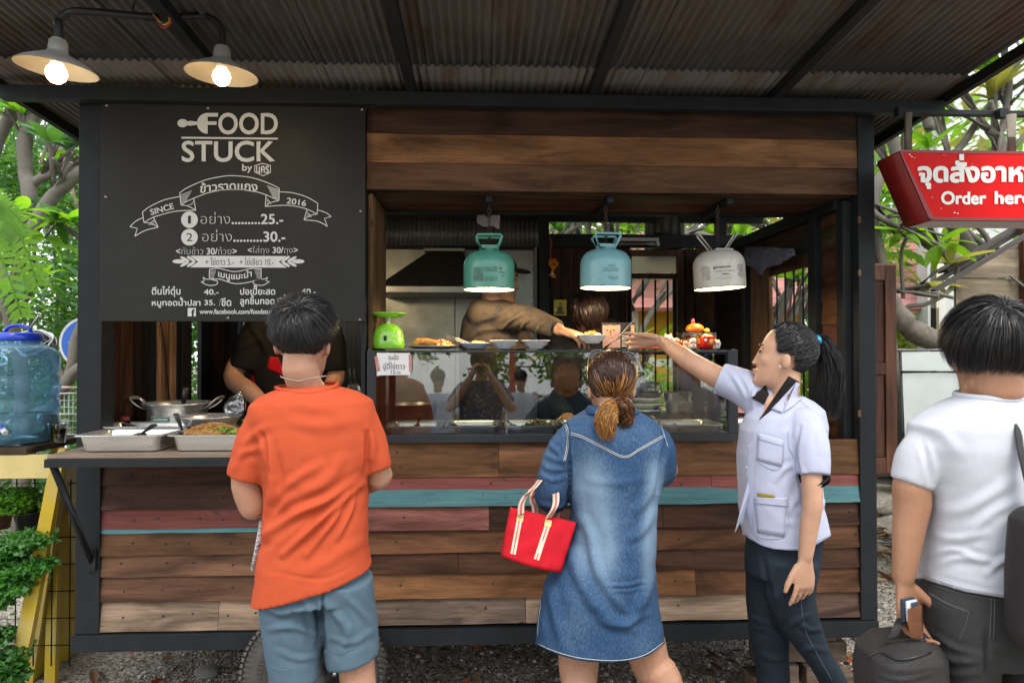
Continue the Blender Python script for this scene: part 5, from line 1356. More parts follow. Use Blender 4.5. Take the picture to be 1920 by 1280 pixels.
def cat_fig(px,Y,s,body,ear,lab,paw=1):
 x=P(px,650,Y).x;r0=thing('cat_figurine',lab,'figurine',(x,Y,SH),'small glazed cat figurines on the glass shelf')
 T_=lambda X,Yy,Z:(x+X*s,Y+Yy*s,SH+Z*s)
 bm=B();ball(bm,T_(0,0,.017),.02*s,(1,.85,.9));put('body',bm,body,r0)
 bm=B();ball(bm,T_(0,-.002,.043),.018*s,(1.1,.9,.92));put('head',bm,body,r0)
 for q in(-1,1):
  put('ear',lathe(B(),[(.006*s,0),(0,.011*s)],T_(q*.011,0,.056),8),ear,r0)
  bm=B();ball(bm,T_(q*.007,-.0175,.045),.0022*s,(1,.5,1.1),8,6);put('eye',bm,M_ink,r0)
 bm=B();ball(bm,T_(0,-.0185,.040),.0016*s,(1.3,.6,.8),8,6);put('nose',bm,M_rd,r0)
 bm=B();ball(bm,T_(paw*.018,-.006,.035),.006*s,(.8,.8,2.0),10,8);put('paw',bm,body,r0)
 put('collar',tube(B(),[T_(math.cos(t)*.0145,math.sin(t)*.013,.03)for t in np.linspace(0,6.283,17)[:-1]],.0022*s,6,closed=True),M_rd if ear is not M_rd else M_gold,r0)
 bm=B();ball(bm,T_(0,-.019,.019),.005*s,(1,.5,1.2),10,8);put('coin',bm,M_gold,r0)
 return r0
cat_fig(1226,3.12,.75,M_fig,M_rd,'small white cat with red ears, left end of the figurines')
cat_fig(1236,3.20,.85,M_rd,M_ink,'small red cat figurine half hidden behind the forearm')
cat_fig(1253,3.14,1.12,M_fig,M_pk,'largest white cat figurine behind the forearm')
cat_fig(1268,3.20,.9,M_fig,M_ink,'white cat with dark ears left of the clear box')
cat_fig(1275,3.07,.62,M_rd,M_gold,'little red cat figurine before the clear box')
cat_fig(1285,3.04,.6,M_pk,M_or_,'little peach coloured cat before the clear box')
cat_fig(1299,3.03,.82,M_fig,M_ink,'white cat with black ears in front of the clear box',-1)
cat_fig(1345,3.04,.66,M_fig,M_gold,'white cat figurine at the far right end of the shelf')
bxq=thing('sweet_box','clear plastic box of wrapped sweets on the glass shelf','box',(P(1305,650,3.14).x,3.14,SH))
x0,x1=P(1275,650,3.14).x,P(1336,650,3.14).x;zt=P(1300,624,3.14).z
M_clr=glass_mat('clear_plastic',(.97,.95,.92),2.0)
put('box',bx(x0,x1,3.09,3.19,SH,zt-.006,.003),M_clr,bxq);put('lid',bx(x0-.002,x1+.002,3.088,3.192,zt-.005,zt,.002),M_clr,bxq)
heap('sweets','small colourful wrapped sweets inside the clear box',((x0+x1)/2,3.14,SH+.002),(x1-x0)*.42,.042,.05,[(.8,.45,.2),(.8,.7,.5),(.75,.1,.05),(.8,.6,.1),(.85,.8,.75)],11,150,.012,kind='stuff')
x=P(1303,620,3.14).x
tp=thing('orange_pot','round orange lidded pot with a pink knob on top of the clear box','pot',(x,3.14,zt+.001))
put('body',lathe(B(),[(0,0),(.03,.001),(.041,.012),(.042,.02),(.036,.032),(.022,.041),(0,.044)],(x,3.14,zt+.001),28,sy=.9),M_or_,tp)
put('knob',tube(B(),spline([(x-.008,3.14,zt+.04),(x-.01,3.14,zt+.055),(x-.006,3.14,zt+.066)],5),[.009,.009,.009,.009,.0085,.008,.0075,.007,.006,.004,.002],10),mat('pink_glaze',(.7,.06,.1),.2),tp)
bm=B();ball(bm,(x+.004,3.105,zt+.018),.006,(1,.5,1));put('spot',bm,M_rd,tp)
x=P(1326,640,3.05).x
rb=thing('red_bowl','deep red glazed bowl with a round gold emblem at the right of the shelf','bowl',(x,3.05,SH))
put('body',lathe(B(),[(0,0),(.022,.001),(.03,.02),(.035,.05),(.036,.056),(.033,.055),(.027,.02),(0,.008)],(x,3.05,SH),32),M_rd,rb)
put('emblem',lathe(B(),[(0,.003),(.012,.002),(.0125,0)],(x+.008,3.0145,SH+.032),20,axis=(.15,-1,0)),M_gold,rb)
put('emblem_ring',tube(B(),[(x+.008+math.cos(t)*.009,3.0115,SH+.032+math.sin(t)*.009)for t in np.linspace(0,6.283,17)[:-1]],.0012,5,closed=True),M_rd,rb)
bm=B();
for t in range(5):ball(bm,(x-.017+math.cos(t*1.257)*.004,3.0185,SH+.04+math.sin(t*1.257)*.004),.0035,(1,.4,1),8,6)
put('flower',bm,M_fig,rb)
heap('bowl_sweets','yellow sweets filling the red bowl',(x,3.05,SH+.045),.025,.025,.018,[(.8,.5,.05),(.8,.65,.2)],12,40,.01)
bm=B();ball(bm,P(1325,620,3.17),.013,(1.1,1,.9));tag(put('yellow_ball',bm,M_yel),'small yellow toy behind the orange pot','toy')
x=P(1216,652,3.06).x
rt_=thing('red_tray','small orange red tray with a white dish beneath the pointing hand','tray',(x,3.06,SH))
put('tray',bx(x-.062,x+.075,3.01,3.11,SH,SH+.008,.003),mat('orange_red_plastic',(.7,.07,.01),.3),rt_)
put('dish',lathe(B(),[(0,.009),(.035,.009),(.048,.026),(.046,.028),(.03,.014),(0,.013)],(x+.01,3.06,SH),28),M_fig,rt_)
tag(put('wooden_block',bx(P(1179,0,3.06).x,P(1187,0,3.06).x,3.05,3.08,SH,P(0,634,3.06).z,.001),M_woodz,color=(.45,.25,.08)),'little upright wooden block by the picture card','block')
def simple(name,lab,cat,bm,m,**k):return tag(put(name,bm,m,**k),lab,cat)
q=P(1340,740,3.6)
sb=thing('storage_bin','dark purple blue bin with a colourful sticker inside the stall','bin',(q.x,3.6,1.06))
x0,x1,z1=P(1305,700,3.62).x,P(1368,700,3.62).x,P(1340,655,3.6).z
put('bin',bx(x0,x1,3.62,3.9,P(0,778,3.62).z,z1,.012),mat('purple_blue',(.035,.03,.13),.4),sb)
for(a0,a1,b0,b1,c)in((1316,1345,703,722,(.75,.7,.06)),(1318,1325,704,714,(.03,.3,.25)),(1327,1334,704,715,(.15,.08,.45)),(1336,1344,704,712,(.1,.45,.6)),(1330,1345,717,721.5,(.6,.04,.06)),(1337,1342,706,716,(.8,.8,.8))):
 flat('sticker',[(a0,b0),(a1,b0),(a1,b1),(a0,b1)],3.617-.0004*(a0%7)-(.001 if a0!=1316 else 0),mat('st %s'%(c,),c,.4),sb)
put('stand',bx(x0,x1,3.60,3.9,.462,P(0,779,3.62).z,.004),M_wood,sb,color=(.1,.06,.04))
bm=B();c_=P(1360,772,3.53)
def cloth_heap(c,w,d,h,seed,nx=26,ny=16):
 bm=B();vs=[]
 for i in range(nx+1):
  r_=[]
  for j in range(ny+1):
   u,v=i/nx*2-1,j/ny*2-1;p=Vector((u*2.2,v*1.6,seed))
   zz=h*max(0,1-u*u)**.6*max(0,1-v*v)**.5*(.45+.75*abs(noise.noise(p*1.6))+.45*abs(noise.noise(p*3.7))+.15*noise.noise(p*9))
   r_.append(bm.verts.new(c+Vector((u*w+.25*w*noise.noise(p*1.3+Vector((9,0,0))),v*d+.25*d*noise.noise(p*1.7),zz))))
  vs.append(r_)
 for i in range(nx):
  for j in range(ny):bm.faces.new((vs[i][j],vs[i+1][j],vs[i+1][j+1],vs[i][j+1])).smooth=True
 return bm
tag(put('pink_cloth',cloth_heap(c_,.11,.07,.12,3),mat('pink_rag',(.55,.32,.36),.85,bump=.3,bscale=150)),'crumpled pink cloth beside the purple bin','cloth')
simple('shelf_board','low wooden shelf carrying the crockery inside the stall','shelf',bx(P(1180,0,3.55).x,P(1400,0,3.55).x,3.42,3.595,P(0,781,3.5).z-.02,P(0,781,3.5).z,.002),M_wood,color=(.09,.05,.03))
zs_=P(0,781,3.5).z+.001
for i,px in enumerate((1198,1206,1202)):
 crockery('plate',('lowest','middle','top')[i]+' white plate of the stack behind the display case',(P(px,0,3.5).x,3.5,zs_+i*.03),[(0,.002),(.06,.0),(.1,.018),(.112,.024),(.11,.027),(.08,.012),(0,.008)],M_por,'plate')
for(zz)in(0,):
 ck=thing('chocolate_cake','dark chocolate coloured food in a plastic bag on the stacked plates','food',(P(1215,0,3.5).x,3.5,zs_+.09))
 c_=Vector((P(1216,0,3.5).x,3.5,zs_+.1));bm=B();ball(bm,c_,.05,(1.15,.8,.42),24,14)
 for v in bm.verts:v.co+=(v.co-c_)*.3*noise.noise(v.co*30)
 put('filling',bm,mat('chocolate',(.05,.025,.018),.4,bump=.5,bscale=60),ck)
 bm=B();ball(bm,c_+Vector((.004,0,.022)),.056,(1.1,.8,.72),24,14)
 for v in bm.verts:v.co+=(v.co-c_)*.35*noise.noise(v.co*25+Vector((4,0,0)))
 put('plastic_bag',bm,glass_mat('bag_plastic',(.9,.92,.94),3.0),ck)
for i,(a0,a1,h)in enumerate(((1243,1300,.11),(1268,1318,.06))):
 x0,x1=P(a0,0,3.48).x,P(a1,0,3.48).x
 pan('steel_tray',('tall dark edged steel pan beyond the case','shallow steel pan beyond the case')[i],x0,x1,3.44-i*.012,3.58,zs_+h+.002,h)
bm=B();ball(bm,P(1232,770,3.47),.02,(1,.8,1));tag(put('blue_cap',bm,mat('blue_plastic',(.02,.04,.35),.35)),'small blue plastic cap by the stacked plates','cap')
hd=thing('extractor_hood','black trapezoid extractor hood with a steel lip over the cooking place','extractor hood',(P(800,0,4.4).x,4.4,P(0,545,4.25).z))
zl=P(0,533,4.2).z;zl0=P(0,545,4.2).z;zt=P(0,466,4.5).z;xa,xb=P(708,0,4.2).x,P(912,0,4.2).x;xc,xd=P(804,0,4.5).x,P(866,0,4.5).x
bm=loft(B(),[[Vector(p)for p in((xa,4.2,zl),(xb,4.2,zl),(xb,4.69,zl),(xa,4.69,zl))],[Vector(p)for p in((xc,4.5,zt),(xd,4.5,zt),(xd,4.69,zt),(xc,4.69,zt))]])
for f in bm.faces:f.smooth=False
put('hood',bm,M_hood,hd);put('lip',bx(xa-.004,xb+.004,4.19,4.69,zl0,zl-.001,.002),mat('lip_steel',(.35,.35,.33),.4,.8,var=.2),hd)
put('duct_cap',bx(xc-.03,xd+.02,4.48,4.695,zt+.001,zt+.02,.002),M_inox2,hd)
fl_=thing('tube_light','unlit white fluorescent batten on the rear beam behind the turquoise lamp','tube light',P(1192,455,4.70))
a,b=P(1150,447,4.70),P(1233,462,4.70);put('batten',bx(a.x,b.x,4.66,4.715,(a.z+b.z)/2+.004,a.z,.002),mat('dull_white',(.5,.5,.5),.5),fl_)
put('tube',tube(B(),[(a.x+.02,4.66,b.z+.01),(b.x-.02,4.66,b.z+.01)],.013,12),mat('tube_glass',(.65,.68,.7),.2),fl_);put('end_cap',bx(b.x-.022,b.x,4.64,4.68,b.z-.004,b.z+.026,.002),MATS['dull_white'],fl_)
gl_=thing('flower_garland','hanging orange marigold garland with a pink ribbon on the dark post','garland',P(1036,522,4.66))
bm=B();rr=random.Random(4)
for i in range(60):
 t=rr.random();y=lerp(486,508,t);w=9*math.sin(math.pi*min(1,t+.15));ball(bm,P(1037+rr.uniform(-w,w),y,4.66+rr.uniform(-.02,.02)),.009,(1,1,.8),6,5)
for i in range(10):ball(bm,P(1036+rr.uniform(-5,5),518+rr.uniform(-3,3),4.66),.009,(1,1,.8),6,5)
put('flowers',bm,mat('marigold',(.75,.26,.01),.6),gl_)['kind']='stuff'
put('ribbon',tube(B(),spline([P(1031,444,4.66),P(1034,460,4.66),P(1032,475,4.66),P(1036,490,4.66)],5),.012,8,ry=.4),mat('pink_ribbon',(.55,.03,.12),.5),gl_)
put('tassel',tube(B(),[P(1035,507,4.66),P(1036,516,4.66)],[.006,.012],8),M_fig,gl_)
a,b=P(1038,562,4.72),P(1062,592,4.72)
gp=thing('gold_picture','small gilt picture of a seated figure on the back wall','picture',((a.x+b.x)/2,4.72,b.z))
put('frame',bx(a.x,b.x,4.705,4.718,b.z,a.z,.002),mat('gilt',(.4,.3,.04),.35,.5,bump=.4,bscale=100),gp)
for pp in([(1048,569),(1052,567),(1054,571),(1051,573)],[(1045,576),(1050,573),(1056,576),(1055,583),(1046,583)],[(1041,585),(1050,582),(1060,585),(1057,589),(1043,589)]):flat('relief',pp,4.702,mat('dark_gold',(.12,.1,.02),.5),gp)
flat('relief',[(1040,578),(1044,578),(1044,584),(1040,584)],4.702,M_white,gp)
ph=tag(put('hanging_paper',poly(B(),[P(895,398,3.46),P(938,398,3.46),P(936,430,3.47),P(925,424,3.46),P(908,426,3.46),P(894,418,3.47)],.001),mat('grey_lilac_paper',(.3,.28,.32),.7)),'torn grey lilac paper hanging behind the green lamp chain','paper')
M_chk=mat('checked_cloth',(.04,.05,.1),.85)
t=M_chk.node_tree;tc=N(t,'ShaderNodeTexCoord');ck_=N(t,'ShaderNodeTexBrick',Scale=60.0);ck_.inputs['Color1'].default_value=(.03,.04,.09,1);ck_.inputs['Color2'].default_value=(.04,.05,.1,1);ck_.inputs['Mortar'].default_value=(.25,.26,.3,1);ck_.inputs['Mortar Size'].default_value=.06;ck_.offset=0;ck_.inputs['Brick Width'].default_value=.5
mp=N(t,'ShaderNodeMapping',Rotation=(R(90),R(0),R(60)));t.links.new(tc.outputs['Object'],mp.inputs[0]);t.links.new(mp.outputs[0],ck_.inputs['Vector']);t.links.new(ck_.outputs[0],t.nodes['Principled BSDF'].inputs['Base Color'])
bm=B();vs=[]
top_=[(1408,462),(1430,466),(1450,464),(1470,462),(1498,470)];bot_=[(1403,492),(1418,505),(1436,518),(1445,500),(1466,498),(1480,488),(1500,478)]
for i in range(29):
 u=i/28;tp_=PX(*lerp(Vector((1408,462)),Vector((1499,466)),u).xy,1.615);k=u*6;b0=Vector(bot_[min(6,int(k))]);b1=Vector(bot_[min(6,int(k)+1)]);q=lerp(b0,b1,k-int(k));bt=PX(q.x,q.y,1.60)
 r_=[]
 for j in range(9):
  v=j/8;p=lerp(tp_,bt,v);n_=noise.noise(Vector((u*9,v*2.5,1)))*.03+noise.noise(Vector((u*22,v*4,5)))*.012
  r_.append(bm.verts.new(p+Vector((-.03-n_,0,.01*noise.noise(Vector((u*12,v*3,8)))))))
 vs.append(r_)
for i in range(28):
 for j in range(8):bm.faces.new((vs[i][j],vs[i+1][j],vs[i+1][j+1],vs[i][j+1])).smooth=True
ck=tag(put('checked_cloth',bm,M_chk),'dark checked cloth hung over the side window head','cloth');sm=ck.modifiers.new('s','SOLIDIFY');sm.thickness=.003
SZ=sz0+.0145
G_l='steel trays on the serving shelf'
pan('steel_tray','deep steel tray with a black spatula on the left end of the serving shelf',P(133,820,2.70).x,P(303,820,2.70).x,2.70,2.96,SZ+.067,.066,G_l,rim=.014)
pan('steel_tray','deep steel tray of fried noodles and greens on the serving shelf',P(309,820,2.70).x,P(309,820,2.70).x+.40,2.70,2.96,SZ+.067,.066,G_l,rim=.014)
pan('steel_tray','steel tray behind the others at the back of the serving shelf',P(176,800,3.0).x,P(352,800,3.0).x,2.975,3.2,SZ+.071,.07,G_l,rim=.014)
nx_=P(398,820,2.82).x
nd=heap('fried_noodles','brown fried noodles heaped in the steel tray',(nx_,2.83,SZ+.05),.13,.09,.045,[(.35,.17,.05),(.45,.25,.09),(.28,.12,.04)],21,60,.012,base=True)
bm=B();rr=random.Random(6)
for i in range(420):
 a,t_=rr.uniform(0,6.283),math.sqrt(rr.random());c=Vector((nx_+math.cos(a)*t_*.12,2.83+math.sin(a)*t_*.085,SZ+.052+.043*(1-t_*t_)));d=Vector((rr.uniform(-1,1),rr.uniform(-1,1),rr.uniform(-.3,.5)))*.02
 tube(bm,[c-d,c+Vector((rr.uniform(-.008,.008),rr.uniform(-.008,.008),.006)),c+d],.0013,4,cap=False)
tag(put('noodle_strands',bm,mat('noodle',(.5,.27,.08),.4,var=.3,vscale=60)),'thin strands of the fried noodles','food',kind='stuff')
foliage(None,'green_leaves',[(Vector((nx_+.03+k*.02,2.80,SZ+.075)),(.03,.03,.012))for k in range(3)],60,.028,[mat('salad',(.12,.4,.03),.4)],3,m_elong=2)['label']='green vegetable leaves on the fried noodles'
spoon('serving_spoon','black spatula with a red handle end in the left serving tray',P(262,815,2.82),P(288,797,2.74),.009,M_blackp,.035)
spoon('serving_spoon','black slotted spoon standing in the noodle tray',P(345,815,2.80),P(330,776,2.76),.009,M_blackp,.03)
spoon('serving_spoon','spoon with a dark red handle in the rear tray',P(244,800,3.05),P(235,783,3.02),.012,M_blackp,.045,hm=mat('dark_red_handle',(.12,.01,.01),.4))
bm=B();ball(bm,(P(262,815,2.85).x,2.83,SZ+.02),.05,(1.4,1,.2),16,8);tag(put('sauce',bm,mat('sauce_pale',(.4,.3,.15),.2)),'remains of pale sauce in the left serving tray','food')
pc_=P(333,755,3.32)
pt=thing('cooking_pot','large two handled steel pot with a green and red label inside the left opening','pot',(pc_.x,3.32,pc_.z-.115))
put('body',lathe(B(),[(0,-.115),(.125,-.115),(.13,-.11),(.132,-.03),(.15,-.005),(.156,.0),(.152,.004),(.146,0),(.128,-.03),(.126,-.1),(0,-.105)],pc_,48),M_inox,pt)
put('soup',lathe(B(),[(0,0),(.127,0)],pc_+Vector((0,0,-.035)),40),mat('soup',(.2,.1,.03),.1),pt)
for s_ in(-1,1):put('handle',tube(B(),spline([pc_+Vector((s_*.13,-.03,-.03)),pc_+Vector((s_*.165,-.045,-.01)),pc_+Vector((s_*.2,-.04,.022)),pc_+Vector((s_*.2,.04,.022)),pc_+Vector((s_*.165,.045,-.01)),pc_+Vector((s_*.13,.03,-.03))],5),.009,8,ry=.4),M_inox,pt)
def wrapc(c,r_,a0,a1,z0,z1,m,name,par,e=.0006):
 bm=B();n=10;top,bot=[],[]
 for i in range(n+1):
  a=R(lerp(a0,a1,i/n));d=Vector((math.sin(a),-math.cos(a),0))*(r_+e);top.append(bm.verts.new(c+d+Vector((0,0,z1))));bot.append(bm.verts.new(c+d+Vector((0,0,z0))))
 for i in range(n):bm.faces.new((bot[i],bot[i+1],top[i+1],top[i]))
 return put(name,bm,m,par)
wrapc(pc_,.133,-30,20,-.105,-.055,M_paper,'label',pt,.0006);wrapc(pc_,.133,-29,10,-.078,-.057,mat('label_green',(.02,.18,.09),.4),'label',pt,.0011);wrapc(pc_,.133,-20,10,-.098,-.088,mat('label_red',(.6,.03,.03),.4),'label',pt,.0011);wrapc(pc_,.133,-25,6,-.071,-.063,M_white,'label',pt,.0016)
spoon('ladle','dark ladle standing in the large pot',pc_+Vector((.02,0,-.05)),P(349,727,3.3),.012,M_blackp,.04,cat='ladle')
pp_=P(395,787,3.12)
fp=thing('frying_pan','shiny steel pan at the back of the serving shelf beside the pot','pan',(pp_.x,3.12,SZ))
pp_.z=P(395,784,3.0).z
put('body',lathe(B(),[(0,-.07),(.07,-.068),(.1,-.045),(.125,-.008),(.132,0),(.13,.002),(.12,-.008),(.095,-.04),(.07,-.06),(0,-.062)],pp_,44),M_inox,fp)
put('foot',lathe(B(),[(.07,-.068),(.072,SZ-pp_.z),(.068,SZ-pp_.z)],pp_,30),M_inox,fp)
simple('side_table','dark table inside the left opening carrying the pot','table',bx(-1.6,-.58,3.405,3.62,.462,pc_.z-.118,.003),M_hood)
simple('table_riser','dark riser box under the big pot','box',bx(pc_.x-.15,pc_.x+.15,3.22,3.402,SZ,pc_.z-.117,.003),M_hood)
bm=B();c_=P(440,760,3.2);tube(bm,spline([P(452,735,3.2),P(445,750,3.2),P(440,765,3.2),P(438,778,3.2)],5),[.012,.015,.02,.026,.032,.036,.04,.043,.045,.046,.046,.044,.04,.035,.028,.02],16)
for v in bm.verts:v.co+=Vector((noise.noise(v.co*40),noise.noise(v.co*40+Vector((5,0,0))),0))*.01
tag(put('plastic_bag',bm,MATS['bag_plastic']),'clear crinkled plastic bag held over the steel pan','plastic bag')
for px,lab in((655,'steel spatula hanging against the corrugated back, left one'),(663,'steel spatula hanging against the corrugated back, right one')):
 sp=thing('hanging_spatula',lab,'spatula',P(px,690,4.6));put('handle',tube(B(),[P(px,690,4.6),P(px+3,720,4.6)],.006,8),M_inox,sp);bm=B();ball(bm,P(px+4,735,4.6),.045,(.8,.2,1.3));put('blade',bm,M_inox,sp)
M_yp=mat('yellow_paint',(.55,.38,.02),.45,var=.15,vscale=5,bump=.1,bscale=40,var2=(.42,.33,.1));M_cream=mat('cream_paint',(.62,.5,.2),.5,var=.12,vscale=6)
ys=thing('yellow_stand','yellow painted wooden stand with splayed legs left of the stall','stand',(P(0,0,3.3).x,3.3,0))
zt=P(0,836,3.1).z
put('top_board',bx(-2.75,P(121,836,3.3).x,3.03,3.5,zt-.028,zt,.003),M_wood,ys,color=(.11,.075,.05))
put('table_cap',bx(-2.75,P(90,836,3.3).x,3.10,3.45,zt+.001,zt+.006,.001),mat('grey_rubber',(.28,.28,.27),.7),ys)
a,b=P(0,842,3.04),P(99,896,3.04)
put('front_board',bx(-2.75,b.x,3.035,3.06,b.z,zt-.03,.002),M_cream,ys)
def slab(pp,th,m,name,d=(0,1,0),par=ys):put(name,poly(B(),pp,th,d),m,par)
slab([P(88,897,3.03),P(110,840,3.03),P(122,842,3.03),P(60,1180,3.03),P(40,1275,3.03),P(14,1275,3.03)],.03,M_yp,'leg')
slab([P(96,897,3.034),P(100,895,3.034),P(30,1275,3.034),P(20,1275,3.034)],.03,M_cream,'leg')
for x_ in(-2.72,-2.1):slab([Vector((x_,3.44,zt-.03)),Vector((x_+.05,3.44,zt-.03)),Vector((x_+.03,3.44,0)),Vector((x_-.02,3.44,0))],.03,M_yp,'leg')
slab([Vector((-2.72,3.036,zt-.1)),Vector((-2.66,3.036,zt-.1)),Vector((-2.72,3.036,0)),Vector((-2.78,3.036,0))],.03,M_yp,'leg')
f0,f1=P(118,866,3.30),PZ(50,1276,0);g0,g1=P(155,866,3.62),PZ(152,1215,0)
f1.y=max(f1.y,3.30);bm=B();poly(bm,[f0,f1,g1,g0],.02,(1,0,0));put('side_board',bm,mat('yellow_panel',(.5,.36,.025),.45,var=.15,vscale=3),ys)
slab([f0+Vector((-.012,-.02,0)),f0+Vector((.022,-.02,0)),f1+Vector((.04,-.02,0)),f1+Vector((-.025,-.02,0))],.018,M_yp,'edge_strip')
bm=B()
for i in range(7):
 x=-2.5+i*.085;tube(bm,[(x,3.42,.1),(x,3.42,1.13)],.0035,5)
for i in range(8):tube(bm,[(-2.55,3.416,.2+i*.13),(-1.95,3.416,.2+i*.13)],.0035,5)
tag(put('wire_grid',bm,M_steelframe),'dark wire grid behind the potted plants on the yellow stand','wire grid')
M_wb=bpy.data.materials.new('blue_bottle');M_wb.use_nodes=True;t=M_wb.node_tree;b_=t.nodes['Principled BSDF']
b_.inputs['Base Color'].default_value=(.22,.42,.58,1);b_.inputs['Roughness'].default_value=.12;b_.inputs['Coat Weight'].default_value=.3
tr=N(t,'ShaderNodeBsdfTransparent',Color=(.55,.76,.88,1));fr=N(t,'ShaderNodeLayerWeight',Blend=.35);mr=N(t,'ShaderNodeMapRange');mr.inputs[3].default_value=.22;mr.inputs[4].default_value=.85
mx=N(t,'ShaderNodeMixShader');t.links.new(fr.outputs['Facing'],mr.inputs[0]);t.links.new(mr.outputs[0],mx.inputs[0]);t.links.new(tr.outputs[0],mx.inputs[1]);t.links.new(b_.outputs[0],mx.inputs[2]);t.links.new(mx.outputs[0],t.nodes['Material Output'].inputs[0])
nz=N(t,'ShaderNodeTexNoise',Scale=14.0,Detail=3.0);bp=N(t,'ShaderNodeBump',Strength=.6,Distance=.01);tc=N(t,'ShaderNodeTexCoord');t.links.new(tc.outputs['Object'],nz.inputs['Vector']);t.links.new(nz.outputs[0],bp.inputs['Height']);t.links.new(bp.outputs[0],b_.inputs['Normal']);t.links.new(bp.outputs[0],fr.inputs['Normal'])
bc=P(32,832,3.22);bc.z=zt+.007;s_=3.22/1280
wb=thing('water_bottle','large translucent blue water bottle with a blue cap on the yellow stand','water bottle',bc)
H_=lambda y:(832-y)*s_
prof=[(0,0),(56,0),(63,5),(66,20),(66,42),(63,46),(64,50),(66,55),(66,70),(62,75),(62,82),(66,87),(67,100),(66,112),(62,117),(62,122),(65,127),(66,140),(66,152),(62,163),(52,171),(42,175),(37,177),(36,187)]
put('bottle',lathe(B(),[(r_*s_,h*s_)for r_,h in prof],bc,56),M_wb,wb)
put('water',lathe(B(),[(0,.004),(.15,.01),(.158,.04),(.158,.12),(0,.12)],bc,40),glass_mat('water',(.7,.85,.92),1.5),wb)
M_bcap=mat('blue_cap',(.01,.05,.55),.3,coat=.3)
put('cap',lathe(B(),[(r_*s_,h*s_)for r_,h in((0,196),(34,196),(38,194),(40,183),(38,181),(0,181))],bc,40),M_bcap,wb)
put('cap_handle',tube(B(),[bc+Vector((math.cos(a)*23*s_,0,(196+math.sin(a)*14)*s_))for a in np.linspace(0,math.pi,14)],.007,8,ry=1.6),M_bcap,wb)
put('tap',tube(B(),[P(-8,808,3.05),P(6,806,3.03),P(10,812,3.02)],.012,10),M_white,wb);put('tap_lever',tube(B(),[P(-8,798,3.04),P(5,797,3.03),P(3,808,3.02)],.005,6),M_bcap,wb)
c_=P(104,820,3.12);tag(put('plastic_cup',lathe(B(),[(0,.002),(.027,.002),(.04,.085),(.043,.087),(.041,.088),(.026,.004)],Vector((c_.x,3.14,zt+.007)),28),glass_mat('cup_plastic',(.85,.88,.88),3.0)),'clear plastic cup beside the water bottle','cup')
M_silv=mat('silver_white',(.65,.66,.66),.35,.5)
bl_=thing('woven_ball','round black and white patterned ball on a pale stick behind the water bottle','ball',P(68,668,3.5))
c_=P(68,644,3.5);rb_=.078;bm=B();ball(bm,c_,rb_,(1.1,1,.85),24,16);put('core',bm,mat('ball_dark',(.03,.03,.035),.4),bl_)
bm=B();rr=random.Random(3)
for k in range(9):
 ax=Vector((rr.uniform(-1,1),rr.uniform(-1,1),rr.uniform(-1,1))).normalized();a_,b2=frame_for(ax);off=rr.uniform(-.5,.5)
 rad=math.sqrt(1-off*off)*rb_*1.02
 tube(bm,[c_+Matrix.Diagonal((1.1,1,.85))@(ax*off*rb_+(a_*math.cos(t_)+b2*math.sin(t_))*rad)for t_ in np.linspace(0,6.283,29)[:-1]],.005 if k%3 else .009,6,closed=True,ry=.5)
put('bands',bm,M_silv,bl_);put('stick',tube(B(),[P(46,630,3.6),P(74,592,3.6)],.009,10),M_silv,bl_)
ts=thing('traffic_sign','round blue traffic sign with a white left arrow behind the corner post','traffic sign',(P(160,0,5.6).x,5.6,0))
c_=P(161,643,5.6);rs=48*5.6/1280
put('plate',lathe(B(),[(0,0),(rs,0),(rs,.006),(0,.006)],c_,48,axis=(0,1,0)),mat('sign_grey',(.4,.4,.4),.5),ts)
put('border',lathe(B(),[(rs*.9,-.0015),(rs*.985,-.0015)],c_,48,axis=(0,1,0)),M_white,ts);put('field',lathe(B(),[(0,-.001),(rs*.9,-.001)],c_,48,axis=(0,1,0)),mat('sign_blue',(.01,.12,.55),.4),ts)
flat('arrow',[(127,642),(147,628),(147,636),(196,636),(196,649),(147,649),(147,656)],5.597,M_white,ts)
put('pole',tube(B(),[c_+Vector((.02,.03,.2)),Vector((c_.x+.02,5.63,0))],.025,10),M_alu,ts)
tr_=thing('wire_trolley','small wire shopping trolley with a red and white handle behind the stand','trolley',(P(140,0,4.6).x,4.6,0))
bm=B();x0,x1=P(119,0,4.6).x,P(160,0,4.6).x;z1_,z0_=P(0,738,4.6).z,P(0,815,4.6).z
for i in range(13):
 x=lerp(x0,x1+.2,i/12);tube(bm,[(x+.0,4.6,z0_),(x,4.6,z1_)],.0028,5)
for i in range(7):z=lerp(z0_,z1_,i/6);tube(bm,[(x0,4.598,z),(x1+.2,4.598,z)],.0035 if i%3 else .007,5)
for i in range(5):y=4.6+i*.1;tube(bm,[(x0,y,z0_),(x0,y,z1_)],.0028,5)
for z in(z0_,z1_):tube(bm,[(x0,4.6,z),(x0,5.0,z),(x1+.2,5.0,z)],.004,5)
put('basket',bm,M_silv,tr_)['kind']='stuff'
put('handle',tube(B(),[(x0-.02,4.57,z1_+.04),(x1+.2,4.57,z1_+.045)],.013,10),mat('pink_white_grip',(.7,.35,.35),.4,var2=(.75,.72,.65),vscale=14),tr_)
for x in(x0+.03,x1+.15):
 put('frame_leg',tube(B(),[(x,4.6,z0_),(x,4.75,.12),(x,5.0,.12)],.009,8),M_silv,tr_);put('wheel',lathe(B(),[(0,-.012),(.05,-.012),(.05,.012),(0,.012)],(x,4.75,.05),18,axis=(1,0,0)),M_tread,tr_)
heap('trolley_goods','red and white packages in the wire trolley',((x0+x1)/2+.1,4.8,z0_+.01),.12,.12,.2,[(.5,.05,.06),(.7,.7,.68),(.1,.03,.1),(.03,.3,.2)],14,40,.06,cat='packages',kind='stuff')
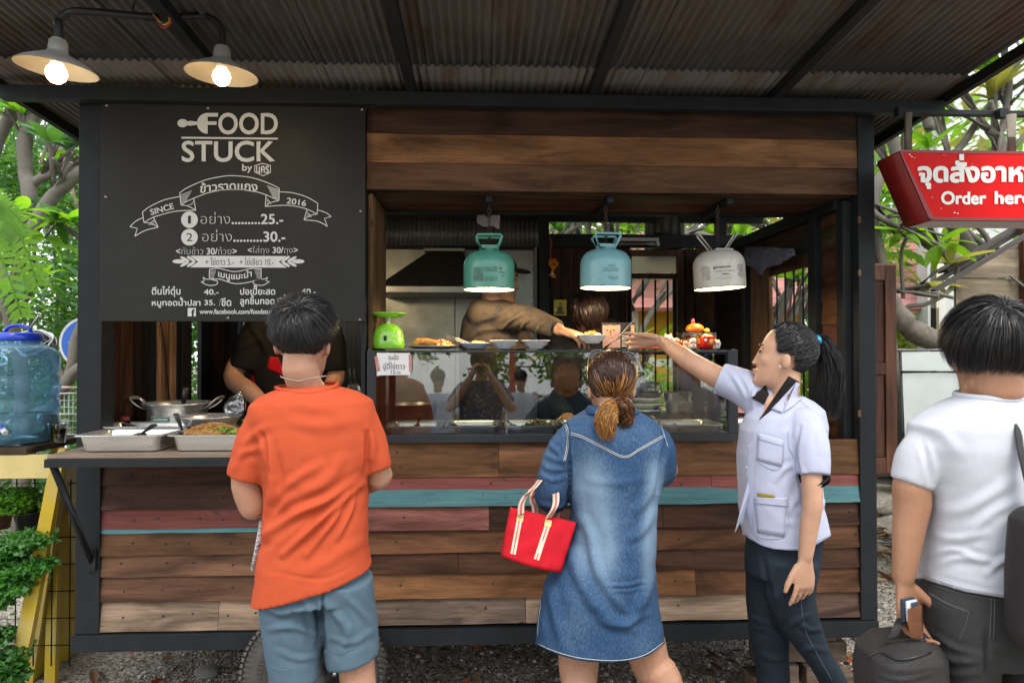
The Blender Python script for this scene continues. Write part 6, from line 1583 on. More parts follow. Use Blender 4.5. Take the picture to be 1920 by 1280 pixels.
def potplant(lab,centers,pot_p,size,n,seed,m_el=1.3,mats=None,pot=(.07,.1),pm=None):
 r0=thing('potted_fern',lab,'plant',(pot_p.x,pot_p.y,pot_p.z));put('pot',lathe(B(),[(0,0),(pot[0]*.75,0),(pot[0],pot[1]),(pot[0]+.005,pot[1]),(pot[0]*.9,pot[1]-.01),(0,pot[1]-.02)],pot_p,24),pm or M_blackp,r0)
 foliage(r0,'foliage',centers,n,size,mats or[M_leafA,mat_green,M_leafA],seed,m_elong=m_el);return r0
mat_green=leaf_mat('fern_green',(.05,.19,.02),.3)
mat_green2=leaf_mat('fern_soft',(.09,.25,.07),.3)
def cc(Y,*l):return[(P(x,y,Y),(rx*Y/1280,.09,ry*Y/1280))for x,y,rx,ry in l]
potplant('bushy small leaved plant in a black pot, upper one on the yellow stand',cc(3.16,(0,935,30,17),(35,930,32,15),(60,938,15,12),(15,950,30,12),(40,952,25,8)),P(52,990,3.18),.02,2600,31,1.2,pot=(.055,.075))
potplant('potted plant in a brown pot at the left edge of the picture',cc(3.2,(-30,935,30,15)),P(-2,990,3.2),.022,500,32,1.2,pm=mat('brown_pot',(.12,.05,.03),.6),pot=(.055,.075))
potplant('large lacy green fern hanging over the yellow leg, middle one',cc(3.0,(0,1030,40,25),(40,1015,35,18),(75,1012,22,10),(20,1065,40,28),(60,1060,22,14),(0,1110,28,30),(45,1095,16,14),(88,1058,10,10)),P(-10,1080,3.15),.03,4200,33,1.5,mats=[mat_green,mat_green2])
potplant('low fern at the foot of the yellow stand, bottom left corner',cc(3.0,(0,1195,22,15),(0,1245,40,22),(25,1225,20,10),(20,1270,30,14)),P(-10,1330,3.1),.03,2200,34,1.5,mats=[mat_green,mat_green2])
SKIN=lambda nm,c:mat(nm,c,.48,sss=.05,bump=.2,bscale=140,var=.11,vscale=14,spec=.35,rvar=.1)
M_skA=SKIN('skin_light',(.40,.215,.14));M_skB=SKIN('skin_mid',(.4,.21,.13));M_skC=SKIN('skin_tan',(.33,.17,.1))
def hairmat(nm,c,r=.42):return mat(nm,c,r,spec=.38,var=.3,vscale=30)
def rowsolid(bm,rows,Y,n=40,e=2.3,cap=True):
 rings=[]
 for q in rows:
  yl,xl,yr,xr,dn,df=q[:6];Yc=Y+(q[6]if len(q)>6 else 0)
  a,b=P(xl,yl,Yc),P(xr,yr,Yc);c=(a+b)/2;h=(b-a)/2;r_=[]
  for k in range(n):
   t=2*math.pi*k/n;ct,st=math.cos(t),math.sin(t)
   u=math.copysign(abs(ct)**(2/e),ct);v=math.copysign(abs(st)**(2/e),st)
   r_.append(c+h*u+Vector((0,v*(df if v>0 else dn),0)))
  rings.append(r_)
 return loft(bm,rings,cap)
def limb(bm,pts_,rad,n=16,sm=4,ry=None):
 k=len(pts_);sp=spline(pts_,sm);m_=len(sp);rr_=[float(np.interp(i/(m_-1)*(k-1),range(k),rad))for i in range(m_)]
 tube(bm,sp,rr_,n,ry=ry)
 ball(bm,sp[0],rr_[0]*.98,seg=12,rng=8);ball(bm,sp[-1],rr_[-1]*.98,seg=12,rng=8)
def sleeve(bm,pts_,rad,n=22):
 sp=spline(pts_,4);m_=len(sp);rr_=[float(np.interp(i/(m_-1)*(len(pts_)-1),range(len(pts_)),rad))for i in range(m_)]
 tube(bm,sp,rr_,n);ball(bm,sp[0],rr_[0],seg=20,rng=14)
def hand(bm,W,D,Nd,thumb,curls=(12,12,12,12),L=1.0,tc=(.55,.75,-.1),spread=.05,r=.0086):
 D=Vector(D).normalized();Nd=Vector(Nd);Nd=(Nd-D*Nd.dot(D)).normalized();S=D.cross(Nd)*thumb
 def pt(d,s,n_):return W+(D*d+S*s+Nd*n_)*L
 rings=[]
 for d,hw,th,sc0 in((-.02,.024,.018,0),(.0,.026,.018,0),(.025,.034,.017,.002),(.06,.041,.015,0),(.088,.041,.012,0),(.097,.036,.008,0)):
  rings.append([pt(d,sc0+hw*math.cos(t),th*math.sin(t))for t in[2*math.pi*i/20 for i in range(20)]])
 loft(bm,rings)
 for i,(s0,ln)in enumerate(((.0315,.072),(.0105,.08),(-.0105,.074),(-.031,.058))):
  p=pt(.085,s0,0);a=R(curls[i]*.8);d0=(D+S*(s0/.03)*spread).normalized();pts_=[pt(.07,s0,0),p]
  for seg in(.45,.31,.26):
   d=(d0*math.cos(a)-Nd*math.sin(a));p=p+d*ln*seg*L;pts_.append(p);a+=R(curls[i])
  tube(bm,pts_,[r*L*q for q in(1.05,1.02,.98,.9,.72)],10);ball(bm,pts_[-1],r*.74*L,seg=10,rng=7)
  for q in pts_[2:4]:ball(bm,q,r*L*1.0,seg=10,rng=7)
 b=pt(.018,.022,-.006);dt=(D*tc[0]+S*tc[1]+Nd*tc[2]).normalized();m1=b+dt*.042*L;e=m1+(dt+D*.35).normalized()*.032*L;e2=e+(dt*.6+D*.6).normalized()*.024*L
 tube(bm,[b-dt*.01,b,m1,e,e2],[.012*L,.014*L,.0112*L,.0102*L,.0075*L],10);ball(bm,e2,.0076*L,seg=10,rng=7)
def basis(F,U=(0,0,1)):
 F=Vector(F).normalized();U=Vector(U);U=(U-F*U.dot(F)).normalized();return F.cross(U),F,U
def head(bm,C,F,U=(0,0,1),s=1.0,neck=None,nr=.055):
 Rt,F,U=basis(F,U)
 def q(r_,f,u):return C+(Rt*r_+F*f+U*u)*s
 Mq=Matrix((Rt,F,U)).transposed()
 def blob(r_,f,u,rr_,sx,sy,sz,seg=16):
  g=bmesh.ops.create_uvsphere(bm,u_segments=seg,v_segments=max(8,seg//2),radius=1.0,matrix=Matrix.LocRotScale(q(r_,f,u),Mq.to_quaternion(),Vector((rr_*sx,rr_*sy,rr_*sz))*s))
 blob(0,-.012,.043,1,.075,.092,.078,28)
 rings=[]
 for u,hw,f,bk in((-.119,.018,.072,-.0),(-.112,.032,.085,-.01),(-.098,.044,.088,-.015),(-.078,.053,.086,-.022),(-.05,.060,.084,-.036),(-.02,.066,.083,-.06),(.01,.068,.084,-.06),(.035,.07,.086,-.06),(.06,.066,.078,-.06)):
  c0=(f+bk)/2;hd_=(f-bk)/2;r_=[]
  for k in range(24):
   t=2*math.pi*k/24;ct,st=math.cos(t),math.sin(t);r_.append(q(hw*math.copysign(abs(ct)**.85,ct),c0+hd_*math.copysign(abs(st)**.85,st),u))
  rings.append(r_)
 loft(bm,rings)
 rings=[]
 for u,w,f in((.02,.007,.088),(.0,.0085,.094),(-.018,.0115,.100),(-.03,.0140,.1035),(-.038,.0155,.100),(-.044,.012,.092)):
  rings.append([q(w*math.cos(t),.074+(f-.074)*max(0,math.sin(t))-(.01 if math.sin(t)<0 else 0),u)for t in[2*math.pi*i/12 for i in range(12)]])
 loft(bm,rings)
 blob(0,.0865,-.061,1,.020,.0085,.0052);blob(0,.0855,-.0725,1,.017,.0085,.006);blob(0,.084,-.104,1,.016,.009,.012)
 for k in(-1,1):
  blob(k*.027,.076,.024,1,.022,.009,.007);blob(k*.043,.056,-.022,1,.019,.024,.024);blob(k*.0085,.098,-.036,1,.0065,.008,.0065)
  g=Matrix.LocRotScale(q(k*.074,-.004,-.012),(Mq@Euler((R(-10),0,R(k*22))).to_matrix()).to_quaternion(),Vector((.0085,.018,.031))*s)
  bmesh.ops.create_uvsphere(bm,u_segments=14,v_segments=10,radius=1.0,matrix=g)
 if neck is not None:tube(bm,spline([q(0,-.022,-.02),q(0,-.024,-.075),neck],4),[nr*.92*s]*4+[nr*1.0*s]*4+[nr*1.15*s],18)
 return q
def strips(name,pos,w0,mats,seed,parent,nrm=None,label=None,taper=True):
 n,k,_=pos.shape;rs=np.random.RandomState(seed)
 T_=np.gradient(pos,axis=1);T_/=np.linalg.norm(T_,axis=2,keepdims=True)+1e-9
 if nrm is None:nrm=np.broadcast_to(rs.normal(size=(n,1,3)),pos.shape)
 S=np.cross(T_,nrm);S/=np.linalg.norm(S,axis=2,keepdims=True)+1e-9
 w=w0*rs.uniform(.6,1.3,(n,1,1))*(np.linspace(1,0,k)**.5 if taper else np.ones(k))[None,:,None]/2
 V=np.stack([pos-S*w,pos+S*w],2).reshape(-1,3)
 i=np.arange(n)[:,None]*(2*k)+np.arange(k-1)[None,:]*2
 F_=np.stack([i,i+1,i+3,i+2],2).reshape(-1,4)
 me=bpy.data.meshes.new(name);me.vertices.add(len(V));me.vertices.foreach_set('co',V.astype(np.float32).ravel())
 me.loops.add(F_.size);me.loops.foreach_set('vertex_index',F_.ravel().astype(np.int32));m_=len(F_)
 me.polygons.add(m_);me.polygons.foreach_set('loop_start',(np.arange(m_)*4).astype(np.int32));me.polygons.foreach_set('loop_total',np.full(m_,4,np.int32))
 for q in mats:me.materials.append(q)
 me.polygons.foreach_set('material_index',np.repeat(rs.randint(0,len(mats),n),k-1).astype(np.int32));me.polygons.foreach_set('use_smooth',[True]*m_);me.update()
 o=put(name,me,None,parent)
 if label:o['label']=label
 return o
def hair(parent,C,F,U,s,n,mats,seed,mode='short',whorl=(0,-.55,.83),tie=None,length=.06,lift=.15,mask=None,rad=(.08,.098,.088),w=.0022,hang=.0,k=7,tail=None):
 Rt,F,U=basis(F,U);M=np.array([Rt[:],F[:],U[:]]);rs=np.random.RandomState(seed);C=np.array(C)+np.array(U)*.038*s-np.array(F)*.010*s
 rad=np.array(rad)*s
 if mask is None:mask=lambda d:~((d[:,1]>.45)&(d[:,2]<.62-.25*(np.abs(d[:,0])>.55)))&(d[:,2]>-.62-.3*d[:,1])&~((np.abs(d[:,0])>.8)&(d[:,2]<-.15)&(d[:,1]>-.35))
 bm=B();bmesh.ops.create_uvsphere(bm,u_segments=72,v_segments=48,radius=1.0);vv=np.array([v.co[:]for v in bm.verts]);ok=mask(vv)&(vv[:,2]>-.6)
 bmesh.ops.delete(bm,geom=[v for v,o_ in zip(list(bm.verts),ok)if not o_],context='VERTS')
 for v in bm.verts:v.co=Vector((C+(np.array(v.co[:])*rad*.985)@M).tolist())
 for f in bm.faces:f.smooth=True
 put('hair_base',bm,mat('hair_root',(.006,.005,.005),1.0,spec=.0),parent)
 d=rs.normal(size=(n*3,3));d/=np.linalg.norm(d,axis=1)[:,None];d=d[mask(d+rs.normal(scale=.05,size=d.shape))&mask(d*.97)][:n];n=len(d)
 W=np.array(whorl)/np.linalg.norm(whorl)
 pos=np.zeros((n,k,3));pos[:,0]=d*rad
 L_=length*s*rs.uniform(.5,1.3,n)*(1 if mode!='short' else np.clip(.45+.75*(d[:,2]+.4),.28,1.1))
 if mode=='pulled':
  Tn=np.array(tie)/(rad);tn=Tn/np.linalg.norm(Tn);sag=rs.normal(scale=.03,size=(n,3))
  for j in range(k):
   t=(j/(k-1))**.9;q=d*(1-t)+tn*t+sag*math.sin(math.pi*t);q/=np.linalg.norm(q,axis=1)[:,None]
   h=1+lift*math.sin(math.pi*min(1,t*1.0))*.3+.01*rs.rand(n);pos[:,j]=q*rad*h[:,None]
  pos[:,-1]=np.array(tie)+rs.normal(scale=.004,size=(n,3))
 else:
  flow=d-W;p=pos[:,0].copy();cl=rs.normal(size=(26,3));cl/=np.linalg.norm(cl,axis=1)[:,None];ci=np.argmax(d@cl.T,1);cn=rs.normal(scale=.38,size=(26,3))[ci]
  for j in range(1,k):
   nr_=p/rad;nr_/=np.linalg.norm(nr_,axis=1)[:,None]
   v=nr_-W+rs.normal(scale=.10,size=(n,3))+cn*.5+np.array([0,0,-hang])*(j/k)*2+np.array([0,.15,0])
   v-=nr_*np.sum(v*nr_,1)[:,None];v/=np.linalg.norm(v,axis=1)[:,None]+1e-6
   v=v+nr_*lift*(1-j/k);p=p+v*(L_/(k-1))[:,None]
   rr_=np.linalg.norm(p/rad,axis=1)[:,None];p=np.where((rr_<1.01)&(p[:,2:3]>-.055*s),p/rr_*1.01,p);pos[:,j]=p
 nm=pos/rad**2*rad.mean();world=C+pos@M;nw=nm@M+(rs.normal(scale=.6,size=(n,1,3))+rs.normal(scale=.12,size=nm.shape))*np.linalg.norm(nm,axis=2).mean()
 strips('hair',world,w*s,mats,seed,parent,nw)
 return lambda a,b,c:Vector((C+(np.array([a,b,c]))@M).tolist())
def tail_hair(parent,path,rads,n,mats,seed,w=.003,k=12,name='ponytail',frizz=.15):
 sp=spline(path,6);P_=np.array([v[:]for v in sp]);m_=len(sp);rs=np.random.RandomState(seed)
 t=np.linspace(0,1,k);idx=t*(m_-1);cen=np.stack([np.interp(idx,range(m_),P_[:,a])for a in range(3)],1);rr_=np.interp(t,np.linspace(0,1,len(rads)),rads)
 T_=np.gradient(cen,axis=0);T_/=np.linalg.norm(T_,axis=1)[:,None];A=np.cross(T_,[0.3,1,.2]);A/=np.linalg.norm(A,axis=1)[:,None];Bq=np.cross(T_,A)
 ang=rs.uniform(0,6.283,n);rho=np.sqrt(rs.uniform(.25,1,n));cut=rs.uniform(.72,1.0,n);pos=np.zeros((n,k,3))
 for j in range(k):
  f=np.minimum(cut*t[j],1);c=np.stack([np.interp(f,t,cen[:,a])for a in range(3)],1);a1=np.stack([np.interp(f,t,A[:,a])for a in range(3)],1);b1=np.stack([np.interp(f,t,Bq[:,a])for a in range(3)],1);r1=np.interp(f,t,rr_)
  an=ang+.5*f*np.sin(ang*3);pos[:,j]=c+(a1*np.cos(an)[:,None]+b1*np.sin(an)[:,None])*(r1*rho)[:,None]+rs.normal(scale=frizz*.01*t[j],size=(n,3))
 tube(bm:=B(),[Vector(c.tolist())for c in cen[:int(k*.8)]],[float(r_)*.72*(1 if i<k*.6 else .5)for i,r_ in enumerate(rr_[:int(k*.8)])],12);put(name+'_core',bm,mats[0],parent)
 strips(name,pos,w,mats,seed,parent)
def seg_dist(px,pl):
 d=np.full(len(px),1e9);tt=np.zeros(len(px));pl=np.array(pl,float);L_=np.concatenate([[0],np.cumsum(np.linalg.norm(np.diff(pl,axis=0),axis=1))])
 for i in range(len(pl)-1):
  a,b=pl[i],pl[i+1];ab=b-a;t=np.clip(((px-a)@ab)/(ab@ab),0,1);q=np.linalg.norm(px-a-t[:,None]*ab,axis=1);m_=q<d;d[m_]=q[m_];tt[m_]=((L_[i]+t*(L_[i+1]-L_[i]))/L_[-1])[m_]
 return d,tt
def folds(me,fl,noise_amp=.002,nscale=(9,9,9),seed=0,near=True,fine=0.0):
 co,no=get_co(me),get_no(me);px=pixgrid(co);disp=np.zeros(len(co));fr=np.clip(-no[:,1]*1.6+.3,0,1)
 for pl,amp,w in fl:
  pl=[(v.x,v.y)for v in spline([Vector((a,b,0))for a,b in pl],4)]
  d,t=seg_dist(px,pl);disp+=amp*(np.exp(-(d/w)**2)-.55*np.exp(-((d-w*1.5)/w)**2))*np.sin(np.pi*np.clip(t*.9+.05,0,1))**.6*fr
 if noise_amp:
  nz=np.array([noise.noise(Vector((c[0]*nscale[0]+seed,c[1]*nscale[1],c[2]*nscale[2])))+(.4*noise.noise(Vector((c[0]*nscale[0]*2.7,c[1]*nscale[1]*2.7+seed,c[2]*nscale[2]*2.7))))for c in co]);disp+=nz*noise_amp
 set_co(me,co+no*disp[:,None]);return me
def seam(me,pl,m,parent,r_=.0011,name='seam',off=.001,sm=5):
 co=[v.co for v in me.vertices];bv=BVHTree.FromPolygons(co,[p.vertices[:]for p in me.polygons]);o0=Vector((0,0,EYE));out=[]
 for v in spline([Vector((a,b,0))for a,b in pl],sm):
  d=(P(v.x,v.y,2)-o0).normalized();h=bv.ray_cast(o0,d)
  if h[0]is not None and(not out or(h[0]-out[-1]).length<.08):out.append(h[0]-d*off)
 return out,(lambda nm=name:put(nm,tube(B(),out,r_,5),m,parent)if len(out)>2 else None)
def cutline(me,xs,ys,zmax):
 co=get_co(me);pq=pixgrid(co);cy=np.interp(pq[:,0],xs,ys);bm=B();bm.from_mesh(me);bm.verts.ensure_lookup_table()
 bmesh.ops.delete(bm,geom=[bm.verts[i]for i in np.where((pq[:,1]>cy)&(co[:,2]<zmax))[0]],context='VERTS')
 for it in range(3):
  for v in[v for v in bm.verts if v.is_boundary]:
   u,w_=uvpix(v.co);v.co.z+=(w_-float(np.interp(u,xs,ys)))*v.co.y/FPX
 bm.to_mesh(me);bm.free();return me
def soften(me,C,F,U,it=26):
 Rt,F,U=basis(F,U);bm=B();bm.from_mesh(me);vs=[]
 for v in bm.verts:
  d=v.co-C;r_,f,u=d.dot(Rt),d.dot(F),d.dot(U)
  if abs(r_)<.071 and-.13<u<.1 and f<.087 and not(f>.06 and abs(r_)<.022 and u<-.05):vs.append(v)
 for _ in range(it):bmesh.ops.smooth_vert(bm,verts=vs,factor=.5,use_axis_x=True,use_axis_y=True,use_axis_z=True)
 bm.to_mesh(me);bm.free();return me
def slice_off(me,p,n):
 bm=B();bm.from_mesh(me);bmesh.ops.bisect_plane(bm,geom=bm.verts[:]+bm.edges[:]+bm.faces[:],plane_co=p,plane_no=n,clear_outer=True);bm.to_mesh(me);bm.free();return me
def face_bits(root,q,s=1.0,lips=(.36,.15,.12),openm=False):
 for k in(-1,1):
  ce=q(k*.030,.0745,.004);bm=B();ball(bm,ce,.0105*s,(1,1,.5),16,10);put('eye',bm,mat('eye_white',(.42,.38,.34),.2),root)
  bm=B();ball(bm,q(k*.030,.0828,.0040),.0060*s,(1,.6,.85),12,8);put('iris',bm,mat('iris',(.02,.012,.01),.1),root)
  put('eyelid',tube(B(),[q(k*.020,.0835,.003),q(k*.026,.0868,.0085),q(k*.034,.0856,.0085),q(k*.042,.079,.004)],[.0018*s,.003*s,.003*s,.0018*s],6),mat('lash',(.03,.018,.015),.6),root)
  put('eyebrow',tube(B(),[q(k*.017,.0895,.027),q(k*.030,.0895,.032),q(k*.046,.078,.029)],[.002*s,.003*s,.0012*s],6,ry=1.3),MATS['lash'],root)
 m=mat('lips',lips,.4)
 put('lips',tube(B(),[q(-.019,.0855,-.0655),q(-.008,.0945,-.0610),q(0,.0955,-.0625),q(.008,.0945,-.0610),q(.019,.0855,-.0655)],[.001*s,.0026*s,.0026*s,.0026*s,.001*s],8),m,root)
 put('lips',tube(B(),[q(-.017,.0855,-.0680),q(0,.0945,-.0745),q(.017,.0855,-.0680)],[.001*s,.003*s,.001*s],8),m,root)
H_blk=[hairmat('hair_black',(.008,.008,.009)),hairmat('hair_black_b',(.014,.013,.013),.28),hairmat('hair_black_c',(.02,.02,.022),.35)]
def cloth(nm,c,**k):return mat(nm,c,.85,bump=.25,bscale=38,var=k.pop('var',.05),vscale=18,spec=.12,**k)
Y1=2.05
p1=thing('person','man in an orange T-shirt and blue grey shorts standing with his back to us','person',(P(575,0,Y1).x,Y1,0))
bm=B();hc=P(569,641,Y1);nb=P(577,735,Y1+.01)
head(bm,hc,(.08,1,-.06),(.03,0,1),1.0,nb,.050)
rowsolid(bm,[(735,540,728,615,.045,.045),(775,510,770,660,.06,.06),(850,510,850,670,.08,.08),(1050,505,1040,670,.08,.08),(1110,515,1110,670,.06,.06)],Y1)
limb(bm,[P(500,800,Y1),P(463,890,Y1),P(475,948,Y1+.02)],[.035,.045,.042]);limb(bm,[P(475,945,Y1+.02),P(505,925,Y1+.16),P(535,925,Y1+.27)],[.042,.036,.028])
hand(bm,P(540,925,Y1+.28),(.6,.5,-.1),(0,.3,1),1,(35,35,35,35))
limb(bm,[P(680,800,Y1),P(706,860,Y1),P(710,895,Y1+.03)],[.03,.030,.038]);limb(bm,[P(712,890,Y1+.03),P(675,910,Y1+.16),P(630,915,Y1+.26)],[.04,.035,.028])
hand(bm,P(622,915,Y1+.27),(-.6,.5,-.1),(0,.3,1),-1,(35,35,35,35))
for(k,y,f,x2)in((550,1180,552,.0),(657,1160,670,.05)):
 a=P(k,y,Y1);b=P(f,1262,Y1);b2=Vector((b.x+x2*.3,Y1-.02,.50));c=Vector((b.x+x2,Y1+.0,.30));d=Vector((b.x+x2*1.3,Y1+.02,.09))
 limb(bm,[a,b,b2,c,d],[.055,.053,.052,.054,.036]);limb(bm,[d+Vector((0,-.03,-.03)),d+Vector((0,.16,-.055))],[.038,.03])
put('body',remesh(bm,.0065,2),M_skA,p1)
hair(p1,hc,(.08,1,-.06),(.03,0,1),1.0,14000,H_blk,3,'short',(.1,-.62,.78),length=.06,lift=.5,rad=(.08,.1,.09),w=.0014,mask=lambda d:~((d[:,1]>.45)&(d[:,2]<.6))&(d[:,2]>-.9-.1*d[:,1])&~((np.abs(d[:,0])>.78)&(d[:,2]<-.38)&(d[:,1]>-.3)))
bm=B()
rowsolid(bm,[(727,533,720,622,.058,.06),(735,508,726,645,.075,.078),(744,487,734,670,.088,.09),(760,470,750,698,.1,.1),(790,466,785,708,.112,.11),(850,480,850,700,.118,.125),(900,492,900,692,.12,.13),(955,498,950,688,.118,.13),(1010,492,1000,690,.125,.135),(1060,485,1035,692,.13,.14),(1130,472,1062,697,.135,.145)],Y1)
sleeve(bm,[P(508,793,Y1),P(485,832,Y1),P(463,897,Y1)],[.070,.068,.059]);sleeve(bm,[P(664,782,Y1),P(687,820,Y1),P(711,882,Y1)],[.066,.056,.039])
ms=remesh(bm,.006,4)
ms=slice_off(ms,P(580,1098,Y1),(P(480,1119,Y1)-P(692,1050,Y1)).cross(Vector((0,1,0))).normalized()*1)if True else ms
folds(ms,[([(497,830),(510,900),(500,960),(492,1010)],.012,9),([(515,940),(545,905),(600,870)],.006,9),([(500,1000),(560,960),(620,935),(672,900)],.013,9),([(530,1040),(590,985),(640,940),(685,905)],.014,7),([(575,1040),(625,975),(655,930)],.010,7),([(632,1010),(655,960),(668,925)],.009,6),([(500,1010),(520,960),(545,930)],.008,8),([(560,1080),(620,1050),(680,1010)],.004,12),([(440,880),(455,850),(490,840)],.006,7),([(450,850),(470,820),(500,800)],.006,8),([(690,800),(700,830),(700,860)],.006,7),([(690,810),(688,840),(688,885)],-.009,5),([(488,810),(499,840),(504,890)],-.009,5),([(540,790),(600,800),(660,790)],.003,12),([(640,860),(615,900),(560,930)],.005,10),([(508,1070),(600,1085),(660,1060)],-.002,4),([(560,760),(640,775)],.002,10)],.0045,(7,7,12),3)
M_or1=cloth('orange_jersey',(.43,.072,.028),var=.04)
oo=put('t_shirt',ms,M_or1,p1)
sm=oo.modifiers.new('s','SOLIDIFY');sm.thickness=.002;sm.offset=-1
me0=remesh(rowsolid(B(),[(722,530,716,625,.062,.062),(732,518,726,636,.07,.07)],Y1),.005,1);bpy.data.meshes.remove(me0)
cr=[P(516,727,Y1-.02),P(538,733,Y1-.06),P(577,737,Y1-.076),P(612,731,Y1-.06),P(633,720,Y1-.02),P(620,718,Y1+.05),P(575,722,Y1+.07),P(532,724,Y1+.05)]
put('collar',tube(B(),spline(cr+cr[:1],5)[:-1],.0042,8,closed=True,ry=1.5),M_or1,p1)
ch=[P(570,712,Y1-.002)+Vector((math.sin(t)*.0655,-math.cos(t)*.070,.012*abs(math.sin(t))))for t in np.linspace(-1.5,1.5,9)]
bm=B()
for i,p in enumerate(spline(ch,9)):ball(bm,p,.0019,(1,1,1),6,5)
put('neck_chain',bm,mat('chain_silver',(.4,.39,.37),.35,.9),p1)
bm=B()
rowsolid(bm,[(1055,500,1050,672,.10,.11),(1095,488,1085,692,.118,.12),(1125,487,1110,700,.12,.12)],Y1)
rowsolid(bm,[(1100,487,1100,598,.11,.11),(1160,492,1160,603,.1,.1),(1215,499,1212,604,.088,.09),(1275,508,1265,603,.08,.085)],Y1)
rowsolid(bm,[(1085,600,1080,697,.11,.11),(1140,606,1135,703,.1,.1),(1190,609,1180,708,.09,.09),(1245,613,1222,711,.085,.085)],Y1)
ms=remesh(bm,.006,3)
folds(ms,[([(490,1130),(530,1150),(580,1140)],.007,7),([(505,1180),(550,1175),(595,1190)],.006,7),([(560,1110),(585,1150),(590,1200)],.006,7),([(610,1130),(650,1180),(640,1220)],.007,8),([(650,1120),(690,1160),(700,1190)],.006,7),([(603,1100),(606,1150),(608,1215)],-.014,4),([(520,1220),(560,1235),(598,1228)],.004,6),([(620,1195),(660,1205),(700,1180)],.004,6),([(500,1090),(560,1120),(600,1105)],.008,8)],.003,(14,14,14),5)
M_sh=cloth('blue_grey_twill',(.08,.128,.17),var=.08)
for pl in([(501,1243),(533,1257),(600,1234)],[(613,1213),(640,1225),(707,1193)]):
 out,mk=seam(ms,pl,M_sh,p1,.0012,'hem',.0005);mk()
so=put('shorts',ms,M_sh,p1)
bm=B();pl=[(494,890),(497,960),(490,1010),(482,1060)];tube(bm,[P(x,y,Y1+.06)for x,y in pl],[.006,.008,.01,.012],8,ry=4);tube(bm,[P(x,y,Y1+.05)for x,y in((672,905),(664,925))],[.012,.012],8,ry=3)
put('shirt_front',bm,mat('striped_print',(.6,.6,.62),.8,var2=(.1,.07,.12),vscale=40,stretch=(1,1,6)),p1)
Y2=2.35
p2=thing('person','woman in a washed denim dress with golden tipped tied hair, from behind','person',(P(1140,0,Y2).x,Y2,0))
hc=P(1145,727,Y2);F2,U2=(-.06,1,-.12),(.0,.1,1)
bm=B();head(bm,hc,F2,U2,1.0,P(1146,785,Y2+.01),.058)
rowsolid(bm,[(795,1105,795,1190,.05,.05),(850,1090,850,1220,.09,.09),(1000,1090,1000,1210,.1,.1),(1180,1050,1180,1210,.1,.1)],Y2)
el=P(1036,925,Y2+.02);wr=P(1052,905,Y2+.24)
limb(bm,[P(1070,830,Y2),el,wr],[.04,.04,.03]);hand(bm,wr+Vector((.02,.03,0)),(.3,1,.1),(0,-.1,1),1,(20,25,30,30))
er=P(1250,880,Y2+.03);w2=P(1215,850,Y2+.27);limb(bm,[P(1225,830,Y2),er,w2],[.04,.04,.03]);hand(bm,w2+Vector((-.02,.03,0)),(-.3,1,.1),(0,-.1,1),-1,(30,30,30,30))
for(x,y,f,fy,dx)in((1085,1200,1085,1262,-.01),(1205,1190,1222,1250,.1)):
 b=P(f,fy,Y2);c=Vector((b.x+dx*.35,Y2-.03,.50));d=Vector((b.x+dx*.8,Y2,.3));e=Vector((b.x+dx*1.2,Y2+.02,.09))
 limb(bm,[P(x,y,Y2),b,c,d,e],[.075,.067,.060,.058,.036]);limb(bm,[e+Vector((0,-.03,-.03)),e+Vector((0,.15,-.055))],[.036,.028])
put('body',remesh(bm,.0065,2),M_skA,p2)
H_br=[hairmat('hair_brown',(.022,.009,.007)),hairmat('hair_brown_b',(.04,.016,.01),.3),hairmat('hair_brown_c',(.075,.03,.015),.35)]
H_gd=[hairmat('hair_gold',(.3,.14,.035),.4),hairmat('hair_gold_b',(.42,.21,.06),.4),hairmat('hair_gold_c',(.2,.08,.02),.4)]
Rt,Fv,Uv=basis(F2,U2);tie=P(1152,757,Y2-.085)
tl_=Vector(hc)+Uv*.038-Fv*.010;dl=tie-tl_;tie_l=(dl.dot(Rt),dl.dot(Fv),dl.dot(Uv))
mk2=lambda d:~((d[:,1]>.5)&(d[:,2]<.7))&(d[:,2]>-.95)&~((np.abs(d[:,0])>.86)&(d[:,2]<-.45)&(d[:,1]>-.25))
hair(p2,hc,F2,U2,1.0,9000,[H_br[0],H_br[0],H_br[1],H_br[1],H_br[2]],4,'pulled',tie=tie_l,lift=.1,rad=(.082,.1,.092),w=.0014,mask=mk2,k=9)
hair(p2,hc,F2,U2,1.01,140,[H_gd[2],H_gd[0]],14,'pulled',tie=tie_l,lift=.12,rad=(.083,.101,.094),w=.0024,mask=lambda d:mk2(d)&(d[:,2]<.3)&(d[:,1]<-.2),k=9)
tail_hair(p2,[tie,P(1143,768,Y2-.115),P(1136,792,Y2-.14),P(1142,824,Y2-.145)],[.016,.032,.036,.014],2400,H_gd,5,frizz=.5)
tail_hair(p2,[tie+Vector((.01,0,0)),P(1168,765,Y2-.105),P(1172,785,Y2-.11),P(1160,797,Y2-.12)],[.018,.036,.03,.012],900,H_br[1:]+H_gd[2:],6,frizz=.5)
put('hair_tie',tube(B(),[tie+Vector((math.cos(t)*.02,-.01,math.sin(t)*.016))for t in np.linspace(0,6.283,13)[:-1]],.005,6,closed=True),M_blackp,p2)
sgq=thing('sunglasses','sunglasses with a studded rim pushed up on the hair of the woman in denim','sunglasses',P(1145,670,Y2+.05))
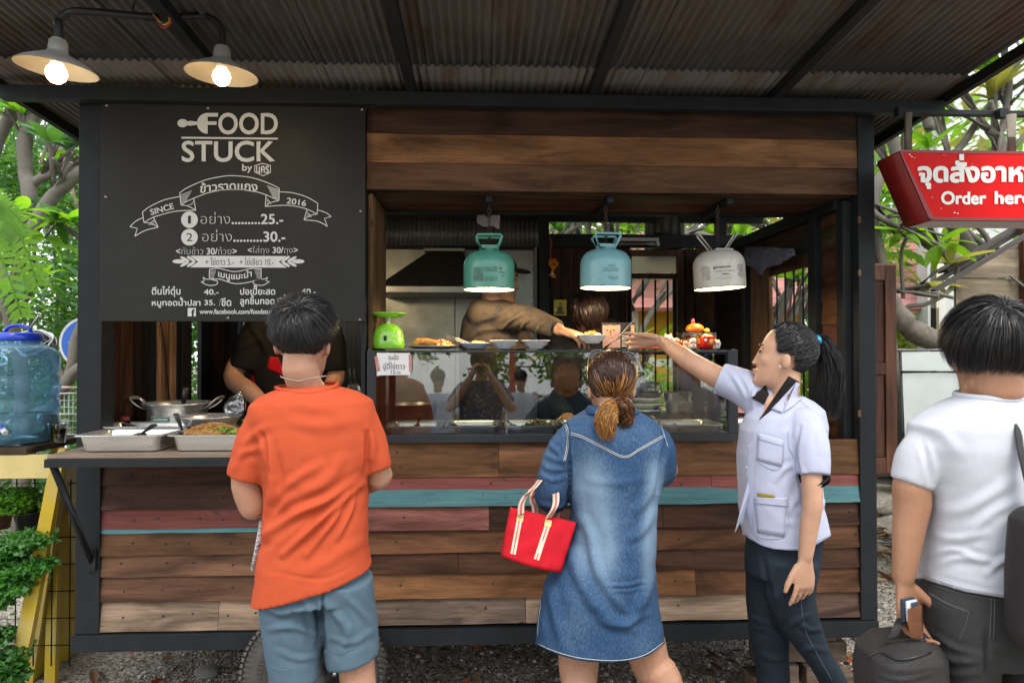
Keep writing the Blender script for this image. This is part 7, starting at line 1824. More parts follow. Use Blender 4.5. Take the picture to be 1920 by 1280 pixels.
for sx_,x in((-1,1122),(1,1174)):
 c_=P(x,667+(3 if sx_>0 else 0),Y2+.03);ring=[c_+Vector((math.cos(t)*.031,.01*math.sin(t),math.sin(t)*.020+.0))for t in np.linspace(0,6.283,25)[:-1]]
 put('rim',tube(B(),ring,.0035,8,closed=True),M_blackp,sgq);bm=B();bm.faces.new([bm.verts.new(v)for v in ring]);put('lens',bm,mat('dark_lens',(.01,.01,.012),.4,spec=.2),sgq)
 bm=B();[ball(bm,r_+Vector((0,-.003,0)),.0016,(1,1,1),5,4)for r_ in ring[:13]];put('studs',bm,M_silv,sgq)
 put('temple',tube(B(),spline([c_+Vector((sx_*.03,0,0)),P(1148+sx_*46,685,Y2+.0),P(1148+sx_*46,712,Y2-.02)],4),.0022,6),mat('gold_wire',(.5,.35,.12),.3,.9),sgq)
put('bridge',tube(B(),[P(1138,667,Y2+.03),P(1158,668,Y2+.03)],.003,6),M_blackp,sgq)
bm=B()
rowsolid(bm,[(768,1098,768,1190,.06,.07),(778,1082,776,1205,.085,.09),(790,1062,786,1226,.11,.11),(806,1052,800,1240,.128,.125),(840,1056,832,1250,.14,.14),(880,1062,868,1247,.142,.15),(950,1072,940,1231,.14,.155),(1010,1068,1000,1228,.15,.165),(1060,1040,1050,1226,.165,.17),(1100,1020,1095,1230,.17,.175),(1160,1009,1150,1238,.165,.17),(1215,1001,1212,1247,.16,.165),(1262,996,1262,1252,.158,.16)],Y2,e=2.15)
limb(bm,[P(1072,830,Y2),P(1050,870,Y2),P(1035,925,Y2+.02),P(1040,920,Y2+.09),P(1048,908,Y2+.19)],[.066,.066,.062,.056,.045],20)
limb(bm,[P(1226,830,Y2),P(1238,850,Y2),P(1238,885,Y2+.04),P(1226,870,Y2+.13),P(1215,855,Y2+.2)],[.062,.056,.052,.05,.045],20)
ms=remesh(bm,.006,4)
cutline(ms,[995,1001,1040,1078,1115,1152,1185,1215,1246,1252],[1203,1207,1224,1235,1240,1241.5,1238,1228,1206,1202],.8)
folds(ms,[([(1075,880),(1085,960),(1110,1010),(1120,1080)],.007,10),([(1065,1010),(1085,1080),(1130,1150),(1190,1180)],.011,12),([(1100,1000),(1115,1060),(1150,1120),(1190,1160)],.006,9),([(1030,1090),(1040,1150),(1060,1220)],.008,10),([(1225,1080),(1205,1130),(1180,1170)],.010,12),([(1135,1096),(1170,1097),(1210,1090)],.006,3.5),([(1140,1106),(1180,1107),(1212,1100)],.004,3.5),([(1120,1160),(1160,1172),(1220,1150)],.006,8),([(1230,880),(1215,930),(1190,960)],.007,9),([(1225,960),(1200,1000),(1170,1010)],.006,9),([(1015,870),(1035,880),(1060,878)],.005,5),([(1020,850),(1045,862),(1062,866)],.005,5),([(1012,890),(1035,900),(1060,895)],.004,5),([(1028,830),(1048,850),(1062,872)],.006,5),([(1062,800),(1066,850),(1070,900),(1068,950)],-.013,4.5),([(1248,830),(1240,870),(1232,920)],-.011,5),([(1010,1120),(1020,1190)],.004,8),([(1060,940),(1050,950),(1010,945)],.004,5),([(1100,900),(1160,905),(1220,895)],.003,8),([(1110,840),(1150,830)],.003,8)],.005,(6,6,9),8)
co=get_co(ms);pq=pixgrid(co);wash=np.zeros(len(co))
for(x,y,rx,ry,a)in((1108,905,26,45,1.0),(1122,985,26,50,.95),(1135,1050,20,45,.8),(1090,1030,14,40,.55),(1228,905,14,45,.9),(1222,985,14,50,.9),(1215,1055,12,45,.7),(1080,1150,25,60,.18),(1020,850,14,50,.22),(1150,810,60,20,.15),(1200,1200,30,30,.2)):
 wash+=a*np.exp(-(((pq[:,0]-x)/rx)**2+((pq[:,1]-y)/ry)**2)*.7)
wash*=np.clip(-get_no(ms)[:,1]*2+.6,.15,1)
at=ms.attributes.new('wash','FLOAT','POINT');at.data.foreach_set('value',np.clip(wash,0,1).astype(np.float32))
def denim(nm,base,pale):
 m=bpy.data.materials.new(nm);m.use_nodes=True;t=m.node_tree;b=t.nodes['Principled BSDF'];L=t.links.new
 tc=N(t,'ShaderNodeTexCoord');a=N(t,'ShaderNodeAttribute',attribute_name='wash');n=N(t,'ShaderNodeTexNoise',Scale=260.0,Detail=3.0);n2=N(t,'ShaderNodeTexNoise',Scale=9.0,Detail=5.0)
 mp=N(t,'ShaderNodeMapping',Scale=(1,1,.35));L(tc.outputs['Object'],mp.inputs[0]);L(mp.outputs[0],n.inputs['Vector']);L(tc.outputs['Object'],n2.inputs['Vector'])
 mr=N(t,'ShaderNodeMapRange');mr.inputs[1].default_value=.3;mr.inputs[2].default_value=.7;mr.inputs[3].default_value=-.18;mr.inputs[4].default_value=.22;L(n.outputs[0],mr.inputs[0])
 m2=N(t,'ShaderNodeMapRange');m2.inputs[1].default_value=.3;m2.inputs[2].default_value=.7;m2.inputs[3].default_value=-.08;m2.inputs[4].default_value=.1;L(n2.outputs[0],m2.inputs[0])
 s1=N(t,'ShaderNodeMath',operation='ADD');s2=N(t,'ShaderNodeMath',operation='ADD',use_clamp=True);L(a.outputs['Fac'],s1.inputs[0]);L(mr.outputs[0],s1.inputs[1]);L(s1.outputs[0],s2.inputs[0]);L(m2.outputs[0],s2.inputs[1])
 mx=N(t,'ShaderNodeMix',data_type='RGBA');mx.inputs[6].default_value=(*base,1);mx.inputs[7].default_value=(*pale,1);L(s2.outputs[0],mx.inputs[0]);L(mx.outputs[2],b.inputs['Base Color'])
 bp=N(t,'ShaderNodeBump',Strength=.3,Distance=.001);L(n.outputs[0],bp.inputs['Height']);L(bp.outputs[0],b.inputs['Normal']);b.inputs['Roughness'].default_value=.85;b.inputs['Specular IOR Level'].default_value=.15
 return m
M_den=denim('washed_denim',(.024,.062,.138),(.155,.235,.33));M_st=mat('pale_thread',(.5,.5,.46),.8)
Z3=lambda l:[(900+x/4,640+y/4)for x,y in l]
for l in([(650,676),(760,705),(900,775),(1080,858),(1200,800),(1383,696)],[(648,690),(760,719),(900,789),(1080,870),(1200,813),(1385,710)],[(615,605),(645,650),(655,720),(648,800),(628,895)],[(627,600),(657,645),(667,720),(660,800),(640,890)],[(1330,600),(1360,640),(1385,710),(1410,790)],[(790,540),(840,532),(890,545)]):
 o_,mk_=seam(ms,Z3(l),M_st,p2,.0011);mk_()
for l in([(1002,1203),(1040,1220),(1078,1231),(1115,1236),(1152,1237.5),(1185,1234),(1215,1224),(1245,1203)],[(1012,1080),(1015,1120),(1010,1160),(1008,1190)]):
 o_,mk_=seam(ms,l,M_st,p2,.0010,'hem_stitch');mk_()
dr=put('denim_dress',ms,M_den,p2);sm=dr.modifiers.new('s','SOLIDIFY');sm.thickness=.0025;sm.offset=-1
bm=B();rings=[]
for k,(r_,z,dy)in enumerate(((.062,-.012,.0),(.063,.02,.0),(.058,.03,0),(.064,.028,-.004),(.078,.004,-.012))):
 c_=P(1146,776,Y2-.005)+Vector((0,0,z));rings.append([c_+Vector((math.cos(t)*r_*1.2,math.sin(t)*r_*1.05+dy*(math.sin(t)<0),0))for t in np.linspace(0,6.283,33)[:-1]])
loft(bm,rings,cap=False);co_=put('collar',bm,M_den,p2);sm=co_.modifiers.new('s','SOLIDIFY');sm.thickness=.003
M_rb=cloth('red_canvas',(.45,.012,.022),var=.06);M_strap=cloth('cream_strap',(.6,.52,.42));M_sr=cloth('strap_stripe',(.5,.1,.1));M_tab=mat('tan_tab',(.62,.48,.2),.6)
hbg=thing('handbag','small red canvas handbag with striped cream straps hanging from her elbow','handbag',P(1010,1070,Y2))
Yb=Y2-.06;Z4=lambda l,Y=Yb:[P(900+x/3.3675,900+y/3.3675,Y)for x,y in l]
f_top=Z4([(190,172),(330,205),(470,240),(605,265)]);f_bot=Z4([(133,460),(240,480),(345,498),(440,578)]);f_br=Z4([(530,570)])[0]
bm=B();grid=[]
nu,nv=22,14
TL,TR,BL_,BR_=Z4([(192,174)])[0],Z4([(604,266)])[0],Z4([(134,458)])[0],Z4([(505,560)])[0]
for side in(-1,1):
 g_=[]
 for i in range(nu+1):
  r_=[]
  for j in range(nv+1):
   u,v=i/nu,j/nv;p=lerp(lerp(TL,TR,u),lerp(BL_,BR_,u),v);th=.012+.05*v**.8*math.sin(math.pi*min(1,max(0,u*.94+.03)))**.35
   n_=.006*noise.noise(Vector((u*5,v*4,side*3)))+.004*noise.noise(Vector((u*12,v*3,9)))
   r_.append(p+Vector((0,side*(th+n_),0)))
  g_.append(r_)
 grid.append(g_)
vsn={}
for s_ in(0,1):
 for i in range(nu+1):
  for j in range(nv+1):vsn[s_,i,j]=bm.verts.new(grid[s_][i][j])
for s_ in(0,1):
 for i in range(nu):
  for j in range(nv):
   q=[vsn[s_,i,j],vsn[s_,i+1,j],vsn[s_,i+1,j+1],vsn[s_,i,j+1]];bm.faces.new(q if s_==0 else q[::-1]).smooth=True
for i in range(nu):bm.faces.new((vsn[0,i,nv],vsn[0,i+1,nv],vsn[1,i+1,nv],vsn[1,i,nv]));bm.faces.new((vsn[0,i,0],vsn[1,i,0],vsn[1,i+1,0],vsn[0,i+1,0]))
for j in range(nv):bm.faces.new((vsn[0,0,j],vsn[0,0,j+1],vsn[1,0,j+1],vsn[1,0,j]));bm.faces.new((vsn[0,nu,j],vsn[1,nu,j],vsn[1,nu,j+1],vsn[0,nu,j+1]))
bme=bpy.data.meshes.new('bag');bm.to_mesh(bme);bm.free()
bv=BVHTree.FromPolygons([v.co for v in bme.vertices],[p.vertices[:]for p in bme.polygons])
def onbag(x,y,off=.0015):
 p=P(900+x/3.3675,900+y/3.3675,Yb);o0=Vector((0,0,EYE));d=(p-o0).normalized();h=bv.ray_cast(o0,d);return(h[0]-d*off)if h[0]else None
put('pouch',bme,M_rb,hbg)
def band(pl,w,m,name,off):
 sp=[(v.x,v.y)for v in spline([Vector((a,b,0))for a,b in pl],8)];L_,R_=[],[]
 for i,(x,y)in enumerate(sp):
  a,b=sp[max(0,i-1)],sp[min(len(sp)-1,i+1)];d=Vector((b[0]-a[0],b[1]-a[1])).normalized();q=Vector((-d.y,d.x))*w/2;l,r_=onbag(x+q.x,y+q.y,off),onbag(x-q.x,y-q.y,off)
  if l and r_:L_.append(l);R_.append(r_)
 bm=B();A=[bm.verts.new(v)for v in L_];C_=[bm.verts.new(v)for v in R_]
 for i in range(len(A)-1):bm.faces.new((A[i],A[i+1],C_[i+1],C_[i]))
 if len(A)>1:put(name,bm,m,hbg)
for pl in([(252,235),(230,350),(208,466)],[(432,268),(395,380),(356,500)]):band(pl,34,M_strap,'strap',.0018);band(pl,7,M_sr,'strap_stripe',.0026)
for x,y in((254,235),(430,270)):band([(x+3,y-20),(x-4,y+22)],42,M_tab,'tab',.0035)
for(yo,pl)in((Yb-.03,[(258,215),(262,150),(290,95),(340,50)]),(Yb+.1,[(350,215),(345,160),(330,120),(345,60)])):
 sp=spline([P(900+x/3.3675,900+y/3.3675,yo)for x,y in pl]+[el+Vector((0,.06 if yo<Y2 else .12,.065)),P(900+(480 if yo<Y2 else 520)/3.3675,900+(130 if yo<Y2 else 120)/3.3675,yo+.0),P(900+(432 if yo<Y2 else 505)/3.3675,900+240/3.3675,yo)],6)
 for w_,m_,of in((.011,M_strap,0),(.0028,M_sr,.004)):
  bm=B();L_=[bm.verts.new(p+Vector((-w_,-of,-w_*.3)))for p in sp];R_=[bm.verts.new(p+Vector((w_,-of,w_*.3)))for p in sp]
  for i in range(len(sp)-1):bm.faces.new((L_[i],L_[i+1],R_[i+1],R_[i])).smooth=True
  o_=put('handle' if of==0 else 'handle_stripe',bm,m_,hbg);sm=o_.modifiers.new('s','SOLIDIFY');sm.thickness=.0022
Y3=2.42
p3=thing('person','woman in a pale lilac uniform shirt pointing over the display case','person',(P(1470,0,Y3).x,Y3,0))
hc=P(1470,671,Y3);F3,U3=(-1,.40,.20),(.20,0,1)
bm=B();qh=head(bm,hc,F3,U3,1.0,P(1470,752,Y3),.047)
rowsolid(bm,[(760,1440,760,1500,.045,.045),(785,1430,785,1520,.07,.07),(850,1420,850,1515,.09,.09),(1000,1420,1000,1530,.09,.09),(1060,1415,1060,1520,.09,.09)],Y3)
s1,e1,w1=P(1522,815,Y3-.14),P(1523,945,Y3-.18),P(1510,1044,Y3-.18)
limb(bm,[s1,P(1522,890,Y3-.17),e1,lerp(e1,w1,.35),w1],[.032,.034,.033,.031,.023]);hand(bm,w1+Vector((0,0,-.012)),(-.02,.05,-1),(.25,-1,0),1,(10,16,20,24),.98,tc=(.78,.5,-.1),spread=.12)
s2,c2,e2,w2=P(1410,722,Y3+.08),P(1357,712,Y3+.13),P(1300,681,Y3+.2),P(1240,639,2.80)
limb(bm,[s2,c2,e2,lerp(e2,w2,.3),w2],[.034,.045,.039,.038,.023]);hd_=(P(1176,637,2.84)-w2).normalized();hand(bm,w2+hd_*.008,hd_,(.25,1,.55),-1,(5,8,10,12),.9,tc=(.9,.3,-.3),spread=.10)
mb3=soften(remesh(bm,.0041,2),hc,F3,U3);bvb=([v.co.copy()for v in mb3.vertices],[p.vertices[:]for p in mb3.polygons]);put('body',mb3,SKIN('skin_fair',(.52,.3,.2)),p3)
face_bits(p3,qh,1.0)
mk3=lambda d:~((d[:,1]>.5+.22*d[:,2])&(d[:,2]<.93))&(d[:,2]>-.95)&~((d[:,2]<-.32)&(d[:,1]>-.18))
Rt,Fv,Uv=basis(F3,U3);tie=P(1527,638,Y3);dl=tie-(Vector(hc)+Uv*.038-Fv*.010);tie_l=(dl.dot(Rt),dl.dot(Fv),dl.dot(Uv))
hair(p3,hc,F3,U3,1.0,9500,H_blk,7,'pulled',tie=tie_l,lift=.1,rad=(.083,.1,.094),w=.0016,mask=mk3,k=9)
tail_hair(p3,[tie,P(1545,642,Y3),P(1560,690,Y3),P(1558,740,Y3),P(1556,788,Y3)],[.014,.028,.044,.045,.03],3200,H_blk,8,w=.002,frizz=.3,k=14)
put('hair_band',lathe(B(),[(.0,-.009),(.019,-.009),(.021,0),(.019,.009),(0,.009)],tie+Vector((.004,0,0)),20,axis=(1,0,.25),sy=1.5),mat('turquoise_band',(.0,.3,.5),.2,coat=.5),p3)
put('earring',tube(B(),[P(1463+math.cos(t)*2.0,687+math.sin(t)*2.2,Y3-.095)for t in np.linspace(0,6.283,9)[:-1]],.0012,6,closed=True),M_silv,p3)
M_un=cloth('lilac_uniform',(.43,.46,.60),var=.02);M_dk=cloth('dark_lining',(.02,.016,.017))
bm=B()
rowsolid(bm,[(752,1440,742,1504,.055,.06),(766,1420,752,1522,.085,.09),(782,1402,768,1540,.11,.115),(805,1392,798,1546,.128,.13),(850,1388,845,1540,.132,.135),(900,1388,895,1534,.128,.135),(950,1390,945,1538,.128,.135),(990,1396,985,1546,.132,.14),(1045,1404,1030,1553,.135,.14)],Y3)
sleeve(bm,[P(1508,798,Y3-.09),P(1521,835,Y3-.14),P(1525,891,Y3-.17)],[.066,.058,.053])
ca=P(1350,709,Y3+.135);sleeve(bm,[P(1430,752,Y3+.06),P(1398,728,Y3+.09),ca],[.075,.070,.060]);tube(bm,[P(1410,750,Y3+.06),P(1366,730,Y3+.13)],[.04,.035],14)
ms=remesh(bm,.0055,4)
cutline(ms,[1398,1405,1425,1450,1480,1500,1530,1553,1560],[1003,1010,1021,1029,1031.5,1031,1021,1007,1003],1.15)
folds(ms,[([(1365,690),(1385,720),(1398,745)],.006,5),([(1385,695),(1400,720),(1408,750)],.006,5),([(1400,700),(1412,730),(1412,770)],.005,5),([(1500,800),(1490,850),(1500,900),(1505,960)],-.009,4.5),([(1455,900),(1470,880),(1490,870)],.005,6),([(1480,960),(1500,920),(1503,890)],.006,7),([(1545,940),(1530,960),(1510,975)],.006,6),([(1535,900),(1520,940),(1490,965)],.005,7),([(1460,800),(1475,780),(1490,770)],.004,7),([(1405,860),(1400,920),(1405,990)],.003,6),([(1440,950),(1460,975),(1500,980)],.003,8),([(1535,800),(1540,850)],.003,6)],.003,(8,8,9),4)
ob=BVHTree.FromPolygons([v.co for v in ms.vertices],[p.vertices[:]for p in ms.polygons]);nb_=len(bvb[0]);oc=BVHTree.FromPolygons(bvb[0]+[v.co for v in ms.vertices],bvb[1]+[tuple(i+nb_ for i in p.vertices)for p in ms.polygons])
def on(bvh,x,y,off=.002):
 o0=Vector((0,0,EYE));d=(P(x,y,2)-o0).normalized();h=bvh.ray_cast(o0,d);return(h[0]-d*off)if h[0]else None
def patch(bvh,pp,m,name,par,off=.003,n=7,th=.0015):
 a,b,c,d=[Vector((x,y,0))for x,y in pp];bm=B();g={}
 for i in range(n+1):
  for j in range(n+1):
   u,v=i/n,j/n;q=lerp(lerp(a,b,u),lerp(d,c,u),v);h=on(bvh,q.x,q.y,off)
   if h:g[i,j]=bm.verts.new(h)
 for i in range(n):
  for j in range(n):
   q=[g.get(k)for k in((i,j),(i+1,j),(i+1,j+1),(i,j+1))]
   if all(q)and max((q[0].co-q[2].co).length,(q[1].co-q[3].co).length)<.08:bm.faces.new(q).smooth=True
 o=put(name,bm,m,par);s_=o.modifiers.new('s','SOLIDIFY');s_.thickness=th;s_.offset=1;return o
Z5=lambda l:[(1150+x/3.84,580+y/3.84)for x,y in l];Z6=lambda l:[(1320+x/2.909,840+y/2.909)for x,y in l]
patch(ob,Z5([(1040,885),(1228,940),(1215,1130),(1030,1085)]),M_un,'chest_pocket',p3);patch(ob,Z5([(1045,920),(1228,972),(1226,985),(1044,933)]),M_un,'pocket_seam',p3,.0045)
patch(ob,Z6([(270,265),(458,270),(440,485),(290,460)]),M_un,'hip_pocket',p3);patch(ob,Z6([(272,268),(458,275),(458,320),(272,300)]),M_un,'pocket_hem',p3,.0055)
patch(ob,Z6([(290,243),(385,256),(388,270),(290,262)]),mat('yellow_phone',(.3,.22,.02),.2),'phone_case',p3,.006)
patch(oc,Z5([(1262,478),(1340,520),(1120,735),(1050,790)]),M_dk,'neck_trim',p3,.005,12,.003)
patch(oc,Z5([(1322,522),(1400,600),(1300,690),(1225,738)]),M_un,'shirt_collar',p3,.010,10,.003)
patch(oc,Z5([(1325,520),(1240,640),(1215,740),(1140,712)]),M_un,'shirt_collar',p3,.011,10,.003)
patch(oc,Z5([(990,632),(1095,548),(1122,610),(1082,685)]),M_dk,'neck_trim',p3,.008,8,.003)
patch(oc,Z5([(1000,590),(1045,560),(1020,620),(985,636)]),M_un,'shirt_collar',p3,.010,6,.003)
patch(oc,Z5([(1100,640),(1190,590),(1110,700),(1078,750)]),SKIN('skin_fair',(.52,.3,.2)),'neckline',p3,.004,8)
for l in([(1065,755),(1020,840),(990,930),(975,1080),(965,1220)],[(1040,920),(1020,1060),(1120,1140),(1190,1148),(1222,1100),(1228,945)],[(1260,880),(1265,990),(1310,1080),(1330,1195)],[(1280,560),(1330,640),(1420,720)]):
 o_,mk_=seam(ms,Z5(l),M_un,p3,.0010,off=.002);mk_()
for l in([(232,250),(240,330),(262,420),(300,500)],[(272,272),(270,420),(300,480),(400,492),(445,470),(460,420),(462,290)],[(355,320),(352,400),(350,480)],[(245,470),(340,535),(520,545),(670,478)]):
 o_,mk_=seam(ms,Z6(l),M_un,p3,.0010,off=.002);mk_()
for x,y in Z5([(978,985),(958,1135)])+Z6([(232,105)]):
 h=on(ob,x,y,.003)
 if h:bm=B();ball(bm,h,.0035,(1,.5,1),8,6);put('button',bm,mat('button',(.5,.52,.6),.2),p3)
uo=put('uniform_shirt',ms,M_un,p3)
sm=uo.modifiers.new('s','SOLIDIFY');sm.thickness=.002;sm.offset=-1
tube(bm:=B(),[P(1527,892,Y3-.165),P(1528,898,Y3-.16)],[.050,.049],22);put('dark_cuff',bm,M_dk,p3)
flp=[P(1402,905,Y3-.06),P(1384,975,Y3-.10),P(1378,998,Y3-.11),P(1385,985,Y3-.08),P(1400,950,Y3-.05),P(1408,915,Y3-.05)]
put('open_placket',poly(B(),flp,.003),M_un,p3);put('placket_lining',poly(B(),[P(1398,925,Y3-.03),P(1388,985,Y3-.04),P(1404,950,Y3-.03)],.003),mat('lining_blue',(.25,.32,.5),.8),p3)
bm=B()
rowsolid(bm,[(985,1408,985,1540,.105,.115),(1035,1402,1035,1532,.115,.12),(1075,1401,1075,1528,.11,.11)],Y3)
def leg(pp,Y,dep):rowsolid(bm,[(y,a,y,b,dep*(1 if k<3 else .8),dep*(1 if k<3 else .8))for k,(y,a,b)in enumerate(pp)],Y)
leg([(1050,1402,1478),(1115,1402,1476),(1185,1408,1474),(1255,1420,1477),(1330,1424,1474),(1440,1428,1470),(1530,1430,1466)],Y3+.06,.08)
leg([(1050,1436,1530),(1115,1438,1524),(1150,1448,1530),(1185,1468,1541),(1220,1496,1556),(1255,1524,1577),(1320,1560,1606),(1420,1600,1640),(1500,1625,1662)],Y3-.06,.075)
ms=remesh(bm,.0075,2)
folds(ms,[([(1400,1150),(1430,1165),(1460,1175)],.008,5),([(1410,1175),(1440,1180),(1470,1195)],.007,5),([(1440,1130),(1450,1160),(1475,1195)],-.01,5),([(1500,1170),(1520,1180),(1540,1178)],.008,5),([(1495,1225),(1520,1215),(1550,1220)],.006,6),([(1520,1150),(1490,1165),(1470,1180)],.007,6),([(1430,1040),(1440,1090),(1452,1140)],-.006,5),([(1500,1060),(1480,1100),(1450,1120)],.005,8),([(1425,1225),(1450,1235),(1475,1230)],.006,6)],.003,(10,10,10),2)
M_tr=cloth('navy_trousers',(.018,.026,.036),var=.12)
o_,mk_=seam(ms,[(1495,1040),(1500,1110),(1510,1180),(1535,1230),(1560,1275)],mat('grey_thread',(.12,.14,.16),.8),p3,.0009);mk_()
put('trousers',ms,M_tr,p3)
for x,y in((P(1448,0,Y3+.06).x,Y3+.06),(P(1648,0,Y3-.06).x,Y3-.06)):
 bm=B();limb(bm,[Vector((x+.03,y,.04)),Vector((x-.05,y,.045)),Vector((x-.16,y,.03))],[.035,.036,.026]);put('shoe',remesh(bm,.006,1),M_blackp,p3)
Y4=1.55
p4=thing('person','man in a white T-shirt and grey trousers seen from behind at the right edge','person',(P(1850,0,Y4).x,Y4,0))
hc=P(1858,664,Y4);F4,U4=(.30,1,-.08),(0,.05,1)
bm=B();head(bm,hc,F4,U4,1.0,P(1852,740,Y4+.01),.056)
rowsolid(bm,[(745,1805,745,1895,.05,.05),(800,1775,800,1930,.07,.07),(900,1770,900,1950,.09,.09),(1120,1765,1120,1950,.09,.09)],Y4)
limb(bm,[P(1755,860,Y4),P(1713,905,Y4),P(1710,945,Y4),P(1703,1000,Y4-.005),P(1694,1082,Y4-.01)],[.038,.042,.041,.034,.024])
w4=P(1696,1092,Y4-.01);hand(bm,w4,(.10,-.04,-1),(-.42,.9,0),1,(20,32,36,40),.95,tc=(.75,.55,-.45),spread=.02)
limb(bm,[P(1965,830,Y4),P(1990,905,Y4),P(1995,950,Y4),P(1990,1000,Y4),P(1985,1082,Y4)],[.038,.042,.041,.034,.024]);hand(bm,P(1985,1092,Y4),(0,.05,-1),(.9,0,0),-1,(20,25,25,25))
put('body',remesh(bm,.0050,2),M_skC,p4)
hair(p4,hc,F4,U4,1.0,17000,[H_blk[0],H_blk[0],H_blk[1]],9,'short',(.05,-.60,.78),length=.115,lift=.13,rad=(.079,.098,.088),w=.0016,hang=.8,k=8,mask=lambda d:~((d[:,1]>.45)&(d[:,2]<.6))&(d[:,2]>-.9)&~((np.abs(d[:,0])>.88)&(d[:,2]<-.35)&(d[:,1]>.05)))
bm=B()
rowsolid(bm,[(745,1800,742,1905,.062,.065),(756,1775,752,1930,.08,.085),(772,1745,768,1962,.098,.10),(795,1712,792,1992,.11,.112),(835,1712,835,1996,.122,.122),(900,1738,900,1968,.128,.13),(960,1745,960,1958,.128,.13),(1030,1742,1030,1960,.125,.13),(1080,1737,1080,1962,.125,.13),(1150,1732,1150,1966,.125,.13)],Y4,e=2.25)
sleeve(bm,[P(1752,838,Y4),P(1727,866,Y4),P(1710,908,Y4)],[.064,.056,.0455]);sleeve(bm,[P(1952,838,Y4),P(1977,866,Y4),P(1994,908,Y4)],[.064,.056,.0455])
ms=remesh(bm,.0055,4);cutline(ms,[1730,1737,1810,1905,1970],[1084,1087,1109,1124,1128],1.3)
folds(ms,[([(1728,830),(1738,860),(1746,905)],-.006,6),([(1745,1000),(1790,1010),(1850,1000)],.004,8),([(1745,1040),(1790,1030),(1830,1045)],.005,6),([(1760,1060),(1800,1045),(1880,1055)],.005,7),([(1755,960),(1820,950),(1900,900)],.004,12),([(1850,1075),(1880,1050),(1910,1045)],.006,7),([(1820,1000),(1860,960),(1910,940)],.004,10),([(1745,1075),(1830,1098),(1910,1110)],-.0015,4),([(1730,800),(1765,810),(1800,850)],.003,12)],.0032,(7,7,10),6)
M_wt=cloth('white_jersey',(.48,.50,.55),var=.02)
o_,mk_=seam(ms,[(1742,1080),(1810,1102),(1905,1117)],M_wt,p4,.0009);mk_()
to=put('t_shirt',ms,M_wt,p4);sm=to.modifiers.new('s','SOLIDIFY');sm.thickness=.002;sm.offset=-1
put('collar',tube(B(),[P(1852,742,Y4)+Vector((math.cos(t)*.067,math.sin(t)*.068-.002,.004*math.sin(t)))for t in np.linspace(0,6.283,33)[:-1]],.0048,8,closed=True,ry=1.7),M_wt,p4)
bm=B()
rowsolid(bm,[(1075,1742,1075,1955,.11,.115),(1125,1730,1130,1960,.12,.12),(1180,1729,1180,1965,.125,.12),(1220,1738,1220,1960,.12,.115)],Y4)
rowsolid(bm,[(1190,1732,1190,1846,.115,.11),(1250,1742,1250,1844,.105,.1),(1400,1752,1400,1835,.085,.085),(1560,1758,1560,1825,.07,.07),(1780,1760,1780,1815,.055,.06),(1900,1760,1900,1815,.055,.06)],Y4);rowsolid(bm,[(1190,1852,1190,1966,.115,.11),(1250,1858,1250,1962,.105,.1),(1400,1872,1400,1955,.085,.085),(1560,1885,1560,1950,.07,.07),(1780,1892,1780,1948,.055,.06),(1900,1892,1900,1948,.055,.06)],Y4)
ms=remesh(bm,.0075,2)
folds(ms,[([(1735,1200),(1780,1235),(1830,1240)],.009,7),([(1740,1185),(1790,1215),(1840,1225)],.006,6),([(1745,1250),(1790,1262),(1835,1258)],.006,8),([(1849,1180),(1849,1230),(1850,1280)],-.010,5),([(1860,1210),(1900,1215),(1920,1200)],.006,8)],.003,(9,9,9),12)
M_gt=cloth('grey_trousers',(.038,.039,.039),var=.08);M_gth=mat('grey_stitch',(.09,.09,.085),.8)
Z9=lambda l:[(1620+x/6.4,1080+y/6.4)for x,y in l]
for l in([(770,190),(1000,320),(1255,420)],[(772,200),(1000,330),(1253,430)],[(1260,425),(1225,560),(1140,760)],[(1525,240),(1525,420),(1510,760)],[(1565,240),(1568,420),(1555,760)],[(790,90),(1100,190),(1500,270),(1830,300)]):
 o_,mk_=seam(ms,Z9(l),M_gth,p4,.0009);mk_()
put('trousers',ms,M_gt,p4)
for x in(P(1788,0,Y4).x,P(1920,0,Y4).x):
 bm=B();limb(bm,[Vector((x,Y4-.04,.045)),Vector((x+.02,Y4+.08,.045)),Vector((x+.03,Y4+.19,.03))],[.04,.042,.03]);put('shoe',remesh(bm,.007,1),M_blackp,p4)
phn=thing('phone','white phone in a dark blue case held in his hand','phone',P(1702,1162,Y4-.03));Mr=Euler((0,R(-4),R(14))).to_matrix()
c_=P(1703,1142,Y4-.055)
put('case',box(B(),c_,(.036,.010,.052),Mr,.004),mat('navy_case',(.02,.04,.07),.3),phn);put('front',box(B(),c_+Vector((.004,-.007,0)),(.030,.003,.046),Mr,.003),mat('phone_white',(.7,.72,.75),.2),phn);put('screen',box(B(),c_+Vector((.009,-.0095,.002)),(.018,.002,.036),Mr,.001),mat('phone_screen',(.05,.07,.1),.05),phn)
M_lth=mat('brown_leather',(.14,.05,.02),.32,coat=.2,bump=.3,bscale=160,var=.25,vscale=30)
tag(put('wallet',loft(B(),[[P(1702,1141,Y4-.07),P(1728,1133,Y4-.07),P(1730,1133,Y4-.035),P(1704,1141,Y4-.035)],[P(1701,1165,Y4-.075),P(1728,1163,Y4-.075),P(1731,1163,Y4-.035),P(1703,1165,Y4-.035)],[P(1709,1196,Y4-.07),P(1731,1193,Y4-.07),P(1732,1193,Y4-.035),P(1711,1196,Y4-.035)]]),M_lth,auto=40),'folded brown leather wallet held under the phone','wallet')
M_bagb=mat('bag_black',(.014,.013,.013),.7,bump=.4,bscale=300,var=.2,vscale=10)
cbg=thing('camera_bag','black padded camera bag with zips hanging from his hand','camera bag',P(1685,1330,Y4-.05))
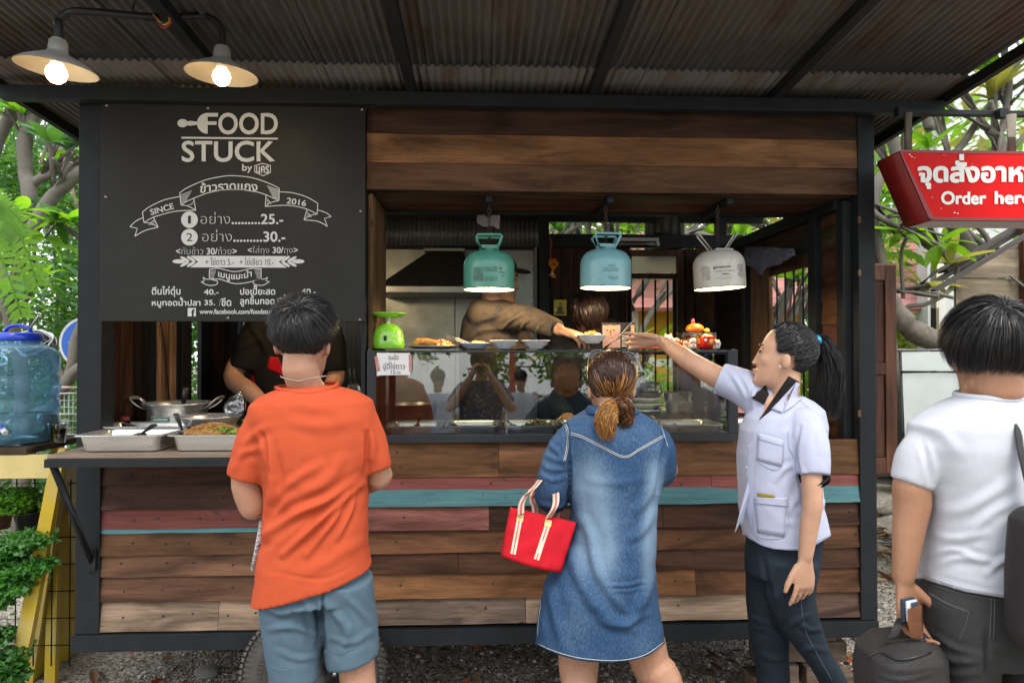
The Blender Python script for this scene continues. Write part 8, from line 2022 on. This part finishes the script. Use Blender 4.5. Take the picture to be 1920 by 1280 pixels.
bm=B();rowsolid(bm,[(1188,1678,1180,1725,.03,.04),(1205,1648,1196,1742,.07,.08),(1225,1625,1215,1752,.085,.09),(1260,1619,1255,1754,.09,.095),(1310,1622,1305,1752,.09,.095),(1340,1632,1335,1742,.08,.085),(1350,1650,1346,1730,.06,.06)],Y4-.02,e=3.2)
ms=remesh(bm,.005,2);folds(ms,[([(1650,1225),(1690,1240),(1745,1225)],-.004,3),([(1625,1240),(1640,1210),(1665,1195)],.003,4),([(1640,1262),(1690,1275),(1748,1262)],.003,4)],.003,(12,12,12),3)
for l in([(1628,1232),(1650,1222),(1690,1236),(1746,1222)],[(1640,1300),(1690,1312),(1745,1300)],[(1660,1205),(1700,1198),(1735,1200)]):
 o_,mk_=seam(ms,l,M_blackp,cbg,.0028,'zip',.001);mk_()
put('body',ms,M_bagb,cbg)
bm=B();sp=spline([P(1672,1192,Y4-.05),P(1684,1170,Y4-.045),P(1697,1150,Y4-.01),P(1712,1160,Y4+.01),P(1718,1188,Y4+.02)],5);L_=[bm.verts.new(p+Vector((-.011,0,-.004)))for p in sp];R_=[bm.verts.new(p+Vector((.011,-.004,.004)))for p in sp]
for i in range(len(sp)-1):bm.faces.new((L_[i],L_[i+1],R_[i+1],R_[i]))
o_=put('grip_strap',bm,M_bagb,cbg);o_.modifiers.new('s','SOLIDIFY').thickness=.003
for(x,y)in((1652,1208),(1686,1258)):put('zip_pull',tube(B(),spline([P(x-3,y+4,Y4-.115),P(x+4,y-2,Y4-.12),P(x+6,y+6,Y4-.12),P(x-2,y+9,Y4-.12),P(x-5,y+4,Y4-.115)],3),.0009,5),M_steelframe,cbg)
bpk=tag(put('backpack',remesh(rowsolid(B(),[(955,1925,955,2035,.05,.05),(975,1908,975,2050,.07,.07),(1080,1904,1080,2055,.08,.08),(1190,1904,1190,2055,.08,.08),(1222,1915,1222,2040,.06,.06)],1.36),.007,2),M_bagb),'edge of a black padded backpack slung beside the man in white','backpack')
for k in(0,1):put('bag_strap',tube(B(),spline([P(1945+k*75,975,1.38),P(1915+k*90,850,1.41),P(1905+k*85,772,1.49),P(1900+k*80,765,1.6)],5),.014,8,ry=.35),M_bagb,bpk)
def wsolid(bm,rows,n=28,e=2.3):
 rings=[]
 for z,x0,x1,y0,y1 in rows:
  rings.append([Vector(((x0+x1)/2+(x1-x0)/2*math.copysign(abs(math.cos(t))**(2/e),math.cos(t)),(y0+y1)/2+(y1-y0)/2*math.copysign(abs(math.sin(t))**(2/e),math.sin(t)),z))for t in[6.28318*i/n for i in range(n)]])
 return loft(bm,rings)
def legs(root,x,y,zf,zt,m,hw=.085,sep=.1,ms=M_blackp):
 bm=B();wsolid(bm,[(zt-.2,x-sep-hw,x+sep+hw,y-.12,y+.12),(zt,x-.17,x+.17,y-.11,y+.11)])
 for k in(-1,1):wsolid(bm,[(zf+.07,x+k*sep-.05,x+k*sep+.05,y-.05,y+.05),(lerp(zf,zt,.5),x+k*sep-.07,x+k*sep+.07,y-.07,y+.07),(zt-.15,x+k*sep-hw,x+k*sep+hw,y-.11,y+.11)])
 put('trousers',remesh(bm,.013,2),m,root)
 for k in(-1,1):put('shoe',box(B(),(x+k*sep,y-.04,zf+.035),(.09,.26,.07),None,.02),ms,root)
Yv=3.45;v2=thing('person','cook in a mottled brown jacket and dark cap reaching out with a bowl','person',(P(925,0,Yv).x,Yv,.46))
hc=P(936,524,Yv);bm=B();q2=head(bm,hc,(1,-.12,-.12),(.12,0,1),1.0,P(925,585,Yv),.055)
el,wr=P(992,597,3.26),P(1050,619,3.10);limb(bm,[P(905,600,Yv),el,wr],[.04,.04,.027]);hd_=(P(1092,632,3.03)-wr).normalized();hand(bm,wr+hd_*.012,hd_,(.2,-.5,1),-1,(18,24,26,30),.98,tc=(.8,.5,-.4),spread=.06)
wsolid(bm,[(.9,hc.x-.15,hc.x+.1,Yv-.09,Yv+.09),(1.6,hc.x-.15,hc.x+.08,Yv-.08,Yv+.08),(hc.z-.16,hc.x-.08,hc.x+.05,Yv-.05,Yv+.05)])
put('body',remesh(bm,.005,2),M_skC,v2);face_bits(v2,q2)
hair(v2,hc,(1,-.12,-.12),(.12,0,1),1.0,2500,H_blk,21,'short',length=.04,w=.003)
M_cap=cloth('cap_black',(.02,.017,.015));bm=B();ball(bm,q2(0,-.008,.062),.088,(1.0,1.08,.78),24,14);put('cap',bm,M_cap,v2)
bm=B();ball(bm,q2(0,.098,.055),.058,(1.0,1.0,.2),20,8,rot=(0,R(8),0));put('cap_brim',bm,M_cap,v2)
bm=B();rowsolid(bm,[(566,900,562,952,.07,.07),(575,880,572,972,.10,.10),(600,866,598,985,.12,.13),(650,860,650,990,.13,.14),(720,862,720,985,.13,.14),(800,858,800,985,.13,.14)],Yv)
sleeve(bm,[P(905,592,Yv-.05),P(950,596,3.36),el,P(1046,617,3.115)],[.085,.076,.062,.042]);sleeve(bm,[P(965,610,Yv+.1),P(1000,690,Yv+.05),P(1040,700,Yv-.15)],[.07,.055,.04])
ms=remesh(bm,.007,2);folds(ms,[([(905,600),(935,590),(955,572)],.006,4),([(940,618),(960,600),(985,588)],.006,3),([(975,622),(985,605),(1002,596)],.005,3),([(1005,626),(1012,612),(1024,604)],.004,3),([(870,640),(900,620),(950,615)],.01,6)],.0028,(9,9,9),9)
put('jacket',ms,cloth('brown_camouflage',(.062,.048,.036),var=.4,var2=(.022,.019,.02)),v2);legs(v2,P(925,0,Yv).x,Yv,.46,1.27,M_tr)
v3=thing('person','dark haired cook bending his head low behind the picture card','person',(P(1105,0,3.6).x,3.6,.46))
Fb,Ub=(.22,-.62,-.78),(0,-.78,.62);hc=P(1103,592,3.50);bm=B();q3=head(bm,hc,Fb,Ub,1.0,P(1110,612,3.64),.055);cxv=P(1108,0,3.7).x
wsolid(bm,[(.9,cxv-.14,cxv+.14,3.62,3.8),(1.5,cxv-.14,cxv+.14,3.6,3.8),(1.66,cxv-.08,cxv+.08,3.6,3.74)])
put('body',remesh(bm,.008,2),M_skC,v3);face_bits(v3,q3)
hair(v3,hc,Fb,Ub,1.0,4500,[H_blk[0],H_br[0],H_br[1]],22,'short',(.1,-.35,.9),length=.10,lift=.12,rad=(.086,.102,.096),w=.002,hang=-.1,k=8)
bm=B();rowsolid(bm,[(598,1060,598,1150,.08,.08),(612,1036,612,1176,.11,.11),(640,1026,640,1184,.12,.12),(740,1030,740,1180,.12,.12),(800,1030,800,1180,.12,.12)],3.68)
for k,(a,b_,c)in enumerate((((1045,640),(1032,730),(1060,775)),((1168,640),(1182,730),(1150,775)))):limb(bm,[P(*a,3.66),P(*b_,3.55),P(*c,3.38)],[.07,.055,.045])
put('shirt',remesh(bm,.007,2),cloth('black_cotton',(.016,.016,.018)),v3)
for px,sd_ in((1062,1),(1148,-1)):bm=B();w_=P(px,778,3.36);limb(bm,[P(px-sd_*2,775,3.39),w_],[.032,.026]);hand(bm,w_,(.2*sd_,-1,-.2),(0,-.2,1),sd_,(25,30,30,30));put('hand',remesh(bm,.004,2),M_skC,v3)
legs(v3,cxv,3.72,.46,1.27,M_tr)
Yw=3.72;v1=thing('person','cook in a dark T-shirt with a red print serving behind the menu board','person',(P(545,0,Yw).x,Yw,.46))
hc=P(545,520,Yw-.08);bm=B();q1=head(bm,hc,(-.2,-1,-.35),(0,-.35,1),1.0,P(545,590,Yw),.056)
a_=P(438,705,3.62);b_=P(520,782,3.36);limb(bm,[P(470,640,Yw),a_,lerp(a_,b_,.4),b_],[.05,.052,.046,.03]);hand(bm,b_+Vector((.01,-.01,-.005)),(.7,-.6,-.3),(.1,-.3,1),1,(30,30,30,30))
a2_=P(628,712,3.66);limb(bm,[P(625,640,Yw),a2_,P(590,770,3.42)],[.05,.047,.03]);hand(bm,P(588,772,3.41),(-.5,-.7,-.3),(0,-.3,1),-1,(30,30,30,30))
cxv=P(545,0,Yw).x;wsolid(bm,[(.9,cxv-.13,cxv+.13,Yw-.08,Yw+.08),(1.65,cxv-.15,cxv+.15,Yw-.08,Yw+.08)])
put('body',remesh(bm,.007,2),M_skB,v1);face_bits(v1,q1);hair(v1,hc,(-.2,-1,-.35),(0,-.35,1),1.0,3000,H_blk,23,w=.003)
bm=B();rowsolid(bm,[(575,505,575,590,.08,.09),(592,470,592,622,.11,.12),(630,462,630,634,.13,.13),(700,470,700,628,.13,.13),(800,472,800,625,.14,.13),(900,475,900,620,.13,.13)],Yw)
sleeve(bm,[P(492,622,Yw-.02),P(470,650,Yw-.05),P(455,692,3.65)],[.1,.085,.07]);sleeve(bm,[P(608,622,Yw-.02),P(622,650,Yw-.04),P(628,696,3.67)],[.09,.075,.062])
ms=remesh(bm,.008,2);folds(ms,[([(470,610),(490,640),(500,660)],.008,6),([(445,650),(470,645),(490,630)],.006,5)],.006,(8,8,10),3)
ob=BVHTree.FromPolygons([v.co for v in ms.vertices],[p.vertices[:]for p in ms.polygons]);M_rp=cloth('red_print',(.5,.01,.015))
patch(ob,[(506,668),(522,670),(536,708),(500,690)],M_rp,'print',v1,.002,th=.0005);patch(ob,[(466,700),(474,704),(482,728),(472,722)],M_rp,'print',v1,.002,th=.0005)
put('t_shirt',ms,cloth('dark_brown_cotton',(.014,.012,.011)),v1);legs(v1,cxv,Yw,.46,1.0,M_tr)
bl0=P(560,470,3.3);bb=thing('bare_bulb','bare lit bulb on a black cord behind the menu board','bulb',bl0)
put('cord',tube(B(),[bl0+Vector((0,0,.06)),Vector((bl0.x,3.3,2.70))],.003,6),M_blackp,bb);put('socket',tube(B(),[bl0+Vector((0,0,.03)),bl0+Vector((0,0,.08))],.016,12),M_blackp,bb)
bm=B();ball(bm,bl0,.03,(1,1,1.2));put('bulb',bm,M_bulb,bb)
l=bpy.data.lights.new('lamp_light','POINT');l.energy=7;l.color=(1,.74,.42);l.shadow_soft_size=.035;lo=bpy.data.objects.new('lamp_light',l);lo.location=(0,-.0,-.05);lo.parent=bb;col.objects.link(lo)
ph_=thing('person','photographer in a navy floral shirt mirrored in the display glass','person',(0,-.22,0))
hc=Vector((.015,-.17,1.655));bm=B();q4=head(bm,hc,(0,1,-.12),(0,.12,1),1.0,Vector((.0,-.24,1.50)),.055)
wsolid(bm,[(1.0,-.15,.15,-.36,-.16),(1.4,-.16,.16,-.36,-.18),(1.5,-.08,.08,-.3,-.2)])
for k in(-1,1):
 e_=Vector((k*.27,-.10,1.26));w_=Vector((k*.085,-.085,1.545));limb(bm,[Vector((k*.19,-.25,1.42)),e_,lerp(e_,w_,.4),w_],[.045,.043,.038,.027]);hand(bm,w_+Vector((0,0,.01)),(-k*.35,.35,1),(k,.2,.2),k,(35,35,35,35),.95)
put('body',remesh(bm,.0075,2),M_skB,ph_);face_bits(ph_,q4)
hair(ph_,hc,(0,1,-.12),(0,.12,1),1.02,5000,H_br[:2],31,'short',length=.16,lift=.1,w=.003,hang=.8,k=9)
bm=B();wsolid(bm,[(.86,-.2,.2,-.38,-.11),(1.1,-.19,.19,-.38,-.12),(1.35,-.2,.2,-.38,-.13),(1.45,-.19,.19,-.35,-.15),(1.505,-.1,.1,-.31,-.17)])
for k in(-1,1):limb(bm,[Vector((k*.16,-.25,1.42)),Vector((k*.235,-.17,1.32))],[.075,.068])
M_fl=mat('navy_floral',(.012,.018,.09),.8);t=M_fl.node_tree;v_=N(t,'ShaderNodeTexVoronoi',Scale=32.0);tc=N(t,'ShaderNodeTexCoord');rp=N(t,'ShaderNodeValToRGB');e=rp.color_ramp.elements;e[0].position=.2;e[0].color=(.55,.5,.6,1);e[1].position=.26;e[1].color=(.012,.018,.09,1)
t.links.new(tc.outputs['Object'],v_.inputs['Vector']);t.links.new(v_.outputs['Distance'],rp.inputs[0]);t.links.new(rp.outputs[0],t.nodes['Principled BSDF'].inputs['Base Color'])
put('shirt',remesh(bm,.008,2),M_fl,ph_);legs(ph_,0,-.25,0,.95,M_tr)
cm_=thing('photo_camera','black photo camera held up by the photographer','camera',(0,-.1,1.57));put('camera_body',bx(-.07,.07,-.115,-.065,1.575,1.67,.01),M_blackp,cm_)
put('lens',lathe(B(),[(0,-.012),(.03,-.012),(.034,0),(.036,.0),(.037,-.03),(.034,-.032)],(0,-.03,1.62),28,axis=(0,1,0)),M_blackp,cm_);put('front_glass',lathe(B(),[(0,.004),(.02,.001),(.029,-.004)],(0,-.04,1.62),24,axis=(0,1,0)),mat('dark_lens',(.01,.01,.012),.05),cm_)
def passer(x,y,lab,top,bot,up=.0,hgt=1.66):
 r0=thing('person',lab,'person',(x,y,0));hc=Vector((x,y,hgt-.13));bm=B();q_=head(bm,hc,(.2,-1,0),(0,0,1),1.0,Vector((x,y,hgt-.28)),.05)
 for k in(-1,1):limb(bm,[Vector((x+k*.18,y,hgt-.33)),Vector((x+k*.24,y,hgt-.6)),Vector((x+k*.22,y-.1,hgt-.83))],[.045,.038,.026]);hand(bm,Vector((x+k*.22,y-.1,hgt-.84)),(0,-.1,-1),(k,0,0),-k,(20,20,20,20));limb(bm,[Vector((x+k*.1,y,.8)),Vector((x+k*.1,y,.45)),Vector((x+k*.1,y,.1))],[.08,.055,.04])
 put('body',remesh(bm,.011,2),M_skB,r0);hair(r0,hc,(.2,-1,0),(0,0,1),1.0,2000,H_blk,41,w=.004);bm=B()
 wsolid(bm,[(hgt-.8,x-.17,x+.17,y-.11,y+.11),(hgt-.4,x-.19,x+.19,y-.12,y+.12),(hgt-.3,x-.12,x+.12,y-.08,y+.08)])
 for k in(-1,1):limb(bm,[Vector((x+k*.16,y,hgt-.37)),Vector((x+k*.22,y,hgt-.52))],[.065,.058])
 put('shirt',remesh(bm,.012,2),top,r0);legs(r0,x,y,.0,hgt-.75,bot)
passer(-.52,-2.4,'passer-by in a pale shirt mirrored left of the photographer',M_un,M_blackp);passer(.52,-3.0,'passer-by in white and denim mirrored right of the photographer',M_wt,M_den)
tb=thing('long_table','long table under a white cloth in the yard facing the stall','table',(1.2,-5,0));put('cloth',bx(-.2,3.6,-5.3,-4.6,.62,1.0,.01),M_ww,tb)
for x in(0,3.4):put('leg',tube(B(),[(x,-4.9,0),(x,-4.9,.62)],.02,8),M_steelframe,tb)
M_rpost=mat('red_post_paint',(.4,.06,.03),.6)
for i,x in enumerate((.5,2.0,-3.2)):tag(put('red_post',bx(x,x+.1,-6.1,-6,0,3.2),M_rpost),('first','second','third')[i]+' red painted post across the yard','post')
tag(put('crate',bx(.3,.75,-3.9,-3.5,0,.42,.01),mat('crate_red',(.5,.07,.03),.5)),'orange red plastic crate across the yard','crate')
for i,(x,y)in enumerate(((-6,-9),(-3,-10.5),(.2,-9.5),(3.2,-10.5),(6.2,-9))):
 leafy_tree(('first','second','third','fourth','fifth')[i]+' leafy tree in the row across the yard',x,y,5.5,1.7,60+i,n=3500,size=.22,mats=[M_leafB,M_leafA],trunk_r=.12,crown_z=.25)
foliage(None,'yard_hedge',[(Vector((-9+k*.7,-8.6,.7)),(.5,.3,.6))for k in range(27)],6000,.16,[M_leafB],71)['label']='hedge across the yard facing the stall'
pass
